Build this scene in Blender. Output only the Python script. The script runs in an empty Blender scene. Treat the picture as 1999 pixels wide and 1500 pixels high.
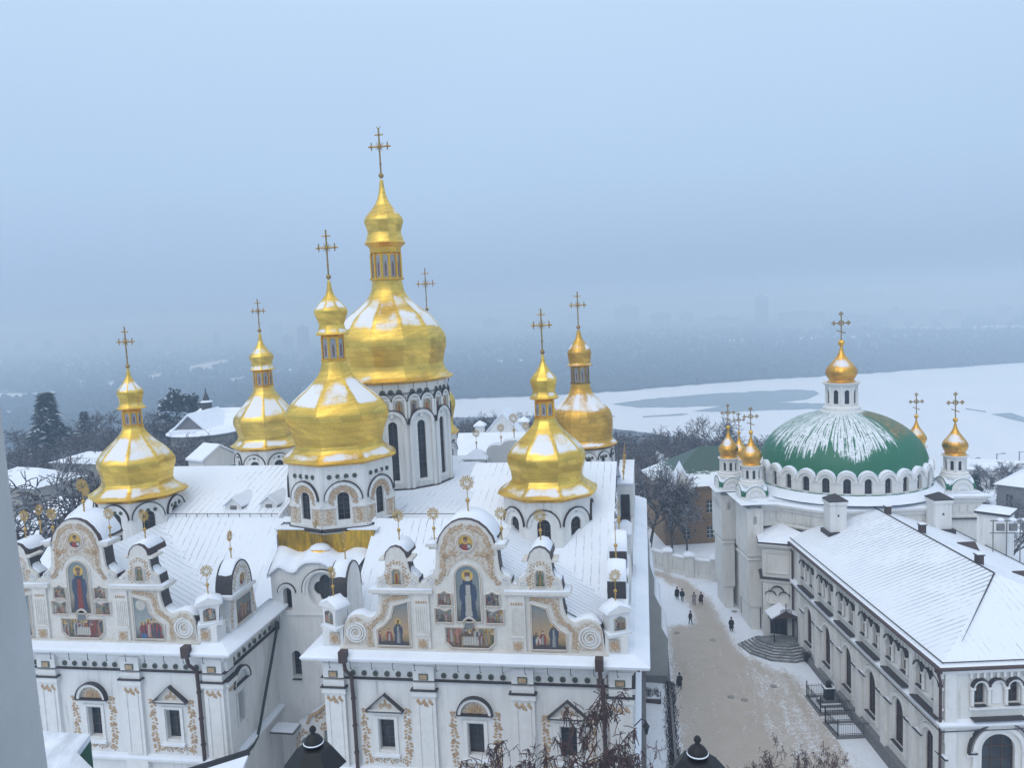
import bpy, bmesh, math, random
from mathutils import Vector, Matrix, noise
from mathutils.geometry import tessellate_polygon
random.seed(7)
PI = math.pi
S = bpy.context.scene
COL = S.collection

# ------------------------------------------------------------------ camera
CAMZ = 40.0
YAW, PITCH, ROLL, FPX = map(float, (9.5, 5.4, 2.5, 1555))
_y, _p, _r = map(math.radians, (YAW, PITCH, ROLL))
FW = Vector((-math.sin(_y)*math.cos(_p), math.cos(_y)*math.cos(_p), -math.sin(_p)))
_rt = Vector((math.cos(_y), math.sin(_y), 0)); _up = _rt.cross(FW)
RT = _rt*math.cos(_r) - _up*math.sin(_r)
UP = _rt*math.sin(_r) + _up*math.cos(_r)
cam = bpy.data.cameras.new('camera'); camo = bpy.data.objects.new('camera', cam); COL.objects.link(camo)
cam.sensor_width = 36; cam.sensor_fit = 'HORIZONTAL'; cam.lens = FPX/1999*36
cam.clip_start = 0.1; cam.clip_end = 40000
camo.matrix_world = Matrix(((RT.x, UP.x, -FW.x, 0), (RT.y, UP.y, -FW.y, 0), (RT.z, UP.z, -FW.z, CAMZ), (0, 0, 0, 1)))
S.camera = camo

# ------------------------------------------------------------------ world, sun, exposure
SUN_EL, SUN_AZ = math.radians(48), math.radians(200)   # azimuth clockwise from +Y
W = bpy.data.worlds.new('World'); S.world = W; W.use_nodes = True
nt = W.node_tree; nt.nodes.clear()
out = nt.nodes.new('ShaderNodeOutputWorld'); bg = nt.nodes.new('ShaderNodeBackground')
sky = nt.nodes.new('ShaderNodeTexSky'); sky.sky_type = 'NISHITA'; sky.sun_disc = False
sky.sun_elevation = SUN_EL; sky.sun_rotation = SUN_AZ; sky.dust_density = 4.0; sky.air_density = 1.5
tc = nt.nodes.new('ShaderNodeTexCoord'); sep = nt.nodes.new('ShaderNodeSeparateXYZ')
ramp = nt.nodes.new('ShaderNodeValToRGB')
nt.links.new(tc.outputs['Generated'], sep.inputs[0]); nt.links.new(sep.outputs['Z'], ramp.inputs[0])
els = ramp.color_ramp.elements
els[0].position = 0.0; els[0].color = (.365, .51, .745, 1)
els[1].position = 1.0; els[1].color = (.95, 1.05, 1.2, 1)
for pos, c in ((.06, (.385, .54, .785, 1)), (.16, (.47, .65, .905, 1)), (.34, (.555, .745, .985, 1)), (.6, (.80, .95, 1.14, 1))):
    e = els.new(pos); e.color = c
# cloud unevenness
nz = nt.nodes.new('ShaderNodeTexNoise'); nz.inputs['Scale'].default_value = 2.2; nz.inputs['Detail'].default_value = 3
mpv = nt.nodes.new('ShaderNodeMapping'); mpv.inputs['Scale'].default_value = (1, 1, 3)
nt.links.new(tc.outputs['Generated'], mpv.inputs[0]); nt.links.new(mpv.outputs[0], nz.inputs['Vector'])
mr = nt.nodes.new('ShaderNodeMapRange'); mr.inputs['To Min'].default_value = 9.6; mr.inputs['To Max'].default_value = 10.4
nt.links.new(nz.outputs['Fac'], mr.inputs['Value'])
vm = nt.nodes.new('ShaderNodeVectorMath'); vm.operation = 'SCALE'
nt.links.new(ramp.outputs[0], vm.inputs[0]); nt.links.new(mr.outputs[0], vm.inputs['Scale'])
mx = nt.nodes.new('ShaderNodeMix'); mx.data_type = 'RGBA'; mx.inputs['Factor'].default_value = .92
nt.links.new(sky.outputs[0], mx.inputs[6]); nt.links.new(vm.outputs[0], mx.inputs[7])
nt.links.new(mx.outputs[2], bg.inputs['Color']); bg.inputs['Strength'].default_value = .1
nt.links.new(bg.outputs[0], out.inputs[0])
sl = bpy.data.lights.new('sun', 'SUN'); sl.energy = .95; sl.angle = math.radians(50); sl.color = (1, .96, .9)
so = bpy.data.objects.new('sun', sl); COL.objects.link(so); so.location = (-30, -40, 120)
_sd = Vector((math.sin(SUN_AZ)*math.cos(SUN_EL), math.cos(SUN_AZ)*math.cos(SUN_EL), math.sin(SUN_EL)))
so.rotation_euler = _sd.to_track_quat('Z', 'Y').to_euler()
S.view_settings.view_transform = 'Standard'; S.view_settings.look = 'None'
S.view_settings.exposure = 0.0; S.view_settings.gamma = 1.0
S.cycles.max_bounces = 6; S.cycles.volume_bounces = 1
S.cycles.use_denoising = True

# ------------------------------------------------------------------ pixel helpers (photo pixels -> points on real planes)
def ray(px, py): return FW*FPX + RT*(px-999.5) - UP*(py-750)
def atZ(px, py, z=0.0):
    d = ray(px, py); t = (z-CAMZ)/d.z; return Vector((0, 0, CAMZ)) + d*t
def atY(px, py, y):
    d = ray(px, py); t = y/d.y; return Vector((0, 0, CAMZ)) + d*t

# ------------------------------------------------------------------ materials
MATS = {}
def N(nt, t, **kw):
    n = nt.nodes.new('ShaderNode'+t)
    for k, v in kw.items(): setattr(n, k, v)
    return n
def mat(name, base, rough=.8, metal=0.0, col2=None, scale=3.0, amt=1.0, bump=0.0, bscale=20.0, spec=.3, detail=5, stretch=None, streak=0):
    if name in MATS: return MATS[name]
    m = bpy.data.materials.new(name); m.use_nodes = True; t = m.node_tree; b = t.nodes['Principled BSDF']
    b.inputs['Roughness'].default_value = rough; b.inputs['Metallic'].default_value = metal
    b.inputs['Specular IOR Level'].default_value = spec
    b.inputs['Base Color'].default_value = (*base, 1)
    co = N(t, 'TexCoord'); vec = co.outputs['Object']
    if stretch:
        mp = N(t, 'Mapping'); mp.inputs['Scale'].default_value = stretch; t.links.new(vec, mp.inputs[0]); vec = mp.outputs[0]
    if col2:
        n = N(t, 'TexNoise'); n.inputs['Scale'].default_value = scale; n.inputs['Detail'].default_value = detail; n.inputs['Roughness'].default_value = .65
        t.links.new(vec, n.inputs['Vector'])
        r = N(t, 'ValToRGB'); r.color_ramp.elements[0].position = .5-.2*amt; r.color_ramp.elements[1].position = .5+.2*amt
        r.color_ramp.elements[0].color = (*base, 1); r.color_ramp.elements[1].color = (*col2, 1)
        t.links.new(n.outputs['Fac'], r.inputs[0]); last = r.outputs[0]
        if streak:   # rain stains running down the wall, and fine blotches of old repaint
            dirt = mth(t, 'MULTIPLY', sstep(t, noi(t, co.outputs['Object'], 1.0, 6, .7, (2.6, 2.6, .16)), .50, .72), sstep(t, noi(t, co.outputs['Object'], .35, 4, .6), .40, .62))
            last = mixc(t, mth(t, 'MULTIPLY', dirt, streak), last, tuple(.62*x for x in col2))
        t.links.new(last, b.inputs['Base Color'])
    if bump:
        n = N(t, 'TexNoise'); n.inputs['Scale'].default_value = bscale; n.inputs['Detail'].default_value = 4
        t.links.new(co.outputs['Object'], n.inputs['Vector'])
        bp = N(t, 'Bump'); bp.inputs['Strength'].default_value = bump; bp.inputs['Distance'].default_value = .05
        t.links.new(n.outputs['Fac'], bp.inputs['Height']); t.links.new(bp.outputs[0], b.inputs['Normal'])
    MATS[name] = m; return m

def mth(t, op, a, b=None, c=None):
    n = N(t, 'Math', operation=op)
    for i, x in enumerate((a, b, c)):
        if x is None: continue
        if isinstance(x, (int, float)): n.inputs[i].default_value = x
        else: t.links.new(x, n.inputs[i])
    return n.outputs[0]
def sstep(t, x, lo, hi):
    n = N(t, 'MapRange', interpolation_type='SMOOTHSTEP'); n.inputs['From Min'].default_value = lo; n.inputs['From Max'].default_value = hi
    t.links.new(x, n.inputs['Value']); return n.outputs[0]
def noi(t, vec, scale, detail=4, rough=.6, stretch=None):
    if stretch:
        mp = N(t, 'Mapping'); mp.inputs['Scale'].default_value = stretch; t.links.new(vec, mp.inputs[0]); vec = mp.outputs[0]
    n = N(t, 'TexNoise'); n.inputs['Scale'].default_value = scale; n.inputs['Detail'].default_value = detail; n.inputs['Roughness'].default_value = rough
    t.links.new(vec, n.inputs['Vector']); return n.outputs['Fac']
def mixc(t, f, a, b):
    n = N(t, 'Mix', data_type='RGBA')
    if isinstance(f, (int, float)): n.inputs[0].default_value = f
    else: t.links.new(f, n.inputs[0])
    for i, x in ((6, a), (7, b)):
        if isinstance(x, tuple): n.inputs[i].default_value = (*x, 1)
        else: t.links.new(x, n.inputs[i])
    return n.outputs[2]

SNOW = (.80, .84, .90)
def roof_snow(name, axis, pitch=.6, metal=(.20, .23, .27), cover=.5, dash=False, width=.07, zfade=None):
    """snow lying on standing-seam metal; seams are lines of constant `axis` (0 x,1 y)"""
    m = bpy.data.materials.new(name); m.use_nodes = True; t = m.node_tree; b = t.nodes['Principled BSDF']
    b.inputs['Roughness'].default_value = .75; b.inputs['Specular IOR Level'].default_value = .2
    co = N(t, 'TexCoord').outputs['Object']; sp = N(t, 'SeparateXYZ'); t.links.new(co, sp.inputs[0])
    x = sp.outputs[axis]
    wob = noi(t, co, .8, 2); x = mth(t, 'ADD', x, mth(t, 'MULTIPLY', wob, .25))
    f = mth(t, 'FRACT', mth(t, 'DIVIDE', x, pitch))
    e = mth(t, 'MINIMUM', f, mth(t, 'SUBTRACT', 1.0, f))
    line = mth(t, 'SUBTRACT', 1.0, sstep(t, e, width*.2, width))
    st = (1, 1, 1)
    patch = noi(t, co, .22, 4, .6)
    fine = noi(t, co, 3.0 if dash else 1.6, 4, .7, (.6, 2.2, 1) if (dash and axis == 1) else None)
    mask = sstep(t, mth(t, 'ADD', mth(t, 'MULTIPLY', patch, .7), mth(t, 'MULTIPLY', fine, .5)), .62-.2*cover, .80-.2*cover)
    fac = mth(t, 'MULTIPLY', line, mask)
    tone = mixc(t, noi(t, co, .35, 5), SNOW, (.72, .77, .85))
    if zfade: fac = mth(t, 'MULTIPLY', fac, sstep(t, mth(t, 'ADD', sp.outputs[2], mth(t, 'MULTIPLY', mth(t, 'SUBTRACT', noi(t, co, .3, 4), .5), 2.2)), zfade[0], zfade[1]))
    c = mixc(t, mth(t, 'MULTIPLY', fac, .85), tone, metal)
    t.links.new(c, b.inputs['Base Color'])
    bp = N(t, 'Bump'); bp.inputs['Strength'].default_value = .35; bp.inputs['Distance'].default_value = .06
    hh = mth(t, 'ADD', mth(t, 'MULTIPLY', sstep(t, e, 0, .35), -.5), noi(t, co, 2.5, 5))
    t.links.new(hh, bp.inputs['Height']); t.links.new(bp.outputs[0], b.inputs['Normal'])
    MATS[name] = m; return m

def gold_mat(name, base, dark, panel=.9, rough=.3):
    """gilded sheets; vertex attribute `snow` says where snow has stuck"""
    m = bpy.data.materials.new(name); m.use_nodes = True; t = m.node_tree; b = t.nodes['Principled BSDF']; o = t.nodes['Material Output']
    co = N(t, 'TexCoord'); uv = co.outputs['UV']; ob = co.outputs['Object']
    br = N(t, 'TexBrick'); br.inputs['Scale'].default_value = 1.0; br.inputs['Mortar Size'].default_value = .012
    br.inputs['Color1'].default_value = (.70, .68, .64, 1); br.inputs['Color2'].default_value = (1, 1, 1, 1); br.inputs['Mortar'].default_value = (.5, .45, .35, 1)
    br.inputs['Brick Width'].default_value = panel; br.inputs['Row Height'].default_value = panel*.55; br.inputs['Bias'].default_value = 0
    t.links.new(uv, br.inputs['Vector'])
    c = mixc(t, sstep(t, noi(t, ob, .5, 3, .5), .35, .95), base, dark)
    mu = N(t, 'Mix', data_type='RGBA', blend_type='MULTIPLY'); mu.inputs[0].default_value = .8
    t.links.new(c, mu.inputs[6]); t.links.new(br.outputs['Color'], mu.inputs[7])
    t.links.new(mu.outputs[2], b.inputs['Base Color']); b.inputs['Metallic'].default_value = 1
    rg = mth(t, 'ADD', mth(t, 'MULTIPLY', noi(t, ob, 2.0, 4), .25), rough-.1); t.links.new(rg, b.inputs['Roughness'])
    bp = N(t, 'Bump'); bp.inputs['Strength'].default_value = .25; bp.inputs['Distance'].default_value = .05
    t.links.new(mth(t, 'ADD', noi(t, ob, 1.3, 3), mth(t, 'MULTIPLY', br.outputs['Fac'], -.3)), bp.inputs['Height']); t.links.new(bp.outputs[0], b.inputs['Normal'])
    s2 = N(t, 'BsdfPrincipled'); s2.inputs['Base Color'].default_value = (.80, .82, .86, 1); s2.inputs['Roughness'].default_value = .8
    at = N(t, 'Attribute', attribute_name='snow')
    f = sstep(t, mth(t, 'ADD', at.outputs['Fac'], mth(t, 'MULTIPLY', mth(t, 'SUBTRACT', noi(t, ob, 2.6, 8, .85), .5), 1.3)), .32, .92); f = mth(t, 'MULTIPLY', f, .93)
    ms = N(t, 'MixShader'); t.links.new(f, ms.inputs[0]); t.links.new(b.outputs[0], ms.inputs[1]); t.links.new(s2.outputs[0], ms.inputs[2])
    t.links.new(ms.outputs[0], o.inputs['Surface'])
    MATS[name] = m; return m

M_SNOW = mat('snow', SNOW, .75, col2=(.72, .77, .86), scale=.5, bump=.35, bscale=3.0, spec=.2)
M_WHITE = mat('white_plaster', (.75, .75, .74), .9, col2=(.61, .61, .595), scale=.9, amt=1.2, bump=.15, bscale=12, stretch=(1.4, 1.4, .22), detail=8, streak=.75)
M_GABLE = mat('gable_plaster', (.70, .68, .64), .9, col2=(.57, .54, .49), scale=2.2, amt=1.2, bump=.2, bscale=10)
M_WHITE2 = mat('white_trim', (.75, .75, .74), .85, col2=(.64, .635, .62), scale=2.0, amt=1.3)
M_CREAM = mat('whitewashed_brick', (.75, .745, .725), .9, col2=(.60, .59, .56), scale=.8, amt=1.4, bump=.25, bscale=9, stretch=(1, 1, .4), streak=.7)
M_DARKMETAL = mat('dark_flashing', (.035, .033, .036), .55, col2=(.06, .05, .05), scale=4)
M_BROWNMETAL = mat('brown_metal', (.05, .032, .030), .5, col2=(.08, .05, .045), scale=3)
M_GLASS = mat('dark_glass', (.010, .011, .014), .25, spec=.25, col2=(.05, .058, .07), scale=.45, amt=.9)  # paler noise tone puts a faint pane reflection into the colour
M_STUCCO = mat('gilded_stucco', (.52, .38, .24), .7, col2=(.36, .24, .14), scale=5, metal=.05)
M_TAN = mat('tan_ornament_ground', (.60, .56, .50), .85, col2=(.42, .33, .24), scale=6.5, amt=.6, bump=.7, bscale=8, detail=3)
M_FRAMEW = mat('window_frame_paint', (.075, .062, .058), .6)
M_GREEN = mat('green_ceramic', (.06, .10, .085), .35, col2=(.12, .14, .10), scale=14)
M_GOLDP = mat('gold_plain', (.95, .56, .07), .35, 1.0, col2=(.62, .33, .05), scale=5)
M_GOLDO = mat('dull_gold_cross', (.50, .32, .10), .45, 1.0, col2=(.20, .14, .06), scale=6)
M_SUNB = mat('dull_gilt_sunburst', (.66, .44, .13), .5, 1.0, col2=(.40, .26, .09), scale=6)
M_IRON = mat('wrought_iron', (.018, .018, .02), .5)
M_STONE = mat('grey_stone', (.20, .20, .20), .85, col2=(.13, .13, .14), scale=3, bump=.3)
M_BARK = mat('bark', (.045, .036, .034), .9, col2=(.075, .062, .06), scale=6)
M_TWIG = mat('twig', (.040, .030, .031), .9, col2=(.075, .056, .055), scale=2)
M_TWIGSNOW = mat('snowy_twig', (.32, .34, .38), .9, col2=(.10, .09, .095), scale=4, amt=.8)
M_NEEDLE = mat('conifer_needles', (.012, .022, .019), .9, col2=(.024, .038, .032), scale=1.5)
def attr_mat(name, rough=.75):
    m = bpy.data.materials.new(name); m.use_nodes = True; t = m.node_tree; b = t.nodes['Principled BSDF']
    a = N(t, 'VertexColor', layer_name='Col'); co = N(t, 'TexCoord').outputs['Object']
    c = mixc(t, mth(t, 'MULTIPLY', noi(t, co, 6, 4), .45), a.outputs[0], (.10, .085, .07))
    t.links.new(c, b.inputs['Base Color']); b.inputs['Roughness'].default_value = rough
    MATS[name] = m; return m
M_PAINT = attr_mat('mural_paint')

# ------------------------------------------------------------------ mesh helpers
class Fr:
    """local wall frame: a along, b up, c outwards"""
    def __init__(s, o, u, v=(0, 0, 1), n=None):
        s.o = Vector(o); s.u = Vector(u).normalized(); s.v = Vector(v).normalized()
        s.n = Vector(n) if n is not None else s.u.cross(s.v)
    def p(s, a, b, c=0.0): return s.o + s.u*a + s.v*b + s.n*c
    def shift(s, a, b, c=0.0): return Fr(s.p(a, b, c), s.u, s.v, s.n)

ROOT = {}
def ring2d(poly):
    A = sum(poly[i][0]*poly[(i+1) % len(poly)][1]-poly[(i+1) % len(poly)][0]*poly[i][1] for i in range(len(poly)))
    return list(poly) if A > 0 else list(poly)[::-1]
class MB:
    def __init__(s): s.v = []; s.f = []; s.m = []; s.uv = {}; s.col = None; s.att = None
    def add(s, vs, fs, mat=0):
        o = len(s.v); s.v += [tuple(x) for x in vs]; s.f += [tuple(i+o for i in f) for f in fs]; s.m += [mat]*len(fs); return o
    def quad(s, a, b, c, d, mat=0): s.add((a, b, c, d), ((0, 1, 2, 3),), mat)
    def box(s, x0, x1, y0, y1, z0, z1, mat=0, fr=None):
        P = [(x, y, z) for z in (z0, z1) for y in (y0, y1) for x in (x0, x1)]
        if fr: P = [fr.p(x, z, y) for (x, y, z) in P]   # in a frame: x along, y outwards, z up
        s.add(P, ((0, 2, 3, 1), (4, 5, 7, 6), (0, 1, 5, 4), (2, 6, 7, 3), (0, 4, 6, 2), (1, 3, 7, 5)), mat)
    def prism(s, poly, fr, c0, c1, mat=0, holes=(), front=True, back=True, hmat=None):
        """polygon in frame (a,b) extruded from c0 (back) to c1 (front)"""
        poly = ring2d(poly); hs = [ring2d(h)[::-1] for h in holes]
        loops = [poly]+hs; flat = [p for l in loops for p in l]
        tris = tessellate_polygon([[Vector((p[0], p[1], 0)) for p in l] for l in loops])
        n = len(flat)
        o = s.add([fr.p(p[0], p[1], c1) for p in flat]+[fr.p(p[0], p[1], c0) for p in flat], (), mat)
        fs = []
        if front: fs += [tuple(i+o for i in t) for t in tris]
        if back: fs += [tuple(i+o+n for i in t[::-1]) for t in tris]
        s.f += fs; s.m += [mat]*len(fs)
        k = 0
        for li, l in enumerate(loops):
            L = len(l)
            for i in range(L):
                j = (i+1) % L
                s.f.append((o+k+i, o+n+k+i, o+n+k+j, o+k+j)); s.m.append(mat if li == 0 or hmat is None else hmat)
            k += L
    def tube(s, pts, r, n=6, mat=0, cap=True, r1=None):
        pts = [Vector(p) for p in pts]; K = len(pts); rings = []
        prev = None
        for i, p in enumerate(pts):
            d = (pts[min(i+1, K-1)]-pts[max(i-1, 0)])
            if d.length < 1e-9: d = Vector((0, 0, 1))
            d.normalize()
            if prev is None:
                a = d.orthogonal().normalized()
            else:
                a = (prev-d*prev.dot(d))
                a = a.normalized() if a.length > 1e-6 else d.orthogonal().normalized()
            prev = a; b = d.cross(a)
            rr = r if r1 is None else r+(r1-r)*i/(K-1)
            rings.append([p+(a*math.cos(2*PI*k/n)+b*math.sin(2*PI*k/n))*rr for k in range(n)])
        o = s.add([q for rg in rings for q in rg], (), mat); fs = []
        for i in range(K-1):
            for k in range(n):
                k2 = (k+1) % n; fs.append((o+i*n+k, o+i*n+k2, o+(i+1)*n+k2, o+(i+1)*n+k))
        if cap: fs += [tuple(o+k for k in range(n))[::-1], tuple(o+(K-1)*n+k for k in range(n))]
        s.f += fs; s.m += [mat]*len(fs)
    def lathe(s, prof, n, c, mat=0, rot=0.0, cap=True):
        """prof: (r,z) list; c: centre (x,y)"""
        K = len(prof)
        o = s.add([(c[0]+r*math.cos(rot+2*PI*k/n), c[1]+r*math.sin(rot+2*PI*k/n), z) for r, z in prof for k in range(n)], (), mat); fs = []
        for i in range(K-1):
            for k in range(n):
                k2 = (k+1) % n; fs.append((o+i*n+k, o+i*n+k2, o+(i+1)*n+k2, o+(i+1)*n+k))
        if cap: fs += [tuple(o+k for k in range(n))[::-1], tuple(o+(K-1)*n+k for k in range(n))]
        s.f += fs; s.m += [mat]*len(fs)
    def ball(s, c, r, mat=0, n=10, sq=1.0):
        c = Vector(c); prof = [(max(1e-3, r*math.sin(PI*i/7)), c.z-r*sq*math.cos(PI*i/7)) for i in range(8)]
        s.lathe(prof, n, (c.x, c.y), mat)
    def molding(s, path, prof, mat=0, closed=False):
        """sweep profile (out,z) along a plan path; outwards = right of travel"""
        P = [Vector((p[0], p[1])) for p in path]; K = len(P); rings = []
        for i in range(K):
            a = P[(i-1) % K] if (closed or i > 0) else None; b = P[(i+1) % K] if (closed or i < K-1) else None
            ns = []
            if a is not None: d = (P[i]-a).normalized(); ns.append(Vector((d.y, -d.x)))
            if b is not None: d = (b-P[i]).normalized(); ns.append(Vector((d.y, -d.x)))
            if len(ns) == 2:
                m = ns[0]+ns[1]
                m = m/max(.2, m.length_squared)*2 if m.length > 1e-4 else ns[0]
            else: m = ns[0]
            rings.append([(P[i].x+m.x*o, P[i].y+m.y*o, z) for o, z in prof])
        L = len(prof); o = s.add([q for r in rings for q in r], (), mat); fs = []
        for i in range(K if closed else K-1):
            i2 = (i+1) % K
            for k in range(L-1): fs.append((o+i*L+k, o+i2*L+k, o+i2*L+k+1, o+i*L+k+1))
        if not closed: fs += [tuple(o+k for k in range(L)), tuple(o+(K-1)*L+k for k in range(L))[::-1]]
        s.f += fs; s.m += [mat]*len(fs)
    def arc(s, fr, ca, cb, r0, r1, c0, c1, a0=0.0, a1=PI, n=14, mat=0):
        pts = [(ca+r1*math.cos(a0+(a1-a0)*i/n), cb+r1*math.sin(a0+(a1-a0)*i/n)) for i in range(n+1)]
        pin = [(ca+r0*math.cos(a0+(a1-a0)*i/n), cb+r0*math.sin(a0+(a1-a0)*i/n)) for i in range(n+1)]
        for i in range(n):
            q = [pts[i], pts[i+1], pin[i+1], pin[i]]
            F = [fr.p(*p, c1) for p in q]; B = [fr.p(*p, c0) for p in q]
            s.add(F+B, ((0, 1, 2, 3), (7, 6, 5, 4), (0, 4, 5, 1), (2, 6, 7, 3)), mat)
    def strip(s, fr, pts, w, c0, c1, mat=0, closed=False):
        """flat ribbon of width w along an (a,b) polyline, raised from c0 to c1"""
        P = [Vector(p) for p in pts]; K = len(P); Lf = []; Rt = []
        for i in range(K):
            a = P[(i-1) % K] if (closed or i > 0) else P[i]; b = P[(i+1) % K] if (closed or i < K-1) else P[i]
            d = b-a; d = d.normalized() if d.length > 1e-9 else Vector((1, 0)); nn = Vector((-d.y, d.x))*w/2
            Lf.append(P[i]+nn); Rt.append(P[i]-nn)
        for i in range(K if closed else K-1):
            j = (i+1) % K; q = [Rt[i], Rt[j], Lf[j], Lf[i]]
            s.add([fr.p(p.x, p.y, c1) for p in q]+[fr.p(p.x, p.y, c0) for p in q], ((0, 1, 2, 3), (0, 4, 5, 1), (2, 6, 7, 3), (0, 3, 7, 4), (1, 5, 6, 2)), mat)
    def build(s, name, mats, parent=None, smooth=False, fix=True, label=None):
        me = bpy.data.meshes.new(name)
        off = ROOT.get(parent.name, Vector((0, 0, 0))) if parent is not None else Vector((0, 0, 0))
        me.from_pydata([(x-off.x, y-off.y, z-off.z) for x, y, z in s.v], [], s.f)
        if not isinstance(mats, (list, tuple)): mats = [mats]
        for m in mats: me.materials.append(m)
        me.polygons.foreach_set('material_index', s.m)
        if smooth: me.polygons.foreach_set('use_smooth', [True]*len(s.f))
        if s.att is not None:
            a = me.attributes.new('snow', 'FLOAT', 'POINT'); a.data.foreach_set('value', s.att)
        if s.col is not None:
            a = me.color_attributes.new('Col', 'FLOAT_COLOR', 'POINT'); a.data.foreach_set('color', [c for q in s.col for c in (*q, 1.0)])
        if s.uv:
            ul = me.uv_layers.new(name='UVMap')
            for pi, us in s.uv.items():
                pl = me.polygons[pi]
                for li, u in zip(pl.loop_indices, us): ul.data[li].uv = u
        if fix and s.col is None and s.att is None:
            bm = bmesh.new(); bm.from_mesh(me); bmesh.ops.recalc_face_normals(bm, faces=bm.faces); bm.to_mesh(me); bm.free()
        me.update()
        o = bpy.data.objects.new(name, me); COL.objects.link(o)
        if parent is not None:
            o.parent = parent; ROOT[o.name] = off
        if label: o['label'] = label
        return o
def thing(name, loc, label, cat, group=None, rz=0.0, local=False):
    o = bpy.data.objects.new(name, None); COL.objects.link(o); o.location = loc; o.rotation_euler = (0, 0, rz); o.empty_display_size = .5
    o['label'] = label; o['category'] = cat
    if group: o['group'] = group
    ROOT[o.name] = Vector((0, 0, 0)) if (local or rz) else Vector(loc)
    return o
def tag(o, label, cat, group=None):
    o['label'] = label; o['category'] = cat
    if group: o['group'] = group
    return o
def struct(o, kind='structure'): o['kind'] = kind; return o
def copy_tree(o, parent=None, loc=None, rz=None, sc=None):
    c = o.copy(); COL.objects.link(c)
    if parent is not None: c.parent = parent
    if loc is not None: c.location = loc
    if rz is not None: c.rotation_euler = (0, 0, rz)
    if sc is not None: c.scale = (sc, sc, sc) if not isinstance(sc, tuple) else sc
    for ch in list(o.children): copy_tree(ch, c)
    return c
def arcpts(ca, cb, r, a0, a1, n=12): return [(ca+r*math.cos(a0+(a1-a0)*i/n), cb+r*math.sin(a0+(a1-a0)*i/n)) for i in range(n+1)]
def archpoly(ca, w, b0, b1, n=10):
    r = w/2; return [(ca-r, b0), (ca+r, b0)]+arcpts(ca, b1-r, r, 0, PI, n)

# ================================================================== THE SETTING: terrain, river, far bank
def smooth(a, b, x):
    t = max(0., min(1., (x-a)/(b-a))); return t*t*(3-2*t)
def gz(x, y):
    z = -.9*(1-smooth(58, 95, y)) if x > 5 else -.9*(1-smooth(58, 95, y))*smooth(-2, 5, x)
    z -= 89*smooth(165, 430, y+.15*x)
    if 160 < y < 900: z += 3*noise.noise(Vector((x*.02, y*.02, 0)))*smooth(160, 260, y)*(1-smooth(400, 500, y))
    return z
def make_ground():
    xs = [-9000, -6000, -4000, -2500, -1500, -900, -600, -400, -300, -240, -200]+[-168+6*i for i in range(60)]+[200, 240, 300, 400, 600, 900, 1500, 2500, 4000, 6000, 9000]
    ys = [-60, -20]+[5*i for i in range(0, 120)]+[620, 680, 760, 900, 1200, 1600, 2200, 3000, 4000, 5500, 7900]
    vs = [(x, y, gz(x, y)-(.35 if -2 < x < 24 and 38 < y < 125 else 0)) for y in ys for x in xs]; nx = len(xs)
    fs = [(j*nx+i, j*nx+i+1, (j+1)*nx+i+1, (j+1)*nx+i) for j in range(len(ys)-1) for i in range(nx-1)]
    m = bpy.data.materials.new('ground_snow_and_forest_floor'); m.use_nodes = True; t = m.node_tree; b = t.nodes['Principled BSDF']; b.inputs['Roughness'].default_value = .9
    co = N(t, 'TexCoord').outputs['Object']; sp = N(t, 'SeparateXYZ'); t.links.new(co, sp.inputs[0])
    far = sstep(t, sp.outputs[1], 150, 300)
    brown = mixc(t, noi(t, co, .05, 6), (.05, .05, .052), (.105, .105, .115))
    sn = mixc(t, noi(t, co, .4, 5), SNOW, (.70, .75, .83))
    patch = sstep(t, noi(t, co, .004, 5, .6, (1, .45, 1)), .61, .68)
    c = mixc(t, mth(t, 'MULTIPLY', far, mth(t, 'SUBTRACT', 1.0, patch)), sn, brown)
    t.links.new(c, b.inputs['Base Color'])
    bp = N(t, 'Bump'); bp.inputs['Strength'].default_value = .3; bp.inputs['Distance'].default_value = .1
    t.links.new(noi(t, co, 1.5, 5), bp.inputs['Height']); t.links.new(bp.outputs[0], b.inputs['Normal'])
    mb = MB(); mb.add(vs, fs); struct(mb.build('ground', m, smooth=True, fix=False))
make_ground()
RZ = -88.5
far_shore = [(700, 792), (860, 783), (900, 779), (1000, 776), (1100, 771), (1200, 765), (1300, 756), (1400, 748), (1500, 741), (1600, 735), (1700, 729), (1800, 722), (1999, 708), (2300, 688)]
near_shore = [(2300, 1010), (1999, 962), (1850, 930), (1600, 895), (1400, 862), (1200, 838), (1090, 820), (1000, 813), (900, 815), (700, 822)]
def sheet(name, px, z, m, jit=1.0):
    P = []
    for i in range(len(px)):
        a, b = Vector(px[i]), Vector(px[(i+1) % len(px)])
        n = max(2, int((b-a).length/8))
        for k in range(n):
            q = a.lerp(b, k/n); q.y += jit*(noise.noise(Vector((q.x*.05, q.y*.05, z)))*2+noise.noise(Vector((q.x*.2, q.y*.2, z))))
            P.append(atZ(q.x, q.y, z))
    mb = MB(); tr = tessellate_polygon([[Vector((p.x, p.y, 0)) for p in P]])
    mb.add([tuple(p) for p in P], [tuple(t) for t in tr]); return struct(mb.build(name, m, fix=False))
M_ICE = mat('river_ice_snow', (.82, .86, .92), .7, col2=(.70, .76, .85), scale=.012, detail=8, amt=1.3, stretch=(1, .4, 1))
M_WATER = mat('open_water', (.10, .14, .17), .25, col2=(.16, .20, .23), scale=.03, spec=.5)
sheet('river_ice', far_shore+near_shore, RZ, M_ICE, 1.0)
sheet('water', [(1195, 790), (1260, 780), (1400, 768), (1540, 761), (1588, 762), (1600, 768), (1575, 780), (1520, 786), (1640, 789), (1640, 798), (1520, 800), (1430, 805), (1352, 804), (1385, 797), (1410, 791), (1330, 795), (1250, 796)], RZ+.3, M_WATER, .8)
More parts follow.
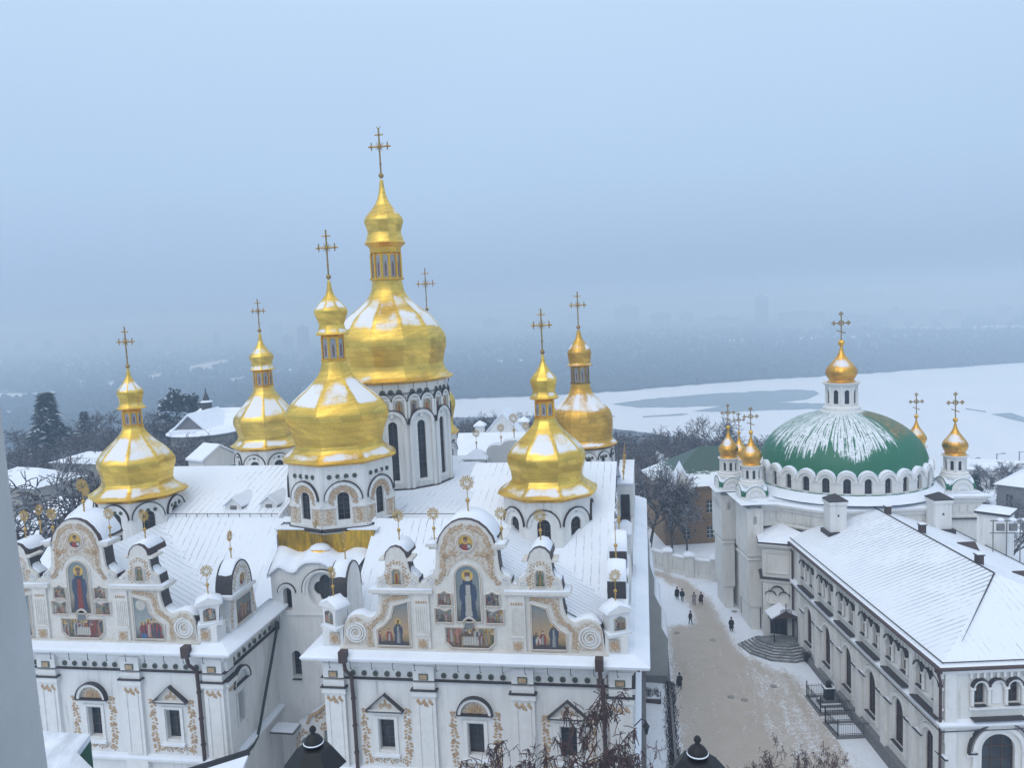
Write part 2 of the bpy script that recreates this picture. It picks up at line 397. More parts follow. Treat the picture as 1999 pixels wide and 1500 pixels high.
sheet('water', [(1935, 808), (1975, 806), (1999, 815), (2040, 815), (2040, 832), (1999, 825), (1960, 815)], RZ+.3, M_WATER, .6)
sheet('water', [(985, 817), (1040, 812), (1100, 810), (1200, 812), (1200, 814), (1100, 814), (1040, 817)], RZ+.3, M_WATER, .3)
sheet('water', [(1255, 813), (1330, 808), (1345, 808), (1330, 811), (1255, 815)], RZ+.3, M_WATER, .2)
sheet('water', [(1885, 797), (1925, 803), (1925, 805), (1885, 799)], RZ+.3, M_WATER, .2)
ice_left = [[(-60, 769), (60, 768), (108, 764), (112, 771), (60, 779), (-60, 786)], [(-60, 801), (60, 804), (120, 806), (170, 803), (205, 796), (207, 803), (170, 812), (60, 811), (-60, 808)],
            [(366, 716), (400, 709), (440, 702), (446, 706), (418, 716), (412, 726), (400, 720), (372, 726)], [(280, 734), (318, 730), (314, 737), (282, 739)], [(148, 744), (166, 743), (166, 749), (150, 750)], [(210, 748), (226, 744), (224, 754), (212, 754)],
            [(1700, 641), (1850, 638), (2000, 636), (2000, 643), (1850, 645), (1720, 646)], [(1560, 659), (1640, 657), (1720, 654), (1720, 658), (1640, 662), (1560, 663)], [(1400, 664), (1450, 662), (1450, 665), (1400, 667)],
            [(30, 716), (100, 712), (160, 711), (210, 708), (210, 711), (100, 716)], [(520, 728), (600, 716), (602, 719), (560, 727), (522, 733)], [(440, 742), (490, 733), (490, 737), (445, 747)], [(1120, 632), (1190, 630), (1190, 634), (1120, 637)], [(960, 704), (1040, 701), (1040, 704), (960, 707)]]
for px in ice_left: sheet('snow_field', px, RZ-.3, M_ICE, .7)

# leafless woods across the river: one mass nobody could count
def inside(p, poly):
    c = False; j = len(poly)-1
    for i in range(len(poly)):
        a, b = poly[i], poly[j]
        if (a[1] > p[1]) != (b[1] > p[1]) and p[0] < (b[0]-a[0])*(p[1]-a[1])/(b[1]-a[1])+a[0]: c = not c
        j = i
    return c
def shore_y(x):
    for a, b in zip(far_shore, far_shore[1:]):
        if a[0] <= x <= b[0]: return a[1]+(b[1]-a[1])*(x-a[0])/(b[0]-a[0])
    return 880
def woods():
    R = random.Random(3); mb = MB()
    polys = ice_left
    n = 0
    while n < 24000:
        x = R.uniform(-250, 2250); hor = 610-.0437*(x-1000)
        lim = shore_y(x) if x > 700 else 880
        lo = hor+20
        t = R.random()
        y = lo+(lim-lo)*t
        if R.random() < .16 and x > 700: y = lim-abs(R.gauss(0, 4))
        if 700 > x > 440 and y > 800: continue
        if any(inside((x, y-1), p) for p in polys): continue
        q = (x, y)
        if y < hor+45 and R.random() < .35: continue
        P = atZ(x, y, -89); d = P.length
        if d > 7500: continue
        n += 1
        h = R.uniform(7, 15)*(1.0 if d < 2500 else 1.2); w = h*R.uniform(.3, .6)
        k = 5; a0 = R.random()*6; vs = [(P.x, P.y, -89)]
        for zz, rr in ((.12, .35), (.45, 1), (.75, .75)):
            vs += [(P.x+w*rr*R.uniform(.6, 1.2)*math.cos(a0+2*PI*i/k), P.y+w*rr*R.uniform(.6, 1.2)*math.sin(a0+2*PI*i/k), -89+h*(zz+R.uniform(-.1, .1))) for i in range(k)]
        vs.append((P.x+R.uniform(-1, 1), P.y, -89+h))
        fs = [(0, 1+(i+1) % k, 1+i) for i in range(k)]
        for l in range(2): fs += [(1+l*k+i, 1+l*k+(i+1) % k, 1+(l+1)*k+(i+1) % k, 1+(l+1)*k+i) for i in range(k)]
        fs += [(1+2*k+i, 1+2*k+(i+1) % k, 1+3*k) for i in range(k)]
        mb.add(vs, fs, R.choice((0, 0, 1)))
    o = mb.build('distant_woods', [mat('leafless_wood', (.032, .032, .036), .95, col2=(.06, .06, .066), scale=.02), mat('pine_wood', (.02, .026, .028), .95, col2=(.045, .05, .055), scale=.02)], fix=False)
    o['kind'] = 'stuff'; o['label'] = 'leafless woods and snow on the far bank of the frozen river, fading into haze'
woods()

# far towers in the haze
def tower_mat(name, a, b, pitch):
    m = bpy.data.materials.new(name); m.use_nodes = True; t = m.node_tree; bs = t.nodes['Principled BSDF']; bs.inputs['Roughness'].default_value = .8
    co = N(t, 'TexCoord').outputs['Object']; br = N(t, 'TexBrick'); br.offset = 0
    br.inputs['Scale'].default_value = 1; br.inputs['Brick Width'].default_value = pitch; br.inputs['Row Height'].default_value = 3.2; br.inputs['Mortar Size'].default_value = .9
    br.inputs['Color1'].default_value = (*b, 1); br.inputs['Color2'].default_value = (*b, 1); br.inputs['Mortar'].default_value = (*a, 1)
    mp = N(t, 'Mapping'); mp.inputs['Rotation'].default_value = (PI/2, 0, 0); t.links.new(co, mp.inputs[0]); t.links.new(mp.outputs[0], br.inputs['Vector'])
    t.links.new(br.outputs[0], bs.inputs['Base Color']); return m
TM = [tower_mat('tower_grey', (.36, .36, .37), (.20, .20, .21), 4.0), tower_mat('tower_pale', (.48, .48, .48), (.18, .18, .19), 9.0)]
def tower(px, yt, yb, wpx, label, mi=0, group='apartment blocks in the haze across the river', parts=1):
    P = atZ(px, yb, -89); d = math.hypot(P.x, P.y); sc = P.dot(FW)/FPX if False else (P-Vector((0, 0, CAMZ))).dot(FW)/FPX
    h = (yb-yt)*sc*1.02; w = wpx*sc
    t = thing('apartment_tower', (P.x, P.y, -89), label, 'apartment block', group)
    R = random.Random(int(px)); mb = MB()
    yaw = math.atan2(P.x, P.y); fr = Fr((P.x, P.y, -89), (math.cos(yaw), -math.sin(yaw), 0))
    mb.box(-w/2, w/2, -14, 0, 0, h*R.uniform(.9, 1), 0, fr)
    if wpx > 20: mb.box(-w/2, -w*R.uniform(-.1, .2), .5, 2.5, 0, h*R.uniform(.75, .88), 0, fr)
    mb.build('wall', TM[mi], t)
    r = MB(); r.box(-w*.2, w*.15, -10, -4, h*.9, h*1.06, 0, fr); r.build('stair_tower', TM[0], t)
FAINT = 'faint grey apartment block almost lost in the haze on the far bank'
for a in ((95, 664, 697, 15), (150, 668, 692, 12), (185, 657, 690, 17), (275, 665, 700, 12), (425, 652, 690, 14), (330, 664, 688, 20), (40, 672, 697, 18), (1290, 612, 641, 40), (1340, 610, 638, 26), (1670, 615, 641, 50), (1750, 603, 641, 26), (1856, 606, 640, 36), (1960, 598, 634, 28), (1800, 612, 640, 30), (690, 640, 668, 30), (960, 622, 652, 34), (1020, 627, 650, 26), (1120, 612, 645, 20)):
    tower(*a, FAINT)
tower(540, 634, 672, 26, 'broad blue-grey tower block in the haze, left of the darkest far tower', 0)
tower(563, 657, 697, 22, 'lower blue-grey tower block in the haze, beside the foot of the darkest far tower', 0)
tower(595, 640, 702, 22, 'darkest and sharpest apartment tower in the haze across the river', 0)
tower(1225, 598, 641, 46, 'wide flat-topped block in the haze right of the rear right gold dome', 0)
tower(1410, 619, 645, 62, 'long low pale slab block with vertical stripes, left of the tall hazy tower', 1)
tower(1487, 580, 645, 26, 'tallest hazy tower on the skyline, left of the green dome cross', 0)
tower(1565, 610, 644, 84, 'long pale slab block with many vertical stripes behind the green dome cross', 1)

# air: pale even haze round everything
hz = MB(); hz.box(-9500, 9500, -320, 8200, -91.5, 66)
hm = bpy.data.materials.new('haze'); hm.use_nodes = True; t = hm.node_tree; t.nodes.clear()
o = N(t, 'OutputMaterial'); v = N(t, 'VolumePrincipled'); v.inputs['Color'].default_value = (.60, .79, 1.0, 1); v.inputs['Absorption Color'].default_value = (.36, .36, .36, 1); v.inputs['Density'].default_value = .00080; v.inputs['Anisotropy'].default_value = .1
t.links.new(v.outputs[0], o.inputs['Volume'])
ho = hz.build('haze', hm); ho['kind'] = 'stuff'; ho['label'] = 'pale blue winter haze over the river'

# ================================================================== THE CATHEDRAL
MR_Y = roof_snow('seamed_roof_snow_front_slope', 0, .62, cover=.35)     # seams at constant x
MR_X = roof_snow('seamed_roof_snow_side_slope', 1, .62, cover=.75)      # seams at constant y
MG = gold_mat('gilded_sheet', (.90, .62, .125), (.58, .41, .10), rough=.38)
MG2 = gold_mat('old_gilded_sheet', (.76, .46, .09), (.46, .26, .06), rough=.45)
CX = -26.6
church = thing('cathedral', (CX, 75, 0), 'large white cathedral with seven snow-dusted gold domes and painted gables', 'cathedral')

# ---------------------------------------------------------------- painted panels
PC = dict(sky=(.19, .25, .27), warm=(.50, .33, .17), ground=(.04, .05, .035), blue=(.035, .065, .13), red=(.30, .05, .04), ochre=(.42, .26, .07), white=(.58, .56, .50), green=(.07, .13, .09), skin=(.42, .25, .16), gold=(.70, .45, .08), dark=(.06, .05, .05), grey=(.34, .35, .34), brown=(.16, .09, .06), rose=(.5, .22, .16))
def lerp(a, b, t): return tuple(x+(y-x)*t for x, y in zip(a, b))
def painter(style, seed, w, h):
    R = random.Random(seed); sh = []
    def figure(cx, base, hh, robe, inner, halo=True):
        ww = hh*.17
        sh.append(('trap', cx, base, ww*1.05, ww*.55, hh*.80, robe)); sh.append(('ell', cx-ww*.72, base+hh*.52, ww*.33, hh*.20, robe)); sh.append(('ell', cx+ww*.72, base+hh*.52, ww*.33, hh*.20, robe))
        sh.append(('trap', cx, base+hh*.04, ww*.42, ww*.26, hh*.66, inner))
        if halo: sh.append(('ell', cx, base+hh*.89, hh*.115, hh*.115, PC['gold']))
        sh.append(('ell', cx, base+hh*.885, hh*.058, hh*.075, PC['skin'])); sh.append(('ell', cx, base+hh*.925, hh*.06, hh*.045, PC['brown'])); sh.append(('ell', cx, base+hh*.825, hh*.045, hh*.045, R.choice((PC['white'], PC['brown']))))
    top, mid, bot = PC['sky'], lerp(PC['sky'], PC['warm'], R.uniform(.2, .8)), PC['ground']
    robes = ['blue', 'red', 'ochre', 'green', 'brown', 'white', 'grey', 'rose']
    if style == 'saint_blue': figure(w*.5, h*.06, h*.84, PC['blue'], PC['white'])
    elif style == 'saint_red': figure(w*.5, h*.06, h*.84, PC['blue'], PC['red'])
    elif style == 'saint_ochre': figure(w*.5, h*.03, h*.92, PC['ochre'], PC['red'])
    elif style == 'saint_green': figure(w*.5, h*.03, h*.92, PC['green'], PC['ochre'])
    elif style == 'bust':
        top = mid = bot = lerp(PC['gold'], PC['ochre'], .5)
        sh.append(('ell', w*.5, h*.10, w*.42, h*.42, PC['blue'])); sh.append(('ell', w*.42, h*.2, w*.18, h*.26, PC['red'])); sh.append(('ell', w*.5, h*.66, w*.26, h*.24, PC['gold'])); sh.append(('ell', w*.5, h*.64, w*.13, h*.16, PC['skin'])); sh.append(('ell', w*.5, h*.74, w*.14, h*.10, PC['brown'])); sh.append(('ell', w*.68, h*.3, w*.10, h*.10, PC['white']))
    elif style == 'side_saint':
        top, mid, bot = PC['sky'], PC['warm'], PC['ground']
        for k in range(5): figure(w*R.uniform(.06, .45), h*.03, h*R.uniform(.28, .42), PC[R.choice(robes)], PC[R.choice(robes)], False)
        sh.append(('ell', w*.5, 0, w*.7, h*.12, PC['dark'])); figure(w*.64, h*.05, h*.56, lerp(PC['blue'], PC['dark'], .3), PC['grey'])
    elif style == 'side_group':
        mid = lerp(PC['sky'], PC['white'], .4)
        sh.append(('ell', w*.25, h*.80, w*.16, w*.16, PC['white']))
        for k in range(6): figure(w*(.25+.11*k), h*.04, h*R.uniform(.36, .46), PC[R.choice(('red', 'ochre', 'rose', 'brown'))], PC[R.choice(('white', 'ochre', 'blue'))], k % 2 == 0)
        sh.append(('trap', w*.3, h*.03, w*.09, w*.09, h*.10, (.05, .16, .36)))
    else:
        n = max(3, int(w/.26)); bot = lerp(PC['ground'], PC['brown'], .5); mid = lerp(mid, PC['dark'], .45)
        for k in range(14): sh.append(('ell', R.uniform(0, w), R.uniform(0, h*.9), R.uniform(.05, .16), R.uniform(.06, .2), lerp(PC[R.choice(robes)], PC['dark'], R.uniform(.1, .6))))
        for k in range(n): figure(w*(k+.5)/n+R.uniform(-.09, .09), h*R.uniform(.02, .22), h*R.uniform(.45, .68), lerp(PC[R.choice(robes)], PC['dark'], R.uniform(0, .5)), lerp(PC[R.choice(robes)], PC['dark'], .2), R.random() < .4)
        if style == 'scene': sh.append(('trap', w*.5, h*.12, w*.17, w*.15, h*.26, PC['white']))
    def f(x, y):
        t = y/h; c = lerp(bot, mid, min(1, t/.3)) if t < .3 else lerp(mid, top, (t-.3)/.7)
        for s in sh:
            if s[0] == 'ell':
                if ((x-s[1])/s[3])**2+((y-s[2])/s[4])**2 < 1: c = s[5]
            else:
                _, cx, b, w0, w1, hh, col = s
                k = (y-b)/hh
                if 0 <= k <= 1 and abs(x-cx) < w0+(w1-w0)*k: c = lerp(col, (col[0]*.6, col[1]*.6, col[2]*.6), .5+.5*math.sin((x-cx)*60/max(.2, w0*3)))
        return c
    return f
def mural(name, poly, fr, style, seed, parent, c=.03, res=.05, frame=.09, label=None):
    poly = ring2d(poly); x0 = min(p[0] for p in poly); x1 = max(p[0] for p in poly); y0 = min(p[1] for p in poly); y1 = max(p[1] for p in poly)
    f = painter(style, seed, x1-x0, y1-y0); nx = max(4, int((x1-x0)/res)); ny = max(4, int((y1-y0)/res))
    mb = MB(); mb.col = []; idx = {}
    def V(i, j):
        if (i, j) not in idx:
            x = x0+(x1-x0)*i/nx; y = y0+(y1-y0)*j/ny; idx[(i, j)] = len(mb.v); mb.v.append(tuple(fr.p(x, y, c))); mb.col.append(f(x-x0, y-y0))
        return idx[(i, j)]
    for i in range(nx):
        for j in range(ny):
            if inside((x0+(x1-x0)*(i+.5)/nx, y0+(y1-y0)*(j+.5)/ny), poly): mb.f.append((V(i, j), V(i+1, j), V(i+1, j+1), V(i, j+1))); mb.m.append(0)
    o = mb.build(name, M_PAINT, parent, label=label)
    fb = MB(); fb.strip(fr, poly, frame, 0, .12, 0, True); fb.strip(fr, poly, frame*.35, .12, .15, 1, True)
    fb.build('frame', [M_WHITE2, M_STUCCO], o)
    return o

# ---------------------------------------------------------------- gilded stucco ornament
def leaf(mb, fr, a, b, ang, L, wd, c=.05, m=0):
    ca, sa = math.cos(ang), math.sin(ang)
    P = [(0, 0), (.35, .5), (.75, .38), (1, 0), (.75, -.38), (.35, -.5)]
    pts = [(a+L*x*ca-wd*y*sa, b+L*x*sa+wd*y*ca) for x, y in P]
    mb.add([fr.p(x, y, .01) for x, y in pts]+[fr.p(a+L*.5*ca, b+L*.5*sa, c)], [(i, (i+1) % 6, 6) for i in range(6)], m)
def scroll(mb, fr, a, b, r, turns=1.6, a0=0.0, sgn=1, wd=.05, m=0):
    n = int(14*turns); pts = [(a+r*(1-.8*i/n)*math.cos(a0+sgn*2*PI*turns*i/n), b+r*(1-.8*i/n)*math.sin(a0+sgn*2*PI*turns*i/n)) for i in range(n+1)]
    mb.strip(fr, pts, wd, 0, .05, m)
def garland(mb, fr, pts, L=.26, wd=.13, step=.14, R=None, spread=1.0):
    P = [Vector(p) for p in pts]
    for a, b in zip(P, P[1:]):
        d = b-a; n = max(1, int(d.length/step)); an = math.atan2(d.y, d.x)
        for k in range(n):
            q = a.lerp(b, (k+.5)/n); s = 1 if k % 2 else -1
            j = R.uniform(.75, 1.25) if R else 1
            leaf(mb, fr, q.x, q.y, an+s*spread*R.uniform(.6, 1.2) if R else an+s*spread, L*j, wd*j)
def snow_on(mb, fr, pts, c0, c1, th=.16, m=0, lim=.3):
    """drift lying on the upward-facing runs of an outline"""
    runs = []; cur = []
    P = [Vector(p) for p in pts]
    for a, b in zip(P, P[1:]):
        d = b-a
        if d.length > 1e-6 and d.x/d.length > lim: cur = cur or [a]; cur.append(b)
        else:
            if cur: runs.append(cur)
            cur = []
    if cur: runs.append(cur)
    for r in runs:
        K = len(r); o = len(mb.v); sec = ((c1, 0), (c1-.03, .65), (c1-.15, 1), ((c0+c1)/2, 1.15), (c0+.1, 1), (c0, 0)); n = len(sec)
        for i, p in enumerate(r):
            e = .35 if i in (0, K-1) else 1.0
            for c, k in sec: mb.v.append(tuple(fr.p(p.x, p.y-.01+th*k*e*(1+.35*noise.noise(Vector((p.x*2, p.y*2, c*2)))), c)))
        fs = [(o+i*n+k, o+(i+1)*n+k, o+(i+1)*n+k+1, o+i*n+k+1) for i in range(K-1) for k in range(n-1)]
        fs += [tuple(o+k for k in range(n)), tuple(o+(K-1)*n+k for k in range(n))]
        mb.f += fs; mb.m += [m]*len(fs)

class Parts:
    """a run of meshes that each become a part of their own"""
    def __init__(s): s.l = []
    def n(s): s.l.append(MB()); return s.l[-1]
    def c(s): return s.l[-1]
    def build(s, name, mats, par):
        for m in s.l:
            if m.v: m.build(name, mats, par)
def window_pane(name, fr, poly, c, parent, bars=(1, 3), m=None):
    mb = MB(); mb.prism(poly, fr, c-.05, c, 0)
    x0 = min(p[0] for p in poly); x1 = max(p[0] for p in poly); y0 = min(p[1] for p in poly); y1 = max(p[1] for p in poly)
    o = mb.build(name, M_GLASS, parent)
    fb = MB(); t = .028
    for k in range(1, bars[0]+1): x = x0+(x1-x0)*k/(bars[0]+1); fb.box(x-t, x+t, c, c+.05, y0, y1-.08, 0, fr)
    for k in range(1, bars[1]+1): y = y0+(y1-y0)*k/(bars[1]+1); fb.box(x0, x1, c, c+.045, y-t, y+t, 0, fr)
    fb.strip(fr, poly, .12, c, c+.06, 0, True)
    fb.build('frame', m or M_FRAMEW, o); return o

# sun-disc finial with a pierced monogram, built once and copied
def finial_mesh():
    mb = MB(); z = 0
    mb.tube([(0, 0, 0), (0, 0, 1.75)], .028, 6); mb.tube([(0, 0, 0), (0, 0, .75)], .06, 6, r1=.045); mb.ball((0, 0, .95), .145, n=12); mb.ball((0, 0, .72), .08)
    fr = Fr((0, 0, 2.1), (1, 0, 0)); R0, R1 = .24, .46
    mb.arc(fr, 0, 0, .205, .25, -.02, .02, 0, 2*PI, 20)
    for k in range(18):
        a = 2*PI*k/18; r1 = R1*1.08 if k % 2 == 0 else R1*.96; ca, sa = math.cos(a), math.sin(a); w = .046
        q = [(ca*.24-sa*w*.6, sa*.24+ca*w*.6), (ca*.24+sa*w*.6, sa*.24-ca*w*.6), (ca*r1+sa*w, sa*r1-ca*w), (ca*r1-sa*w, sa*r1+ca*w)]
        mb.prism(q, fr, -.012, .012)
    for q in ([(-.12, -.11), (-.08, -.11), (-.08, .11), (-.12, .11)], [(-.12, .08), (-.01, .08), (-.01, .11), (-.12, .11)], [(-.03, -.11), (.0, -.11), (.0, .11), (-.03, .11)], [(.04, .11), (.08, .11), (.11, 0), (.08, 0)], [(.15, .11), (.115, .11), (.06, -.11), (.10, -.11)], [(-.16, .13), (.16, .13), (.16, .155), (-.16, .155)]):
        mb.prism(q, fr, -.012, .012)
    return mb
_fin = None
def finial(x, y, z, rz=0.0, sc=1.0):
    global _fin
    if _fin is None:
        _fin = finial_mesh().build('sun_finial', M_SUNB, None); _fin.parent = church; o = _fin
    else:
        o = _fin.copy(); COL.objects.link(o)
    o.location = (x-CX, y-75, z); o.rotation_euler = (0, 0, rz); sc *= .98; o.scale = (sc, sc, sc); return o

GAB = [(-9.13, 16.95), (-8.95, 18.47), (-8.81, 18.91), (-8.49, 19.18), (-8.15, 19.28), (-7.78, 19.27), (-7.41, 19.13), (-7.12, 19.04), (-6.82, 19.18), (-6.58, 19.51), (-6.44, 19.99), (-6.37, 20.5), (-6.38, 20.94), (-6.46, 21.22),
       (-6.37, 21.66), (-6.35, 21.92), (-6.16, 22.06), (-5.93, 22.18), (-5.77, 22.54), (-5.73, 23.19), (-5.73, 23.42), (-5.65, 23.80), (-5.34, 24.12), (-4.97, 24.23), (-4.61, 24.12), (-4.3, 23.80), (-4.18, 23.42), (-4.17, 23.2), (-4.09, 22.63), (-3.99, 22.34), (-3.72, 22.13), (-3.44, 21.92), (-3.42, 21.6), (-3.16, 21.57),
       (-2.98, 21.64), (-2.97, 21.93), (-2.75, 22.11), (-2.41, 22.29), (-2.22, 22.58), (-2.15, 23.22), (-2.09, 24.22), (-1.98, 24.43), (-1.82, 24.93), (-1.42, 25.49), (-.92, 25.90), (-.42, 26.09), (0, 26.13)]
def refl(pts): return [(-a, b) for a, b in pts]
YF = 51.2      # wall face
YG = 50.95     # gable face
DK = MB()      # dark flashings of one chapel, filled per chapel

def aedicule(par, fr, seed, kind):
    """wide arched panel standing on a side wall; a along the wall, centre 0, base z 17.1"""
    mb = MB(); P = [(-2.0, 17.0), (-2.0, 17.5), (-1.75, 18.0), (-1.62, 18.6), (-1.62, 19.6), (-1.85, 19.62), (-1.85, 19.8), (-1.5, 19.8)]+arcpts(0, 19.8, 1.5, PI, 0, 14)[0:]
    P = [(-2.0, 17.0), (-2.05, 17.5), (-1.75, 18.0), (-1.62, 18.6), (-1.62, 19.6)]+[(1.5*math.cos(t), 19.75+2.15*math.sin(t)) for t in [PI-PI*i/14 for i in range(15)]]+[(1.62, 19.6), (1.62, 18.6), (1.75, 18.0), (2.05, 17.5), (2.0, 17.0)]
    mb.prism(P, fr, -1.25, 0, 0); mb.box(-1.9, 1.9, -1.3, .18, 19.5, 19.68, 0, fr)
    o = mb.build('side_gable', [M_WHITE], par)
    dk = MB(); Q = [(1.5*math.cos(t)*1.015, 19.75+2.15*math.sin(t)*1.015) for t in [PI-PI*i/14 for i in range(15)]]
    dk.strip(fr, Q, .08, -1.28, .05); dk.build('flashing', M_DARKMETAL, o)
    sb = MB(); snow_on(sb, fr, P[4:21], -1.2, -.02, .2); sb.box(-1.85, 1.85, -1.2, .16, 19.68, 19.76, 0, fr); sb.build('snow_cap', M_SNOW, o, smooth=True)
    if kind:
        orn = MB(); R = random.Random(seed)
        garland(orn, fr, [(-1.1, 19.85)]+[(1.1*math.cos(t), 19.9+1.6*math.sin(t)) for t in [PI-PI*i/8 for i in range(9)]], .25, .14, .12, R)
        garland(orn, fr, [(-1.78, 17.2), (-1.7, 18.2), (-1.45, 19.3)], .24, .14, .1, R); garland(orn, fr, [(1.78, 17.2), (1.7, 18.2), (1.45, 19.3)], .24, .14, .1, R)
        orn.build('stucco_ornament', M_STUCCO, o)
        mural('painting', [(-1.2, 17.3), (1.2, 17.3), (1.2, 19.2), (-1.2, 19.2)], fr, 'crowd', seed, par)
        mural('painting', [(.45*math.cos(2*PI*i/16), 20.5+.5*math.sin(2*PI*i/16)) for i in range(16)], fr, 'bust', seed+1, par)

def chapel(cx, left):
    par = church; F = Fr((cx, YF, 0), (1, 0, 0)); G = Fr((cx, YG, 0), (1, 0, 0)); sd = 11 if left else 31; R = random.Random(sd)
    HW = 10.75
    # ---- walls with window openings
    wins = [(-6.42, 9.37, 11.63), (0, 9.30, 11.6), (6.42, 9.37, 11.63)]
    holes = [[(a-.55, z0), (a+.55, z0), (a+.55, z1), (a-.55, z1)] for a, z0, z1 in wins]
    low = [archpoly(a, 1.6, 2.0, 5.6) for a in (-6.42, 0, 6.42)]
    mb = MB(); mb.prism([(-HW, -1), (HW, -1), (HW, 15.9), (-HW, 15.9)], F, -.6, 0, 0, holes+low, back=False)
    if left:
        SF = Fr((cx+HW, 0, 0), (0, 1, 0))
        shole = [(52.75, 9.9), (53.75, 9.9), (53.75, 12.2), (52.75, 12.2)]
        mb.prism([(51.81, -1), (59.9, -1), (59.9, 15.9), (51.81, 15.9)], SF, -.7, 0, 0, [shole], back=False)
        window_pane('window', SF, shole, -.62, par)
        mb.quad((cx-HW, 51.8, -1), (cx-HW, 95, -1), (cx-HW, 95, 15.9), (cx-HW, 51.8, 15.9))
    else:
        mb.quad((cx-HW, 51.8, -1), (cx-HW, 59.3, -1), (cx-HW, 59.3, 15.9), (cx-HW, 51.8, 15.9)); mb.quad((cx+HW, 51.8, -1), (cx+HW, 95, -1), (cx+HW, 95, 15.9), (cx+HW, 51.8, 15.9))
    mb.build('chapel_wall', [M_WHITE], par)
    for h in holes: window_pane('window', F, h, -.5, par, (1, 2))
    for h in low: window_pane('window', F, h, -.5, par, (1, 4))
    # ---- pilasters
    for a, w in ((-10.0, 1.5), (-3.45, 1.5), (3.45, 1.5), (10.0, 1.5)):
        p = MB(); p.box(a-w/2, a+w/2, 0, .28, -1, 13.6, 0, F); p.box(a-w*.33, a-w*.28, .28, .34, 8.4, 12.9, 0, F); p.box(a+w*.28, a+w*.33, .28, .34, 8.4, 12.9, 0, F); p.box(a-w*.33, a+w*.33, .28, .34, 8.3, 8.4, 0, F)
        p.box(a-w/2-.12, a+w/2+.12, 0, .42, 13.6, 14.0, 0, F); p.box(a-w/2-.02, a+w/2+.02, 0, .33, 14.0, 14.55, 0, F); p.box(a-w/2, a+w/2, .0, .30, 14.72, 15.75, 0, F)
        p.box(a-w/2-.15, a+w/2+.15, .0, .40, -1, 8.05, 0, F)
        o = p.build('pilaster', M_WHITE2, par)
        d = MB(); d.box(a-w/2-.2, a+w/2+.2, .0, .5, 14.0, 14.1, 0, F); d.build('flashing', M_DARKMETAL, o)
        q = MB()
        for k in range(3):
            aa = a+(k-1)*.42
            for j in range(3): leaf(q, F.shift(0, 0, .29), aa, 13.42-.1*j, -PI/2+(j-1)*.5, .34 if k != 1 else .5, .2, .08)
        q.build('capital_ornament', M_STUCCO, o)
        pl = MB(); pl.box(a-.33, a+.33, .28, .36, 14.78, 15.22, 0, F); pl.box(a-.25, a+.25, .36, .39, 14.84, 15.16, 1, F)
        pl.build('ceramic_plaque', [M_GREEN, M_STUCCO], o)
    # ---- string course, frieze line and cornice
    path = [(cx-HW, 95 if left else 59.3), (cx-HW, YF), (cx+HW, YF), (cx+HW, 59.6 if left else 95)]
    c = MB(); c.molding(path, [(0, 15.45), (.12, 15.5), (.18, 15.7), (.35, 15.95), (.75, 16.2), (1.1, 16.32), (1.2, 16.36), (1.2, 16.5), (0, 16.9)]); c.molding(path, [(0, 14.5), (.1, 14.5), (.16, 14.58), (.16, 14.64), (0, 14.64)])
    c.molding(path, [(0, 7.5), (.25, 7.6), (.42, 7.8), (.42, 7.95), (0, 8.1)])
    co = c.build('cornice', M_WHITE2, par)
    d = MB(); d.molding(path, [(0, 14.64), (.24, 14.62), (.24, 14.69), (0, 14.72)]); d.build('flashing', M_DARKMETAL, co)
    s = MB(); s.molding(path, [(1.22, 16.44), (1.25, 16.55), (1.12, 16.64), (.25, 16.98), (-.4, 17.05)]); s.molding(path, [(.44, 7.93), (.44, 8.02), (.3, 8.1), (0, 8.16)])
    s.build('cornice_snow', M_SNOW, co, smooth=False)
    # discs, hooks
    proto = None
    rows = [(-8.65+.83*k) for k in range(6)]+[(-2.08+.83*k) for k in range(6)]+[(4.5+.83*k) for k in range(6)]
    for a in rows:
        if proto is None:
            m = MB(); m.tube([(0, .0, 0), (0, -.06, 0)], .20, 14); m.tube([(0, -.05, 0), (0, -.09, 0)], .13, 12, 1); proto = m.build('ceramic_disc', [M_GREEN, M_FRAMEW], None); proto.parent = church; o = proto
        else: o = proto.copy(); COL.objects.link(o)
        o.location = (cx+a-CX, YF-75, 15.0)
    hk = None
    for a in [-9.9+1.52*k for k in range(14)]:
        if hk is None:
            m = MB(); m.tube([(0, 0, 0), (0, -.01, -.45), (.02, -.03, -.55), (.08, -.05, -.56), (.1, -.05, -.48)], .022, 5); hk = m.build('gutter_hook', M_IRON, None); hk.parent = church; o = hk
        else: o = hk.copy(); COL.objects.link(o)
        o.location = (cx+a-CX, YF-1.08-75, 16.36)
    if left:
        for k in range(8):
            o = proto.copy(); COL.objects.link(o); o.location = (cx+HW-CX, 52.6+k*.83-75, 15.0); o.rotation_euler = (0, 0, PI/2)
        for k in range(5):
            o = hk.copy(); COL.objects.link(o); o.location = (cx+HW+1.05-CX, 52.2+k*1.5-75, 16.36); o.rotation_euler = (0, 0, PI/2)
        SF = Fr((cx+HW, 0, 0), (0, 1, 0))
        p = MB(); p.box(51.2, 52.2, 0, .22, 8, 13.6, 0, SF); p.box(51.1, 52.4, 0, .35, 13.6, 14.0, 0, SF); p.box(51.3, 52.2, 0, .25, 14.72, 15.75, 0, SF); p.arc(SF, 53.25, 12.95, .95, 1.2, 0, .28, 0, PI, 14); p.box(51.95, 54.55, 0, .25, 12.8, 12.95, 0, SF); p.box(52.5, 52.7, 0, .12, 9.7, 12.3, 0, SF); p.box(53.8, 54.0, 0, .12, 9.7, 12.3, 0, SF)
        o = p.build('side_pilaster', M_WHITE2, par)
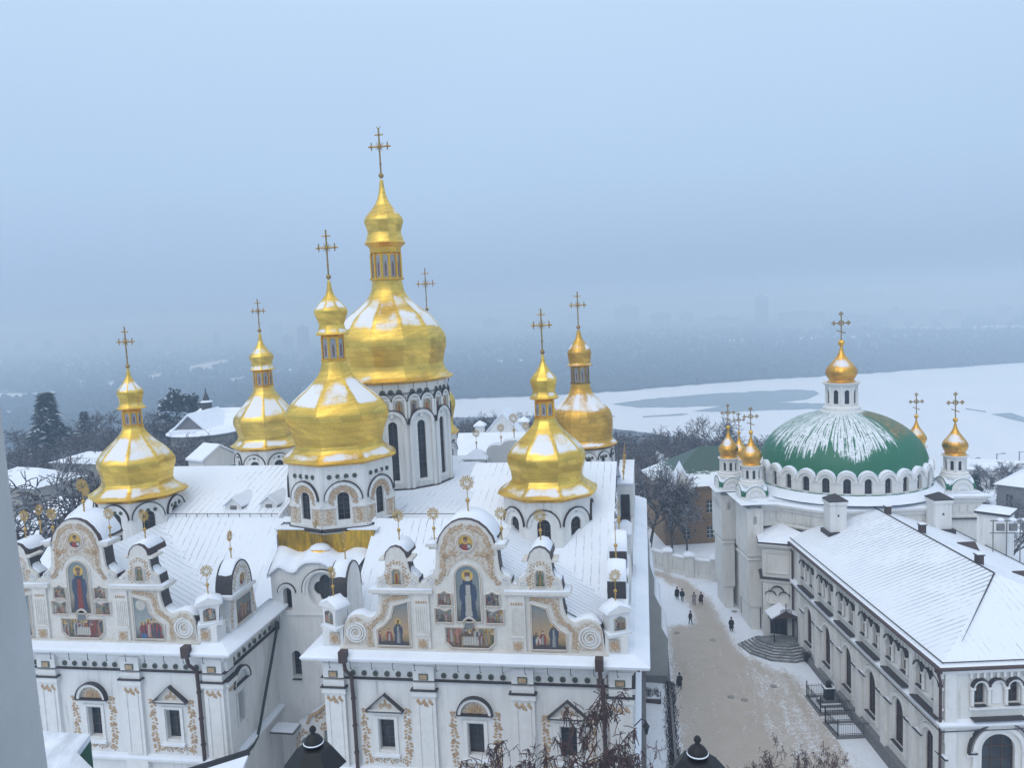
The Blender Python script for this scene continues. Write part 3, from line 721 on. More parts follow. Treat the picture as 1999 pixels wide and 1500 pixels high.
        d = MB(); d.arc(SF, 53.25, 12.95, 1.18, 1.27, 0, .34, 0, PI, 14); d.box(51.0, 52.5, 0, .42, 14.0, 14.1, 0, SF); d.box(52.0, 54.5, .0, .3, 12.95, 13.02, 0, SF); d.build('flashing', M_DARKMETAL, o)
        q = MB()
        for j in range(4): leaf(q, SF.shift(0, 0, .23), 51.45+.2*j, 13.42, -PI/2, .35, .2, .08)
        q.build('capital_ornament', M_STUCCO, o)
    # ---- window pediments, frames and garlands
    for i, (a, z0, z1) in enumerate(wins):
        w = MB(); w.strip(F, [(a-.72, z0-.2), (a+.72, z0-.2), (a+.72, z1+.18), (a-.72, z1+.18)], .26, 0, .10, 0, True); w.box(a-1.15, a+1.15, 0, .16, z1+.42, z1+.6, 0, F); w.box(a-.95, a+.95, 0, .3, z0-.42, z0-.30, 0, F)
        t = MB(); tg = MB(); q = MB(); tym = MB()
        if i == 1:
            w.arc(F, a, 12.35, .98, 1.22, 0, .3, 0, PI, 14); t.arc(F, a, 12.35, 1.2, 1.265, 0, .40, 0, PI, 16); tym.prism([(a-1, 12.36), (a+1, 12.36)]+arcpts(a, 12.36, 1.0, 0, PI, 12), F, 0, .05)
            for k in range(9): leaf(q, F.shift(0, 0, .05), a, 12.4, .15+(PI-.3)*k/8, .75, .16, .1)
            scroll(q, F.shift(0, 0, .05), a-.3, 12.65, .2, 1.4, 0, 1, .06); scroll(q, F.shift(0, 0, .05), a+.3, 12.65, .2, 1.4, PI, -1, .06)
        else:
            tri = [(a-1.3, 12.35), (a+1.3, 12.35), (a, 13.5)]; w.strip(F, tri, .16, 0, .28, 0, True); t.strip(F, [(a-1.38, 12.36), (a, 13.57), (a+1.38, 12.36)], .055, 0, .40); tym.prism(tri, F, 0, .05)
            scroll(q, F.shift(0, 0, .05), a-.28, 12.62, .2, 1.4, 0, 1, .06); scroll(q, F.shift(0, 0, .05), a+.28, 12.62, .2, 1.4, PI, -1, .06); leaf(q, F.shift(0, 0, .05), a, 12.6, PI/2, .6, .22, .1)
        t.box(a-1.3, a+1.3, 0, .34, 12.27, 12.33, 0, F)
        o = w.build('window_surround', M_WHITE2, par); t.build('flashing', M_DARKMETAL, o); tym.build('tympanum', M_GABLE if i != 1 else M_TAN, o)
        for s in (-1, 1):
            P = [(a+s*1.65, 12.5), (a+s*1.5, 11.9), (a+s*1.6, 11.2), (a+s*1.45, 10.4), (a+s*1.6, 9.7), (a+s*1.5, 9.0), (a+s*1.45, 8.45)]
            garland(q, F, P, .30, .17, .11, R, 1.3)
            for z in (12.3, 11.4, 10.3, 9.3): scroll(q, F, a+s*1.62, z, .17, 1.3, 0, s, .05)
        garland(q, F, [(a-1.45, 8.45), (a-.9, 8.75), (a-.4, 8.5), (a, 8.8), (a+.4, 8.5), (a+.9, 8.75), (a+1.45, 8.45)], .24, .12, .085, R, 1.2)
        q.build('stucco_garland', M_STUCCO, o)
        sn = MB(); sn.box(a-.93, a+.93, .02, .3, z0-.30, z0-.24, 0, F); sn.build('sill_snow', M_SNOW, o)
    # ---- gable
    half = GAB; full = half+refl(half[:-1])[::-1]
    g = MB(); g.prism(full, G, -1.15, 0, 0)
    barrel = [p for p in full if p[1] > 24.3]; g.prism([(-1.98, 24.2)]+barrel[1:-1]+[(1.98, 24.2)], G, -2.6, -1.14, 0)
    for s in (-1, 1):
        sm = [(s*a, b) for a, b in half if -5.8 < a < -4.1 and b > 23.3]; g.prism(sm, G, -2.2, -1.14, 0)
        g.box(min(s*6.95, s*2.45), max(s*6.95, s*2.45), -1.3, .30, 21.0, 21.2, 0, G); g.box(min(s*6.75, s*2.65), max(s*6.75, s*2.65), -1.3, .18, 20.85, 21.0, 0, G)
        g.box(min(s*2.75, s*1.95), max(s*2.75, s*1.95), -1.3, .22, 24.22, 24.4, 0, G); g.box(min(s*2.55, s*2.0), max(s*2.55, s*2.0), -1.2, .12, 24.05, 24.22, 0, G)
        for q in (5.95, 3.95): g.box(s*q-.18, s*q+.18, -1.2, .12, 23.2, 23.36, 0, G)
        # pilaster strips with flutes
        g.box(min(s*3.85, s*2.75), max(s*3.85, s*2.75), 0, .16, 16.95, 20.85, 0, G)
        for k in range(6): g.box(s*(2.95+.15*k)-.03, s*(2.95+.15*k)+.03, .16, .20, 18.2, 20.05, 0, G)
        g.box(min(s*3.8, s*2.8), max(s*3.8, s*2.8), .16, .24, 18.0, 18.12, 0, G)
    g.box(-9.3, 9.3, -1.2, .22, 16.8, 17.02, 0, G)
    go = g.build('gable', M_GABLE, par)
    dk = MB()
    dk.strip(G, [p for p in full if p[1] > 24.4], .06, -2.65, .05)
    for s in (-1, 1): dk.strip(G, [(s*a, b) for a, b in half if -5.8 < a < -4.1 and b > 23.3], .05, -2.25, .04)
    dk.build('flashing', M_BROWNMETAL, go)
    bk = Parts()   # brown metal cladding on the flanks and back of the gable
    for s in (-1, 1):
        for a, b0, b1, w in ((6.38, 19.6, 20.85, .02), (5.74, 22.3, 23.2, .02), (4.13, 22.4, 23.2, .02), (2.14, 22.6, 24.05, .02)):
            sg = s*(1 if a in (6.38, 5.74, 2.14) else -1)
            pass
    for i_ in range(len(full)-1):
        p_, q_ = Vector(full[i_]), Vector(full[i_+1]); dv = q_-p_
        if abs(dv.x) < .55*dv.length and dv.length > .12: bk.n().strip(G, [p_, q_], .05, -1.14, -.2)
    bk.build('flank_cladding', M_DARKMETAL, go)
    sb = MB(); snow_on(sb, G, full, -1.1, -.22, .13)
    snow_on(sb, G, [p for p in full if p[1] > 24.4], -2.6, -.5, .2, lim=.25)
    for s in (-1, 1):
        ss = [(s*a, b) for a, b in half if -5.8 < a < -4.1 and b > 23.3]
        snow_on(sb, G, ss if s > 0 else ss[::-1] if ss[0][0] > ss[-1][0] else ss, -2.2, -.45, .16, lim=.25)
        sb.box(min(s*6.9, s*2.5), max(s*6.9, s*2.5), -1.25, .28, 21.2, 21.27, 0, G); sb.box(min(s*2.72, s*2.0), max(s*2.72, s*2.0), -1.2, .2, 24.4, 24.48, 0, G)
    sb.build('snow_cap', M_SNOW, go, smooth=True)
    # beige relief ground behind the ornament
    bg_ = Parts()
    up = [(-1.9, 22.4), (-1.82, 23.9), (-1.62, 24.4), (-1.45, 25.0), (-.9, 25.55), (0, 25.75), (.9, 25.55), (1.45, 25.0), (1.62, 24.4), (1.82, 23.9), (1.9, 22.4), (1.35, 22.2), (1.1, 22.75), (.6, 23.25), (0, 23.4), (-.6, 23.25), (-1.1, 22.75), (-1.35, 22.2)]
    bg_.n().prism(up, G, 0, .035, 0)
    orn = Parts(); vol = Parts()
    for s in (-1, 1):
        band = [(s*6.85, 17.05), (s*6.95, 18.5), (s*6.6, 18.75), (s*6.0, 19.0), (s*5.75, 19.6), (s*5.6, 20.2), (s*4.15, 20.62)]
        bandb = [(s*4.15, 20.78), (s*6.15, 20.75), (s*6.15, 20.1), (s*6.3, 19.5), (s*6.6, 19.1), (s*7.1, 18.85), (s*7.55, 18.7), (s*7.35, 17.05)]
        bg_.n().prism(band+bandb, G, 0, .035, 0)
        garland(orn.n(), G.shift(0, 0, .03), [(s*7.1, 17.15), (s*7.15, 18.4), (s*6.55, 18.95), (s*6.05, 19.4), (s*5.88, 20.1), (s*5.7, 20.5), (s*4.3, 20.7)], .24, .11, .075, R, .75)
        bg_.n().prism([(s*8.95, 17.2), (s*8.9, 18.6), (s*8.45, 19.1), (s*7.9, 19.15), (s*7.3, 18.75), (s*7.45, 17.2)], G, 0, .03, 0)
        for rr in (.72, .55, .38): vol.n().arc(G, s*8.13, 18.05, rr-.06, rr, .02, .10, 0, 2*PI, 22)
        scroll(vol.n(), G.shift(0, 0, .04), s*8.13, 18.05, .78, 3.0, PI/2, s, .09)
        # small aedicule volutes and ornament
        for vx, sg in ((6.05, 1), (3.75, -1)):
            scroll(vol.n(), G.shift(0, 0, .02), s*vx, 21.7, .30, 1.8, PI/2, s*sg, .07); garland(orn.n(), G, [(s*(vx-sg*.3), 21.5), (s*(vx-sg*.42), 22.2)], .22, .14, .1, R)
        garland(orn.n(), G, [(s*5.55, 21.4), (s*5.5, 22.9), (s*4.95, 23.15), (s*4.4, 22.9), (s*4.35, 21.4)], .2, .12, .11, R)
        scroll(vol.n(), G.shift(0, 0, .02), s*2.65, 21.85, .33, 1.8, PI/2, s, .08)
        # upper arch ornament
        garland(orn.n(), G.shift(0, 0, .03), [(s*2.3, 21.6), (s*1.9, 21.9), (s*1.6, 22.5), (s*1.65, 23.3), (s*1.3, 23.7), (s*.7, 23.75)], .22, .12, .07, R, 1.2)
        garland(orn.n(), G.shift(0, 0, .03), [(s*1.75, 23.6), (s*1.55, 24.3), (s*1.3, 25.0), (s*.8, 25.45), (s*.2, 25.6)], .22, .12, .07, R, 1.2)
        scroll(orn.n(), G.shift(0, 0, .04), s*1.5, 23.55, .22, 1.5, 0, s, .06)
        for q, z0, z1 in ((3.3, 17.1, 17.75), (9.72, 17.15, 18.0)):
            bg_.n().box(s*q-.36, s*q+.36, .02, .20 if q < 4 else .05, z0, z1, 0, G if q < 4 else G)
            orn.n()
            for k in range(8): leaf(orn.c(), G.shift(0, 0, .20 if q < 4 else .05), s*q, (z0+z1)/2, k*PI/4, .34, .16, .06)
        orn.n()
        for k in range(5): leaf(orn.c(), G.shift(0, 0, .17), s*(2.95+.17*k), 20.25, PI/2, .22, .13, .06)
    bg_.build('relief_panel', M_TAN, go); orn.build('stucco_ornament', M_STUCCO, go); vol.build('volute', M_WHITE2, go)
    # ---- murals
    st = ('saint_red', 'side_group') if left else ('saint_blue', 'side_saint')
    mural('painting', [(-.9, 18.98), (.9, 18.98), (.9, 22.1)]+arcpts(0, 22.1, .9, 0, PI, 10)[1:-1]+[(-.9, 22.1)], G, st[0], sd+1, par, .05, .045, .16)
    mural('painting', [(.60*math.cos(2*PI*i/24), 24.5+.62*math.sin(2*PI*i/24)) for i in range(24)], G, 'bust', sd+2, par, .06, .045, .16)
    mural('painting', [(-1.72, 18.62), (-1.72, 17.55), (-1.25, 17.1), (1.25, 17.1), (1.72, 17.55), (1.72, 18.62), (.4, 18.62), (.4, 18.9)]+arcpts(0, 18.9, .4, 0, PI, 6)[1:-1]+[(-.4, 18.9), (-.4, 18.62)], G, 'scene', sd+3, par, .05, .045, .14)
    for s in (-1, 1):
        mural('painting', [(s*1.15, 20.1), (s*2.15, 20.1), (s*2.15, 20.95), (s*1.9, 21.0), (s*1.65, 21.15), (s*1.4, 21.0), (s*1.15, 20.95)], G, 'crowd', sd+4+s, par, .05, .045, .12)
        mural('painting', [(s*1.15, 18.9), (s*2.38, 18.9), (s*2.38, 19.92), (s*2.0, 19.92), (s*1.65, 19.75), (s*1.3, 19.92), (s*1.15, 19.92)], G, 'crowd', sd+7+s, par, .05, .045, .12)
        mural('painting', [(s*4.2, 17.15), (s*6.55, 17.15), (s*6.58, 18.3), (s*6.1, 18.6), (s*5.55, 19.2), (s*5.3, 20.05), (s*4.2, 20.35)], G, st[1], sd+10+s, par, .05, .05, .16)
        mural('painting', [(s*4.95-.36, 21.5), (s*4.95+.36, 21.5), (s*4.95+.36, 22.4), (s*4.95+.2, 22.65), (s*4.95-.2, 22.65), (s*4.95-.36, 22.4)], G, 'saint_ochre' if s < 0 else 'saint_green', sd+13+s, par, .05, .045, .12)
        # corner aedicule, turned to face the corner
        C = Fr((cx+s*9.85, YG+.55, 0), (math.cos(s*.5), math.sin(s*.5), 0))
        k = MB(); k.box(cx+s*9.85-.75, cx+s*9.85+.75, YG+.02, YG+1.3, 16.9, 18.25); k.box(-.85, .85, -.75, .62, 18.2, 18.35, 0, C)
        k.prism([(-.62, 18.35), (.62, 18.35), (.68, 19.5), (.85, 19.75), (-.85, 19.75), (-.68, 19.5)], C, -.6, .5, 0)
        roof = [(-.95, 19.75), (.95, 19.75), (.8, 19.95), (.3, 20.15), (0, 20.28), (-.3, 20.15), (-.8, 19.95)]
        k.prism(roof, C, -.7, .62, 0); ko = k.build('corner_pedestal', M_WHITE2, par)
        n = MB(); snow_on(n, C, [(-.95, 19.78), (-.8, 19.97), (-.3, 20.17), (0, 20.3), (.3, 20.17), (.8, 19.97), (.95, 19.78)], -.7, .6, .14); n.box(-.84, .84, -.74, .61, 18.35, 18.42, 0, C); n.build('snow_cap', M_SNOW, ko, smooth=True)
        bkm = MB(); bkm.box(-.66, .66, -.64, -.61, 18.4, 19.7, 0, C); bkm.box(-.66 if s < 0 else .64, -.64 if s < 0 else .66, -.6, .3, 18.4, 19.6, 0, C); bkm.build('flank_cladding', M_DARKMETAL, ko)
        mural('painting', [(-.42, 18.6), (.42, 18.6), (.42, 19.4), (0, 19.55), (-.42, 19.4)], C, 'crowd', sd+20+s, par, .53, .05, .10)
        finial(cx+s*9.85, YG+.55, 20.25, s*.5, .92); finial(cx+s*4.95, YG+1.0, 24.2, 0, .92); finial(cx+s*2.35, YG+.7, 24.42, 0, .92)
    finial(cx, YG+1.2, 26.1, 0, 1.08)
    # ---- rainwater pipes at the corners
    for s in ((1,) if left else (-1, 1)):
        x = s*8.75; dp = MB()
        dp.box(cx+x-.28, cx+x+.25, YF-1.55, YF-.95, 16.35, 17.15); dp.tube([(cx+x, YF-1.3, 16.5), (cx+x+.02, YF-1.15, 15.7), (cx+x+.1, YF-.35, 14.9), (cx+x+.12, YF-.3, 13), (cx+x+.12, YF-.3, 0)], .14, 8)
        for z in (13.2, 11.2, 9.2): dp.tube([(cx+x+.12, YF-.3, z), (cx+x+.12, YF-.3, z+.12)], .19, 8)
        dp.build('drainpipe', M_BROWNMETAL, par)
chapel(-41.4, True); chapel(-12.15, False)
for X, sgn in ((-30.65, 1), (-22.9, -1)):
    aedicule(church, Fr((X+sgn*.02, 54.6, 0), (0, sgn, 0)), 71, sgn > 0)
finial(-31.3, 54.6, 21.95, PI/2, .9); finial(-22.2, 54.6, 21.95, PI/2, .9)

# ---------------------------------------------------------------- roofs (one height field, metal seams under snow)
def roof_z(x, y):
    if y >= 63: 
        b = 23.1+.30*(y-63) if y < 72 else 25.8-.36*(y-72)
        if -31.3 < x < -16.2+.15*(72-y): return max(22.25, b-9) if y < 95 else 18
        return max(b, 17.3)
    rx = -42.3 if x < -26.8 else -10.9
    za = 22.6-.56*abs(x-rx); zb = 23.1-.78*(63-y)
    return max(17.0, za, zb)
def roofs():
    bx = [(-51.8, -30.9, 51.6, 96), (-22.6, -2.7, 51.6, 96), (-30.9, -22.6, 62.5, 96)]; mb = MB(); st = .45
    for x0, x1, y0, y1 in bx:
        nx = round((x1-x0)/st); ny = round((y1-y0)/st); o = len(mb.v)
        for j in range(ny+1):
            for i in range(nx+1):
                x = x0+(x1-x0)*i/nx; y = y0+(y1-y0)*j/ny; mb.v.append((x, y, roof_z(x, y)))
        for j in range(ny):
            for i in range(nx):
                a = o+j*(nx+1)+i; f = (a, a+1, a+nx+2, a+nx+1); mb.f.append(f)
                dzx = abs(mb.v[f[1]][2]-mb.v[f[0]][2]); dzy = abs(mb.v[f[3]][2]-mb.v[f[0]][2]); mb.m.append(1 if dzx > dzy+.02 else 0)
    mb.build('roof', [MR_Y, MR_X], church, fix=False)
roofs()
def dormer(x, y, z):
    m = MB(); m.prism([(-.75, 0), (.75, 0), (.75, .55), (0, 1.15), (-.75, .55)], Fr((x, y, z), (1, 0, 0)), -3.0, 0); o = m.build('dormer', M_WHITE, church)
    d = MB(); d.box(x+.75, x+.78, y+.1, y+2.6, z, z+.5); d.build('cladding', M_DARKMETAL, o)
    s = MB(); F = Fr((x, y-.1, z), (1, 0, 0)); s.prism([(-.95, .42), (0, 1.18), (.95, .42), (.95, .56), (0, 1.34), (-.95, .56)], F, -3.1, .05); s.build('snow', M_SNOW, o)
    l = MB(); l.box(-.3, .3, 0, .03, .15, .5, 0, Fr((x, y, z), (1, 0, 0))); l.build('louvre', M_STONE, o)
dormer(-36.1, 64.0, 23.25); dormer(-32.9, 64.3, 23.3)
sg = MB()   # snow guard rail along the step in the roofs
for x in range(-50, -31): sg.box(x-.02, x+.02, 62.9, 62.94, 23.05, 23.35)
sg.tube([(-50.5, 62.92, 23.32), (-31.4, 62.92, 23.32)], .03, 5); sg.tube([(-21.5, 62.92, 23.3), (-15.5, 62.92, 23.3)], .03, 5); sg.build('snow_guard', M_IRON, church)

# ---------------------------------------------------------------- recess between the chapels
def recess():
    Y = 59.3; F = Fr((0, Y, 0), (1, 0, 0))
    c = lambda x, y: (lambda P: (P.x, P.z))(atY(480+x/7.14, 1030+y/7.14, Y))
    topl = [c(*q) for q in ((310, 690), (350, 640), (400, 600), (470, 542), (530, 572), (600, 612), (680, 625), (720, 600), (770, 530), (840, 490), (930, 480), (1050, 485), (1130, 520), (1200, 580), (1240, 620), (1300, 635))]
    topl = [(-30.65, topl[0][1])]+topl+[(-23.6, topl[-1][1]+.25), (-22.95, topl[-1][1]+.5)]
    qc = c(1075, 880); ac = c(610, 1180); at = c(585, 880); wb = [(-28.9, 11.2), (-28.2, 11.2)]
    circ = [(qc[0]+1.32*math.cos(2*PI*i/28), qc[1]+1.5*math.sin(2*PI*i/28)) for i in range(28)]
    niche = archpoly(ac[0]-.1, .75, ac[1]+.1, at[1]+.2); low = archpoly(-28.9, .8, 10.5, 12.75); door = archpoly(-28.2, 1.1, .2, 6.6)
    mb = MB(); mb.prism([(-30.65, -1), (-22.95, -1)]+topl[::-1], F, -.9, 0, 0, [circ, niche, low], back=False)
    mb.box(-30.5, -23, 0, .10, ac[1]-.25, ac[1]-.1, 0, F)
    mb.arc(F, ac[0]-.1, at[1]-.15, .55, .75, 0, .12, 0, PI, 12); mb.arc(F, qc[0], qc[1], 1.55, 1.75, 0, .12, -.2, PI+.2, 20)
    o = mb.build('recess_wall', M_WHITE, church)
    quat = []
    for i in range(48):
        t = 2*PI*i/48; quat.append((qc[0]+.98*(.72+.30*abs(math.cos(2*t)))*math.cos(t), qc[1]+1.12*(.72+.30*abs(math.cos(2*t)))*math.sin(t)))
    p = MB(); p.prism(circ, F, -.75, -.5, 0, [quat], back=False); p.build('window_plate', M_WHITE, o)
    window_pane('quatrefoil_window', F, quat, -.7, church, (2, 2)); window_pane('window', F, niche, -.8, church, (1, 3)); window_pane('window', F, low, -.6, church, (1, 4))
    d = MB(); d.arc(F, ac[0]-.1, at[1]-.15, .75, .80, 0, .16, 0, PI, 12); d.arc(F, qc[0], qc[1], 1.75, 1.8, 0, .16, -.1, PI+.1, 20); d.box(-29.3, -28.5, 0, .2, 10.3, 10.38, 0, F); d.build('flashing', M_DARKMETAL, o)
    # curved snowy roof between the wavy wall head and the gilded band
    back = [(460, 265), (560, 270), (640, 300), (720, 340), (800, 350), (880, 310), (960, 250), (1040, 225), (1120, 235), (1200, 290), (1290, 355), (1370, 360), (1440, 320), (1520, 285), (1650, 290), (1750, 330), (1800, 350)]
    Yb = 61.4; B = [atY(480+x/7.14, 1030+y/7.14, Yb) for x, y in back]
    def resamp(P, n):
        L = [0]
        for a, b in zip(P, P[1:]): L.append(L[-1]+abs(b[0]-a[0])+1e-6)
        out = []
        for i in range(n+1):
            s = L[-1]*i/n; k = max(j for j in range(len(L)) if L[j] <= s+1e-9); k = min(k, len(P)-2); t = (s-L[k])/(L[k+1]-L[k]); out.append((P[k][0]+(P[k+1][0]-P[k][0])*t, P[k][1]+(P[k+1][1]-P[k][1])*t))
        return out
    n = 40; f = resamp(topl, n); b = resamp([(q.x, q.z) for q in B], n); m = MB(); K = 7
    for i in range(n+1):
        for k in range(K+1):
            t = k/K; y = Y-.28+(Yb-Y+.28)*t; zz = f[i][1]+.14+(b[i][1]-f[i][1]-.1)*t+.28*math.sin(PI*t); xx = f[i][0]+(b[i][0]-f[i][0])*t
            m.v.append((xx, y, zz+.05*noise.noise(Vector((xx, y, zz)))))
        m.v.append((f[i][0], Y-.26, f[i][1]-.02))
    for i in range(n):
        for k in range(K): m.f.append((i*(K+2)+k, (i+1)*(K+2)+k, (i+1)*(K+2)+k+1, i*(K+2)+k+1)); m.m.append(0)
        m.f.append((i*(K+2)+K+1, (i+1)*(K+2)+K+1, (i+1)*(K+2), i*(K+2))); m.m.append(0)
    ro = m.build('porch_roof_snow', M_SNOW, church, smooth=True)
    g = MB(); zt = 22.35; g.prism([(q[0], min(q[1]-.6, zt-.45)) for q in b]+[(b[-1][0], zt), (b[0][0], zt)], Fr((0, Yb, 0), (1, 0, 0)), -.3, .02); g.build('gilded_band', mat('weathered_gilding', (.75, .45, .05), .4, .9, col2=(.25, .17, .05), scale=1.2, stretch=(3, 1, .5)), ro)
    pb = MB(); pb.box(b[0][0]-.3, b[-1][0]+.3, Yb+.3, 70, 17, 22.3); pb.build('drum_plinth', M_WHITE, church)
    ps = MB(); ps.box(b[0][0]-.3, b[-1][0]+.3, Yb-.08, 70.2, 22.36, 22.48); ps.build('plinth_snow', M_SNOW, church)
    cp = atY(480+1040/7.14, 1030+330/7.14, 60.9); k = MB(); k.ball((cp.x, cp.y-.25, cp.z-.1), 1.0, 0, 14, .62); ko = k.build('porch_cupola', M_GOLDP, church); k = MB(); k.ball((cp.x, cp.y-.1, cp.z+.14), .93, 0, 14, .56); k.build('snow', M_SNOW, ko, smooth=True)
    finial(cp.x-.1, 61.0, cp.z+.35, .6, .9)
    # entrance porch at the foot of the recess
    e = MB(); P = [(a_-1.5, b_) for a_, b_ in [(-27.0, 0), (-21.6, 0), (-21.6, 9.9), (-23.9, 9.6), (-24.5, 8.9), (-25.2, 8.3), (-25.9, 7.9), (-26.2, 7.3), (-27.0, 7.3)]]
    E = Fr((0, 58.0, 0), (1, 0, 0)); e.prism(P, E, -1.2, 0, 0, [archpoly(-27.9, .9, .2, 6.0)]); eo = e.build('entrance_porch', M_WHITE, church)
    q = MB(); R = random.Random(5); q.strip(E, P[2:8], .22, 0, .2); q2 = E.shift(-1.5, 0, 0); garland(q, q2, [(-27.1, 3), (-27.1, 6), (-26.4, 6.6), (-25.7, 6), (-25.7, 3)], .3, .17, .12, R); garland(q, q2, [(-25.6, 7.5), (-24.6, 8.4), (-23.6, 9.2)], .35, .2, .12, R); garland(q, q2, [(-25.2, 7.0), (-23.4, 7.2)], .35, .2, .12, R); q.build('stucco_ornament', M_STUCCO, eo)
    s = MB(); snow_on(s, E, P[2:9][::-1], -1.1, -.02, .15); s.build('snow', M_SNOW, eo, smooth=True)
    mural('painting', [(-26.3, 2), (-24.9, 2), (-24.9, 6.8), (-26.3, 6.8)], E, 'saint_red', 91, church, .05, .08)
    window_pane('door', E, archpoly(-27.9, .9, .2, 6.0), -.6, church, (1, 5))
    cb = MB(); cb.box(-30.3, -28.3, 56.6, 58.0, 7.0, 7.12); co = cb.build('canopy', M_BROWNMETAL, church); cb = MB(); cb.box(-30.25, -28.35, 56.65, 57.95, 7.12, 7.26); cb.build('snow', M_SNOW, co)
    pp = MB(); pts = [(-30.25, 59.0, 14.9), (-30.3, 58.0, 13.0), (-30.3, 56.2, 10.2), (-30.3, 55.2, 8.6), (-30.28, 54.6, 7.9), (-30.25, 53.8, 7.65), (-30.1, 52.6, 7.75), (-30.0, 50.6, 8.0), (-30.3, 47.5, 8.1)]
    pp.tube(pts, .12, 8); pp.tube([(-30.25, 59.0, 14.7), (-30.25, 59.05, 15.3)], .2, 8); pp.box(-30.4, -29.8, 50.3, 50.9, 7.6, 8.3); pp.build('drainpipe', mat('dark_green_pipe', (.02, .035, .03), .5), church)
recess()

# ---------------------------------------------------------------- domes
def spline(P, n):
    out = []; K = len(P)
    for i in range(K-1):
        p0, p1, p2, p3 = P[max(i-1, 0)], P[i], P[i+1], P[min(i+2, K-1)]
        for k in range(n):
            t = k/n
            r = []
            for j in (0, 1):
                m1 = (p2[j]-p0[j])/2; m2 = (p3[j]-p1[j])/2
                r.append((2*t**3-3*t*t+1)*p1[j]+(t**3-2*t*t+t)*m1+(-2*t**3+3*t*t)*p2[j]+(t**3-t*t)*m2)
            out.append(tuple(r))
    return out+[P[-1]]
def gilded(name, X, Y, P, n, rot, parent, matl, snow, cols=8, per=6, seed=0):
    """faceted bell; snow(k, e, z, az) -> 0..1 gives how thick snow lies (k facet, e 0 at ridge .5 mid-facet)"""
    prof = spline(P, per); mb = MB(); mb.att = []; nn = n*cols
    L = [0.]
    for a, b in zip(prof, prof[1:]): L.append(L[-1]+math.hypot(b[0]-a[0], b[1]-a[1]))
    for z, r in prof:
        for i in range(nn):
            k, u = divmod(i, cols); u /= cols
            a0 = rot+2*PI*k/n; a1 = rot+2*PI*(k+1)/n
            x = (1-u)*math.cos(a0)+u*math.cos(a1); y = (1-u)*math.sin(a0)+u*math.sin(a1); am = a0+(a1-a0)*u; q_ = .40 if n < 20 else 0; x = X+r*(x*(1-q_)+.985*q_*math.cos(am)); y = Y+r*(y*(1-q_)+.985*q_*math.sin(am))
            e = min(u, 1-u); s = snow(k, e, z, (a0+a1)/2)
            s = max(0., min(1., s+.45*noise.noise(Vector((x*.9+seed, y*.9, z*.9)))+.55*noise.noise(Vector((x*.38+seed*2, y*.38, z*.45+3)))*(1 if s > 0 else .3)))
            mb.v.append((x, y, z)); mb.att.append(s)
    fi = 0
    for j in range(len(prof)-1):
        for i in range(nn):
            i2 = (i+1) % nn; mb.f.append((j*nn+i, j*nn+i2, (j+1)*nn+i2, (j+1)*nn+i)); mb.m.append(0)
            w = 2*PI*prof[j][1]/nn
            k, u = divmod(i, cols)
            Wd = max(.25, w*cols); mb.uv[fi] = ((i*Wd/cols, L[j]), ((i+1)*Wd/cols, L[j]), ((i+1)*Wd/cols, L[j+1]), (i*Wd/cols, L[j+1])); fi += 1
    return mb.build(name, matl, parent)
def cross(mb, x, y, z0, z1, rays=True, th=.05):
    th *= 1.25
    H = z1-z0; zc = z0+H*.62; w = H*.25
    mb.tube([(x, y, z0), (x, y, z1)], th, 5); mb.tube([(x-w, y, zc), (x+w, y, zc)], th, 5); mb.tube([(x-w*.38, y, z0+H*.87), (x+w*.38, y, z0+H*.87)], th*.8, 5)
    for s in (-1, 1):
        mb.tube([(x+s*w*.72, y, zc-w*.32), (x+s*w*.72, y, zc+w*.36)], th*.75, 5); mb.ball((x+s*w*.72, y, zc), th*1.7, n=8)
    mb.ball((x, y, zc), th*2.6, n=8); mb.ball((x, y, z0+H*.87), th*1.5, n=8); mb.ball((x, y, z0+H*.25), th*1.5, n=8)
    if rays:
        for k in range(16):
            a = 2*PI*k/16+PI/16; q = H*.115 if k % 2 else H*.09; mb.tube([(x, y, zc), (x+q*math.cos(a), y, zc+q*math.sin(a))], th*.35, 4)
def crescent(mb, x, y, z, r):
    mb.tube([(x+r*math.cos(t), y, z+r*math.sin(t)) for t in [PI*1.05+PI*.9*i/8 for i in range(9)]], .04, 5)

def facet_frames(X, Y, r, n, rot):
    """outward frames at the middle of each wall of an n-sided drum (r = corner radius)"""
    out = []
    for k in range(n):
        a0 = rot+2*PI*k/n; a1 = rot+2*PI*(k+1)/n; p0 = Vector((X+r*math.cos(a0), Y+r*math.sin(a0), 0)); p1 = Vector((X+r*math.cos(a1), Y+r*math.sin(a1), 0))
        out.append((Fr((p0+p1)/2, p1-p0), (p1-p0).length, (a0+a1)/2))
    return out
def facing(fr):
    c = Vector((0, 0, CAMZ)); v = c-fr.o; v.z = 0; return v.normalized().dot(fr.n) > -.15

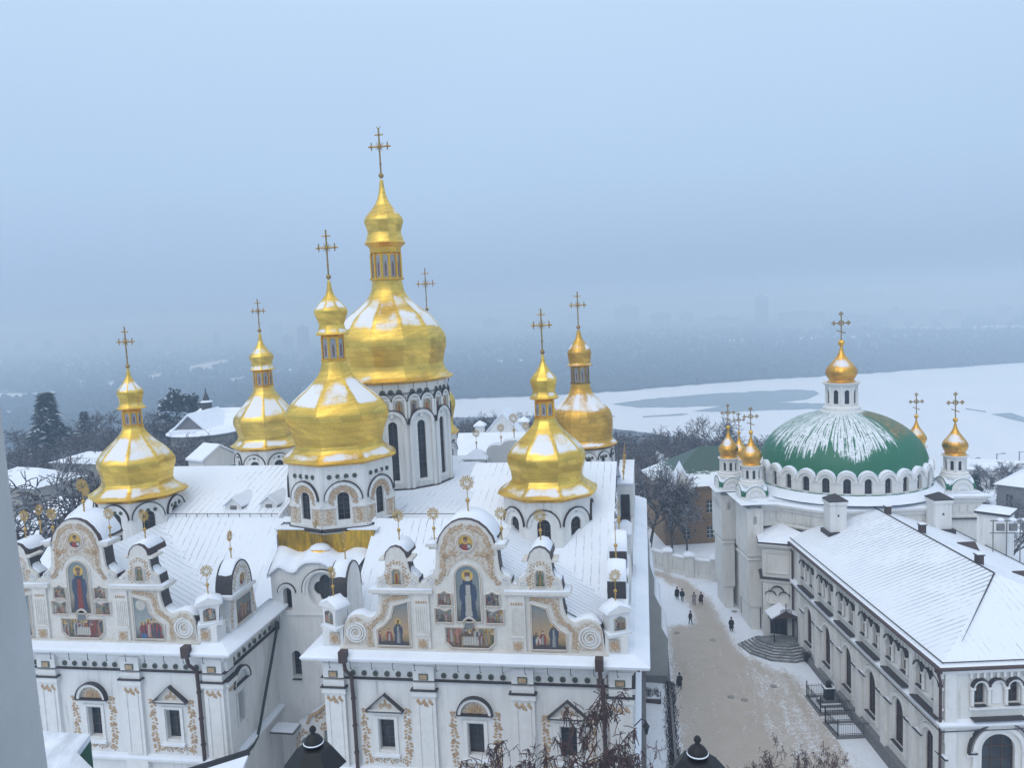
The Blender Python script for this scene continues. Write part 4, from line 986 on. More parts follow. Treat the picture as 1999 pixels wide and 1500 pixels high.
def dome(X, Y, P, n, rot, drum, upper, snow_bell, label, matl=MG, cr=(36.4, 39.9), crz=True):
    root = church
    d = gilded('gold_dome', X, Y, P, n, rot, root, matl, snow_bell, seed=X)
    d['label'] = label
    z0, r0 = P[0]
    e = MB(); e.lathe([(r0*.90, z0-.35), (r0*.97, z0-.12), (r0, z0-.05), (r0, z0+.01)], n, (X, Y), 0, rot); e.build('eave', M_GOLDP if matl is MG else M_GOLDO, d)
    # lantern
    zb, zt, rl, nl = upper['lan']
    m = MB(); m.lathe([(rl*1.22, zb-.12), (rl*1.22, zb+.08), (rl, zb+.1), (rl, zt), (rl*1.1, zt+.08), (rl*1.12, max(zt+.1, upper['P'][0][0]-.45)), (upper['P'][0][1]*.97, upper['P'][0][0]-.06), (upper['P'][0][1], upper['P'][0][0])], nl, (X, Y), 0, rot)
    for k in range(nl):
        a = rot+2*PI*k/nl; q = (X+rl*1.04*math.cos(a), Y+rl*1.04*math.sin(a)); m.tube([(*q, zb), (*q, zt)], rl*.10, 6)
    lo = m.build('lantern', M_GOLDP if matl is MG else M_GOLDO, d)
    fm = MB(); sb = MB()
    for fr, w, az in facet_frames(X, Y, rl, nl, rot):
        fm.prism(archpoly(0, w*.66, zb+.15, zt-.12), fr, 0, .025, 0); sb.arc(fr, 0, zt-.12-w*.33, w*.33, w*.43, 0, .06, 0, PI, 8)
        sb.prism([(0+.12*w, zb+.3), (-.12*w, zb+.3), (-.14*w, zb+(zt-zb)*.55), (0, zb+(zt-zb)*.72), (.14*w, zb+(zt-zb)*.55)], fr, .025, .04, 1)
    fm.build('lantern_panels', mat('lantern_painted_panel', (.24, .27, .31), .5, col2=(.36, .36, .36), scale=5), lo); sb.build('arches', [M_GOLDP, mat('lantern_figure', (.12, .10, .11), .7, col2=(.22, .12, .09), scale=4)], lo)
    U = upper['P']; us = upper.get('snow', lambda k, e, z, az: 0)
    ub = gilded('small_dome', X, Y, U, n, rot, d, matl, us, cols=6, seed=X+5)
    c = MB(); zb = cr[0]; c.ball((X, Y, zb), upper.get('ball', .2), n=12); cross(c, X, Y, zb, cr[1], True, upper.get('th', .05))
    if upper.get('moon'): crescent(c, X, Y, cr[1]+.25, .22)
    c.build('cross', M_GOLDO, d)
    # drum walls
    z1, rd, nd, rotd, kind = drum['z0'], drum['r'], drum['n'], drum['rot'], drum['kind']
    ztop = z0-.1; mb = MB(); dk = MB(); tr = []; orn = MB(); R = random.Random(int(X*10))
    for fr, w, az in facet_frames(X, Y, rd, nd, rotd):
        vis = facing(fr)
        holes = []
        if kind == 'octagon': hp = archpoly(0, w*.37, z1+.75, z1+3.15)
        elif kind == 'ornate': hp = archpoly(0, w*.27, z1+.75, z1+3.1)
        elif kind == 'main': hp = archpoly(0, w*.30, z1+.9, z1+6.9)
        else: hp = archpoly(0, w*.3, z1+.6, z1+2.9)
        if vis: holes = [hp]
        zb_ = z1-(.35 if kind == 'ornate' else 3); mb.prism([(-w/2, zb_), (w/2, zb_), (w/2, ztop), (-w/2, ztop)], fr, -.25, 0, 0, holes, back=False)
        if not vis: continue
        window_pane('window', fr, hp, -.22, d, (1, 6 if kind == 'main' else 4))
        if kind in ('octagon', 'plain'):
            mb.arc(fr, 0, z1+2.6, w*.36, w*.45, 0, .10, -.05, PI+.05, 14, 0); dk.arc(fr, 0, z1+2.6, w*.45, w*.475, 0, .18, -.02, PI+.02, 16)
            nd_ = 3
            for k in range(nd_): tr.append((fr, (k-1)*w*.2, .17))
        elif kind == 'ornate':
            zc = z1+2.45
            mb.arc(fr, 0, zc, w*.34, w*.42, 0, .12, 0, PI, 14); dk.arc(fr, 0, zc, w*.42, w*.45, 0, .2, 0, PI*.5, 10); dk.arc(fr, 0, zc, w*.42, w*.44, 0, .14, PI*.5, PI, 10)
            mb.box(-w/2, -w*.17, 0, .1, z1+1.75, z1+1.95, 0, fr); mb.box(w*.17, w/2, 0, .1, z1+1.75, z1+1.95, 0, fr); mb.box(-w/2, w/2, 0, .12, z1+.1, z1+.35, 0, fr)
            for s in (-1, 1):
                orn.box(min(s*w*.19, s*w*.49), max(s*w*.19, s*w*.49), 0, .05, z1+.35, z1+1.72, 1, fr)
                garland(orn, fr.shift(0, 0, .04), [(s*w*.33, z1+.5), (s*w*.35, z1+1.0), (s*w*.33, z1+1.6)], .26, .16, .09, R)
                garland(orn, fr.shift(0, 0, .04), [(s*w*.27, z1+2.0), (s*w*.26, z1+2.6), (s*w*.18, z1+3.15), (0, z1+3.4)], .26, .16, .09, R)
            orn.arc(fr, 0, zc, w*.17, w*.34, 0, .03, 0, PI, 12, 1)
            for k in range(4): tr.append((fr, (k-1.5)*w*.19, .2))
            mb.arc(fr, 0, z1+4.0, w*.10, w*.14, 0, .06, 0, PI, 8)
        elif kind == 'main':
            zc = z1+6.6
            mb.arc(fr, 0, zc, w*.36, w*.47, 0, .28, 0, PI, 16); dk.arc(fr, 0, zc, w*.47, w*.50, 0, .34, 0, PI, 16); mb.box(-w*.47, -w*.36, 0, .2, z1, zc, 0, fr); mb.box(w*.36, w*.47, 0, .2, z1, zc, 0, fr); mb.box(-w*.2, w*.2, 0, .15, z1+.6, z1+.75, 0, fr)
            mb.box(-w/2, w/2, 0, .14, z1+9.05, z1+9.2, 0, fr); dk.box(-w/2, w/2, .0, .2, z1+9.72, z1+9.78, fr=fr)
            for q in (-1, 1):
                hh = archpoly(q*w*.25, w*.27, z1+7.6-(.0), z1+9.0); 
                orn_p = mural('drum_icon', hh, fr, 'saint_ochre' if R.random() < .5 else 'saint_red', R.randint(0, 999), d, .03, .06, .08)
                mb.arc(fr, q*w*.25, z1+8.95, w*.17, w*.23, 0, .2, 0, PI, 12); dk.arc(fr, q*w*.25, z1+8.95, w*.23, w*.25, 0, .25, 0, PI, 12)
            mb.box(-w*.06, w*.06, 0, .2, z1+7.3, z1+8.95, 0, fr); mb.box(-w*.5, -w*.42, 0, .2, z1+7.2, z1+8.95, 0, fr); mb.box(w*.42, w*.5, 0, .2, z1+7.2, z1+8.95, 0, fr)
            for k in range(3): tr.append((fr, (k-1)*w*.27, .3))
            for k in range(2): dk.tube([fr.p((k-.5)*w*.5, ztop-.1, .25), fr.p((k-.5)*w*.5, ztop-.6, .2), fr.p((k-.5)*w*.5+.08, ztop-.65, .2)], .025, 5)
        dk.box(-w/2, w/2, 0, .22, z1-.35 if kind == 'octagon' else z1-.2, z1+.08, 0, fr)
    do = mb.build('drum', M_WHITE, d); dk.build('flashing', M_DARKMETAL, d); 
    for fr, a, rr in tr:
        q = MB(); q.tube([fr.p(a, ztop-1.05, 0), fr.p(a, ztop-1.05, .06)], rr, 14); q.tube([fr.p(a, ztop-1.05, .05), fr.p(a, ztop-1.05, .09)], rr*.6, 12, 1); q.build('drum_medallion', [M_GREEN, M_FRAMEW], d)
    if orn.v: orn.build('drum_ornament', [M_STUCCO, M_TAN], d)
    return d

O8 = PI/8
CHP = [(25.15, 4.25), (25.45, 3.75), (25.8, 3.25), (26.2, 3.02), (26.35, 3.02), (26.9, 3.10), (27.6, 3.32), (28.1, 3.30), (28.6, 2.98), (29.05, 2.58), (29.55, 2.0), (29.95, 1.58), (30.4, 1.18), (30.8, .95), (31.05, .90)]
CHU = [(32.7, 1.26), (32.85, 1.1), (33.1, .98), (33.3, .95), (33.6, 1.02), (34.0, 1.13), (34.25, 1.08), (34.55, .85), (34.85, .6), (35.2, .38), (35.6, .2), (36.2, .1)]
def bell_snow(bands, rnd):
    """bands: (z0,z1,strength,ridge) snow bands; rnd: per-facet multiplier by azimuth"""
    def f(k, e, z, az):
        s = 0.
        for z0, z1, st, rg in bands:
            if z0 <= z <= z1:
                t = min((z-z0)/(.12*(z1-z0)+.15), (z1-z)/(.25*(z1-z0)+.1), 1.0)
                q = .35+1.9*abs(noise.noise(Vector((k*3.7, z*.8, az)))); s = max(s, st*max(0, t)*(min(1, max(0, (e-.004)/(rg*q))) if rg > 0 else 1))
        return s*rnd(k, az)*(.98+.55*noise.noise(Vector((k*5.3+.5, 2.2, az*3))))
    return f
R1 = lambda k, az: (.95, .8, 1., .9, .75, 1., .85, .95)[k % 8]
dome(-8.1, 64, CHP, 8, O8, dict(z0=20.3, r=3.75, n=8, rot=O8, kind='octagon'), dict(lan=(31.1, 32.4, .74, 8), P=CHU, snow=bell_snow([(32.75, 33.3, .8, .1), (34.15, 35.1, .7, .12)], lambda k, az: (1, .2, .9, .1)[k % 4]), ball=.19),
     bell_snow([(25.2, 26.0, .85, .10), (28.3, 30.3, 1.0, .14)], R1), 'gold dome with white octagonal drum behind the right painted gable')
dome(-45.15, 64, CHP, 8, O8, dict(z0=20.8, r=3.75, n=8, rot=O8, kind='octagon'), dict(lan=(31.1, 32.4, .74, 8), P=CHU, snow=bell_snow([(32.75, 33.3, .9, .1), (34.15, 35.1, .9, .1)], R1), ball=.19),
     bell_snow([(25.2, 26.2, 1.0, .06), (28.2, 30.5, 1.1, .08)], R1), 'gold dome with much snow behind the left painted gable')
MP = [(28.0, 5.1), (28.35, 4.55), (28.75, 4.1), (29.1, 3.95), (29.3, 3.95), (30.2, 4.2), (31.2, 4.58), (31.9, 4.6), (32.6, 4.15), (33.2, 3.5), (33.9, 2.6), (34.7, 1.75), (35.4, 1.3), (36.2, 1.08)]
MU = [(38.5, 1.5), (38.75, 1.3), (39.15, 1.15), (39.4, 1.13), (39.9, 1.32), (40.4, 1.5), (40.75, 1.35), (41.2, .95), (41.65, .55), (42.1, .3), (43.1, .12)]
dome(-26.5, 65.5, MP, 8, 0, dict(z0=22.45, r=4.72, n=8, rot=0, kind='ornate'), dict(lan=(36.3, 38.3, .96, 8), P=MU, snow=bell_snow([(38.5, 39.1, .8, .1), (40.6, 41.5, .7, .1)], R1), ball=.22, th=.06),
     bell_snow([(28.05, 28.8, .75, .08), (32.5, 34.9, .95, .14)], lambda k, az: (1, .9, .8, .9, 1, 1.0, .95, 1.15)[k % 8]), 'gold dome over the entrance, its drum ringed with gilded stucco arches', cr=(43.4, 47.4))
CP = [(33.3, 6.6), (33.6, 6.15), (34.1, 5.8), (34.6, 5.65), (34.9, 5.65), (35.7, 5.8), (36.6, 6.02), (37.6, 5.95), (38.6, 5.35), (39.7, 4.55), (40.6, 3.4), (41.4, 2.45), (42.4, 1.8), (43.6, 1.58)]
CU = [(47.4, 2.2), (47.7, 2.0), (48.3, 1.82), (48.6, 1.78), (49.2, 1.95), (49.7, 2.08), (50.2, 1.85), (50.9, 1.25), (51.6, .75), (52.5, .4), (54, .16)]
dome(-26.5, 81.5, CP, 12, 0, dict(z0=22.3, r=5.9, n=12, rot=0, kind='main'), dict(lan=(43.7, 46.3, 1.5, 12), P=CU, snow=bell_snow([(50.1, 51.2, .7, .1)], lambda k, az: (.1, .1, .8)[k % 3]), ball=.28, th=.075, moon=True),
     bell_snow([(33.3, 34.0, .42, .1), (38.3, 42.0, .95, .12)], lambda k, az: {7: 1.1, 8: .75, 9: .55, 10: .85, 11: 1.0, 6: 1.1}.get(k, 1.0) if True else 1), 'largest and tallest gold dome, on a high white drum with long windows', cr=(54.4, 59.2))
RRP = [(24.4, 4.0), (24.6, 3.75), (24.85, 3.5), (25.1, 3.4), (25.6, 3.42), (26.4, 3.5), (27.2, 3.5), (28.0, 3.32), (28.6, 2.85), (29.2, 2.2), (29.9, 1.6), (30.5, 1.22), (31.2, 1.08)]
RRU = [(33.3, 1.5), (33.45, 1.3), (33.7, 1.22), (34.2, 1.3), (34.8, 1.34), (35.3, 1.1), (35.8, .75), (36.3, .4), (37.3, .16)]
dome(-7.2, 90, RRP, 24, 0, dict(z0=20.4, r=3.6, n=12, rot=0, kind='plain'), dict(lan=(31.3, 33.2, .93, 8), P=RRU, snow=bell_snow([(33.3, 33.6, .9, 0), (35.0, 35.9, .6, 0)], lambda k, az: 1 if k % 5 else .1), ball=.23, th=.055),
     bell_snow([(24.4, 24.95, .9, 0), (28.2, 30.6, .85, 0)], lambda k, az: 1), 'round brownish gold dome at the rear right of the cathedral', MG2, cr=(37.6, 41.6))
RLP = [(24.9, 4.4), (25.3, 3.85), (25.7, 3.5), (26.1, 3.42), (26.8, 3.6), (27.6, 3.85), (28.3, 3.75), (29.1, 3.15), (29.9, 2.45), (30.6, 1.85), (31.3, 1.35), (31.9, 1.15)]
RLU = [(34.0, 1.5), (34.3, 1.3), (34.75, 1.22), (35.2, 1.35), (35.6, 1.45), (36.0, 1.15), (36.5, .75), (37.3, .3), (38.4, .13)]
dome(-45.6, 90, RLP, 8, O8, dict(z0=20.2, r=3.9, n=8, rot=O8, kind='octagon'), dict(lan=(32.0, 33.8, 1.0, 8), P=RLU, snow=bell_snow([(34.0, 34.6, .9, .06), (35.8, 36.8, .6, .1)], R1), ball=.24, th=.055),
     bell_snow([(24.95, 25.8, 1.05, .02), (28.3, 31.0, 1.1, .06)], R1), 'gold dome at the rear left of the cathedral beside the snowy roof', cr=(38.7, 42.5))
HP = [(z-3.0, r*.66) for z, r in MP]; HU = [(z-3.0, r*.8) for z, r in MU]
dome(-26.6, 97, HP, 8, 0, dict(z0=20, r=3.0, n=8, rot=0, kind='plain'), dict(lan=(33.3, 35.3, .7, 8), P=HU, ball=.22, th=.055),
     bell_snow([(29.5, 32.0, .95, .1)], R1), 'gold dome hidden behind the largest one, only its tip and cross showing', cr=(40.4, 45.5))

# ---------------------------------------------------------------- south side parapet, buttress, rear gable
def south():
    X0, X1 = -2.9, -1.62
    F = Fr((X1, 0, 0), (0, 1, 0))
    def barrel(y0, y1, zt, zb=17.0):
        r = (y1-y0)/2; c = (y0+y1)/2; P = [(y0, zb), (y1, zb)]+[(c+r*math.cos(t), zt-r+r*math.sin(t)) for t in [PI*i/12 for i in range(13)]]
        m = MB(); m.prism(P, F, X0-X1, 0); o = m.build('parapet_gable', M_WHITE, church); d = MB(); d.prism([(y0-.03, zb), (y0-.01, zb), (y0-.01, zt-r), (y0-.03, zt-r)], F, X0-X1, -.02); d.build('cladding', M_DARKMETAL, o)
        s = MB(); snow_on(s, F, P[2:][::-1], X0-X1-.02, .02, .16, lim=.12); s.build('snow_cap', M_SNOW, o, smooth=True)
        e = MB(); e.box(y0-1.2, y1+1.0, X0-X1+.02, .12, zt-2*r-.4, zt-2*r-.25, 0, F); e.box(y0-1.2, y1+1.0, X0-X1+.03, .1, zt-2*r-.25, zt-2*r-.16, 1, F); e.build('ledge', [M_WHITE2, M_SNOW], o)
    barrel(52.9, 55.0, 22.3); barrel(57.2, 59.4, 23.1)
    finial(-2.3, 54.3, 22.4, PI/2); finial(-2.2, 59.0, 23.1, PI/2, .95); finial(-2.25, 60.6, 22.4, PI/2, .95)
    b = MB(); b.box(-3.0, -1.45, 79, 91, 16.5, 22.0); b.box(-2.9, -1.5, 66, 69.4, 16.5, 20.6); b.box(-3.0, -2.75, 60, 80, 16.5, 19.4); b.box(-1.75, -1.5, 60, 80, 16.5, 18.6); b.build('parapet', M_WHITE, church)
    b = MB(); b.box(-3.05, -1.4, 78.9, 91.1, 22.0, 22.16); b.box(-2.95, -1.45, 65.9, 69.5, 20.6, 20.75); b.ball((-2.2, 73.5, 19.4), .62, 0, 12, .8); b.build('parapet_snow', M_SNOW, church, smooth=False)
    d = MB(); d.box(-2.74, -1.76, 70, 78.9, 17.0, 18.8); d.box(-2.7, -1.8, 78.93, 78.97, 17.5, 21.0); d.build('parapet_gap_shade', M_DARKMETAL, church)  # dark fill stands in for the shade of the open parapet gap
    for y, z in ((80.5, 22.1), (83, 22.1), (86, 22.1), (89, 22.1)): finial(-2.4, y, z, PI/2)
    mb = MB(); fr = Fr((0, 82, 0), (1, 0, 0)); pts = [atY(*q, 82) for q in ((1262, 1040), (1268, 1100), (1277, 1130), (1277, 1160), (1291, 1188), (1291, 1225), (1304, 1248), (1304, 1345))]
    poly = [(p.x, p.z) for p in pts]; poly[-1] = (poly[-1][0], -1); poly = [(-1.5, -1), (-1.5, poly[0][1])]+poly
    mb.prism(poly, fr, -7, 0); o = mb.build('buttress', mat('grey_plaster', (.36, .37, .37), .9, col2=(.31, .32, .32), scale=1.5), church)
    s = MB(); snow_on(s, fr, poly[1:-1], -7, .03, .14, lim=.2); s.build('snow', M_SNOW, o, smooth=True)
    pl = MB(); pl.box(-1.4, poly[-1][0]+.06, -7, .06, -1, .75, 0, fr); pl.build('plinth', M_STONE, o)
    lw = MB(); lw.box(-1.5, -.75, 52, 95, -1, 1.1); lw.build('plinth', M_STONE, church)
    q = atZ(1236, 1110, 16.9); g = MB(); g.tube([(q.x-.6, q.y, 17.0), (q.x+.5, q.y-.4, 16.7), (q.x+.75, q.y-1.0, 15.6), (q.x+.3, q.y-1.4, 14.2), (q.x+.1, q.y-1.2, 0)], .17, 8); g.build('drainpipe', M_BROWNMETAL, church)
    # rear gable seen from behind, and pedestal
    Y = 92; R = Fr((0, Y, 0), (1, 0, 0)); c = lambda x, y: (lambda P: (P.x, P.z))(atY(860+x/7.5, 760+y/7.5, Y))
    P = [c(*k) for k in ((700, 1085), (690, 1000), (670, 900), (700, 860), (760, 825), (880, 825), (930, 780), (1000, 755), (1080, 750), (1180, 765), (1240, 800), (1300, 840), (1400, 860), (1400, 1085))]
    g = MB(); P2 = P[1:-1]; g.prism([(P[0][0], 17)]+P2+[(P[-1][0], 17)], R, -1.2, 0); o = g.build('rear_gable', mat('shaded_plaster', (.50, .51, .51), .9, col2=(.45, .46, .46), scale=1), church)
    s = MB(); snow_on(s, R, P2, -1.2, -.02, .2); s.build('snow_cap', M_SNOW, o, smooth=True)
    for x, y, sc in ((880, 825, 1.0), (1070, 750, 1.25), (1250, 805, 1.0)):
        a, z = c(x, y); finial(a, Y+.5, z, 0, sc)
    a, z = c(530, 1010); k = MB(); k.box(a-1.1, a+1.1, 91.4, 93, 17, z); k.lathe([(2.1, z), (2.1, z+.1), (.3, z+.9)], 4, (a, 92.2), 0, PI/4); ko = k.build('pedestal', M_WHITE, church); k = MB(); k.lathe([(2.1, z+.1), (2.05, z+.2), (.25, z+1.05)], 4, (a, 92.2), 0, PI/4); k.build('snow_cap', M_SNOW, ko); finial(a, 92.2, z+.9); finial(a-4.2, 93, z+.9)
south()
# rear left snowy dormers beside the rear left dome, and the north side parapet finials
nb = MB(); nb.prism([(-2.4, 0), (2.4, 0), (2.4, 1.2), (0, 2.6), (-2.4, 1.2)], Fr((-52.0, 90, 22.0), (.4, .9, 0)), -3, 0); no = nb.build('side_dormer', M_WHITE, church); nb = MB(); nb.prism([(-2.7, 1.15), (0, 2.7), (2.7, 1.15), (2.7, 1.4), (0, 2.95), (-2.7, 1.4)], Fr((-52.0, 90, 22.0), (.4, .9, 0)), -3.1, .15); nb.build('snow', M_SNOW, no)
for x, y, z in ((-52, 54.6, 21.9), (-52, 60, 22.4), (-52, 66, 22.6)): finial(x, y, z, PI/2)

# ================================================================== THE REFECTORY CHURCH (own axes: x across the hall, y away from camera)
RB = Vector((16.36, 92.29, 0)); RANG = math.atan2(.1618, .9868)
def loc(P):
    d = P-RB; c, s = math.cos(RANG), math.sin(RANG); return Vector((d.x*c+d.y*s, -d.x*s+d.y*c, P.z))
ref = thing('refectory_church', RB, 'whitewashed church with a wide green dome and a long snowy-roofed hall', 'church', rz=RANG, local=True)
def refectory():
    W_, L, EZ, RZ_ = 19.0, 31.2, 12.0, 15.5; c0 = Vector((10.17, 11.72)); xr = W_/2
    SW = Fr((0, 0, 0), (0, -1, 0)); FWL = Fr((0, -L, 0), (1, 0, 0))
    mb = MB(); tr = MB(); dk = MB(); sn = MB()
    tcs = [4.3+5.05*k for k in range(6)]
    def bay(fr, tc, big=False):
        holes = []
        if not big: holes.append(archpoly(tc, 1.55, 2.0, 6.0))
        else: holes.append(archpoly(tc, 2.5, .2, 6.5, 14))
        u = tc-.3 if not big else tc-.2
        for s in (-1, 1): holes.append(archpoly(u+s*1.27, .78, 8.95, 10.75, 8))
        r = 1.0 if not big else 1.7; zs = holes[0][3][1] if False else (5.2 if not big else 5.25)
        tr.arc(fr, tc, zs, r, r+.32, 0, .22, 0, PI, 14); tr.arc(fr, tc, zs, r+.42, r+.55, 0, .12, 0, PI, 14)
        if big: dk.arc(fr, tc, zs, r+.55, r+.66, 0, .35, 0, PI, 16)
        tr.box(tc-r-.32, tc-r, 0, .2, 1.4, zs, 0, fr); tr.box(tc+r, tc+r+.32, 0, .2, 1.4, zs, 0, fr)
        tr.box(tc-r-.1, tc+r+.1, 0, .3, 1.75, 1.95, 0, fr)
        dk.box(tc-r, tc+r, .0, .34, 1.95, 2.0, 0, fr)
        q = 2.5
        for s in (-1, 1):
            a0, a1 = sorted((tc+s*(r+.05), tc+s*q)); tr.box(a0, a1, 0, .25, zs-.35, zs-.15, 0, fr); dk.box(a0+.1, a1+.05, .05, .34, zs-.15, zs-.07, 0, fr); sn.box(a0+.35, a1-.05, .0, .22, zs-.07, zs-.02, 0, fr)
        for s in (-1, 0, 1):
            a = u+s*1.27; tr.arc(fr, a, 10.3, .40, .60, 0, .22, 0, PI, 10); dk.arc(fr, a, 10.3, .60, .70, 0, .34, .12, PI-.12, 10)
            if s == 0: tr.prism(archpoly(a, .7, 8.95, 10.65, 8), fr, 0, .05)
            else: dk.box(a-.42, a+.42, 0, .28, 8.85, 8.93, 0, fr)
        for s in (-1.9, -.64, .64, 1.9): tr.tube([fr.p(u+s, 8.9, .14), fr.p(u+s, 10.3, .14)], .14, 8); tr.box(u+s-.2, u+s+.2, 0, .3, 10.15, 10.35, 0, fr)
        tr.box(u-2.1, u+2.1, 0, .2, 8.55, 8.75, 0, fr); dk.box(u-1.95, u+1.95, .0, .62, 7.86, 7.93, 0, fr)
        # corbel row and small framed square panels
        for k in range(9): tr.box(u-2.0+k*.5-.09, u-2.0+k*.5+.09, 0, .22, 11.05, 11.55, 0, fr)
        for s in (-1, 1): tr.strip(fr, [(tc+s*1.75-.28, 6.2), (tc+s*1.75+.28, 6.2), (tc+s*1.75+.28, 6.9), (tc+s*1.75-.28, 6.9)], .1, 0, .08, 0, True)
        return holes
    H = []
    for tc in tcs: H += bay(SW, tc)
    mb.prism([(-.6, -2), (L, -2), (L, EZ), (-.6, EZ)], SW, -.6, 0, 0, H, back=False)
    panes = [(SW, h, .17) for h in H]
    H2 = bay(FWL, 4.2, True)+bay(FWL, 10.0, True)+bay(FWL, 15.6, True)
    mb.prism([(0, -2), (W_, -2), (W_, EZ), (0, EZ)], FWL, -.6, 0, 0, H2, back=False); panes += [(FWL, h, .3) for h in H2]
    mb.quad((W_, -L, -2), (W_, 2, -2), (W_, 2, EZ), (W_, -L, EZ))
    mb.build('hall_wall', M_CREAM, ref)
    for fr, h, c in panes:
        tall = max(p[1] for p in h) < 8; window_pane('window', fr, h, -c, ref, (2, 5) if tall else (1, 2), mat('brown_window_frame', (.085, .045, .03), .6))
    for k in range(7): t = min(L-.45, max(.35, 4.3+5.05*k-2.55)); tr.box(t-.42, t+.42, 0, .28, -2, EZ-.5, 0, SW); tr.box(t-.25, t+.25, .28, .33, 8.8, 11.0, 0, SW); tr.box(t-.25, t+.25, .28, .33, 2.4, 6.8, 0, SW)
    for t in (.45, 7.1, 12.8, 18.5): tr.box(t-.42, t+.42, 0, .28, -2, EZ-.5, 0, FWL); tr.box(t-.25, t+.25, .28, .33, 8.8, 11.0, 0, FWL)
    path = [(0, .6), (0, -L), (W_, -L), (W_, 2)]
    tr.molding(path, [(0, 11.4), (.3, 11.5), (.38, 11.75), (.6, 11.9), (.6, 12.02), (0, 12.1)]); tr.molding(path, [(0, 7.0), (.2, 7.05), (.32, 7.3), (.48, 7.42), (.48, 7.52), (0, 7.7)])
    sn.molding(path, [(.5, 7.5), (.5, 7.6), (.36, 7.68), (.0, 7.8)]); dk.molding(path, [(.3, 7.0), (.36, 7.0), (.36, 7.05), (.3, 7.05)])
    tr.build('hall_trim', M_WHITE2, ref); dk.build('flashing', M_DARKMETAL, ref); sn.build('ledge_snow', M_SNOW, ref)
    pl = MB(); pl.molding(path, [(0, -2), (.42, -2), (.42, .55), (0, .7)]); pl.build('plinth', M_STONE, ref)
    # roof
    e = .62; r = MB(); yb = 2.0; yf = -L+W_/2
    A = [(-e, -L-e, EZ), (-e, yb, EZ), (xr, yb, RZ_), (xr, yf, RZ_)]; B = [(W_+e, -L-e, EZ), (W_+e, yb, EZ), (xr, yb, RZ_), (xr, yf, RZ_)]; C = [(-e, -L-e, EZ), (W_+e, -L-e, EZ), (xr, yf, RZ_)]
    r.add(A, [(0, 1, 2, 3)], 0); r.add(B, [(0, 3, 2, 1)], 1); r.add(C, [(0, 1, 2)], 2); r.molding([(-e, yb), (-e, -L-e), (W_+e, -L-e), (W_+e, yb)], [(.02, EZ-.12), (.05, EZ-.1), (.05, EZ+.02), (-.2, EZ+.08)], 3)
    ro = r.build('hall_roof', [roof_snow('hall_roof_seams_left', 1, .62, (.13, .14, .16), .70, True, .17, (10.8, 15.2)), roof_snow('hall_roof_seams_right', 1, .6, (.16, .17, .2), .5, True), roof_snow('hall_roof_front', 0, .6, (.2, .22, .25), .08), M_BROWNMETAL], ref)
    d = MB(); d.tube([(xr, yb, RZ_+.03), (xr, yf, RZ_+.03)], .07, 6); d.tube([(xr, yf, RZ_+.03), (2.4, -L+2.4-e, EZ+1.07)], .07, 6, r1=.015)
    for s, x in ((1, -e+.55), (-1, W_+e-.55)): d.tube([(x, yb, EZ+.55*.36+.1), (x, -L-e+.5, EZ+.55*.36+.1)], .05, 5)
    d.tube([(-e+.5, -L-e+.55, EZ+.3), (W_+e-.5, -L-e+.55, EZ+.3)], .045, 5); d.build('ridge_and_snow_guard', M_DARKMETAL, ro)
    for y in (-1.0, -8.5, -18.5):
        v = MB(); z = RZ_-.15; x = xr+.55; v.box(x-.28, x+.28, y-.28, y+.28, z-.5, z+.75); v.box(x-.36, x+.36, y-.36, y+.36, z+.75, z+.85); vo = v.build('roof_vent', M_BROWNMETAL, ref); v = MB(); v.box(x-.33, x+.33, y-.33, y+.33, z+.85, z+.92); v.build('snow', M_SNOW, vo)
    for y in (-9, -18):
        v = MB(); x = xr+4.6; z = RZ_-4.6*.36; v.prism([(-.9, 0), (.9, 0), (0, .8)], Fr((x+.9, y, z-.35), (0, 1, 0)), -1.6, .2); v.build('roof_hatch', M_BROWNMETAL, ref)
    for (x, y, zb, zt, w) in ((4.2, -.9, 12.6, 17.1, .92), (16.2, -.2, 12, 16.6, .95)):
        k = MB(); k.box(x-w, x+w, y-w, y+w, zb, zt); k.box(x-w-.12, x+w+.12, y-w-.12, y+w+.12, zt-.35, zt); ko = k.build('chimney', M_WHITE, ref); k = MB(); k.lathe([(w*1.62, zt), (w*1.62, zt+.12), (.08, zt+.75)], 4, (x, y), 0, PI/4); k.build('cap', M_DARKMETAL, ko); k = MB(); k.box(x-w-.3, x+w+.3, y-w-.35, y+w+.2, zb-.3, 13.7 if x < 10 else 13.3); k.build('flashing', M_DARKMETAL, ko); k = MB(); k.box(x-.1, x+.1, y-w-.02, y-w+.1, zt-1.7, zt-1.45); k.build('vent_hole', M_DARKMETAL, ko)
    # corner pipes
    for t in (L-.1, -.4):
        p = MB(); x, y = (-.2, -t) if t < 0 else (-.25, -t-.2)
        p.tube([(-e+.1, -t if t < 0 else -t-.4, EZ-.05), (-e+.1, -t if t < 0 else -t-.4, EZ-.5), (x, y, EZ-1.1), (x, y, -1)], .11, 7); p.box(-e-.1, -e+.3, (-t if t < 0 else -t-.4)-.2, (-t if t < 0 else -t-.4)+.2, EZ-.35, EZ+.05); p.build('drainpipe', M_BROWNMETAL, ref)

    # ---- domed part
    ox, oy = c0; OC = [(-6, -10.5), (6, -10.5), (10.5, -6), (14.2, -6.4), (14.2, 6.4), (10.5, 6), (6, 10.5), (-6, 10.5), (-10.5, 6), (-13.4, 6.4), (-13.4, -6.0), (-10.5, -6)]
    OC = [(ox+a, oy+b) for a, b in OC]
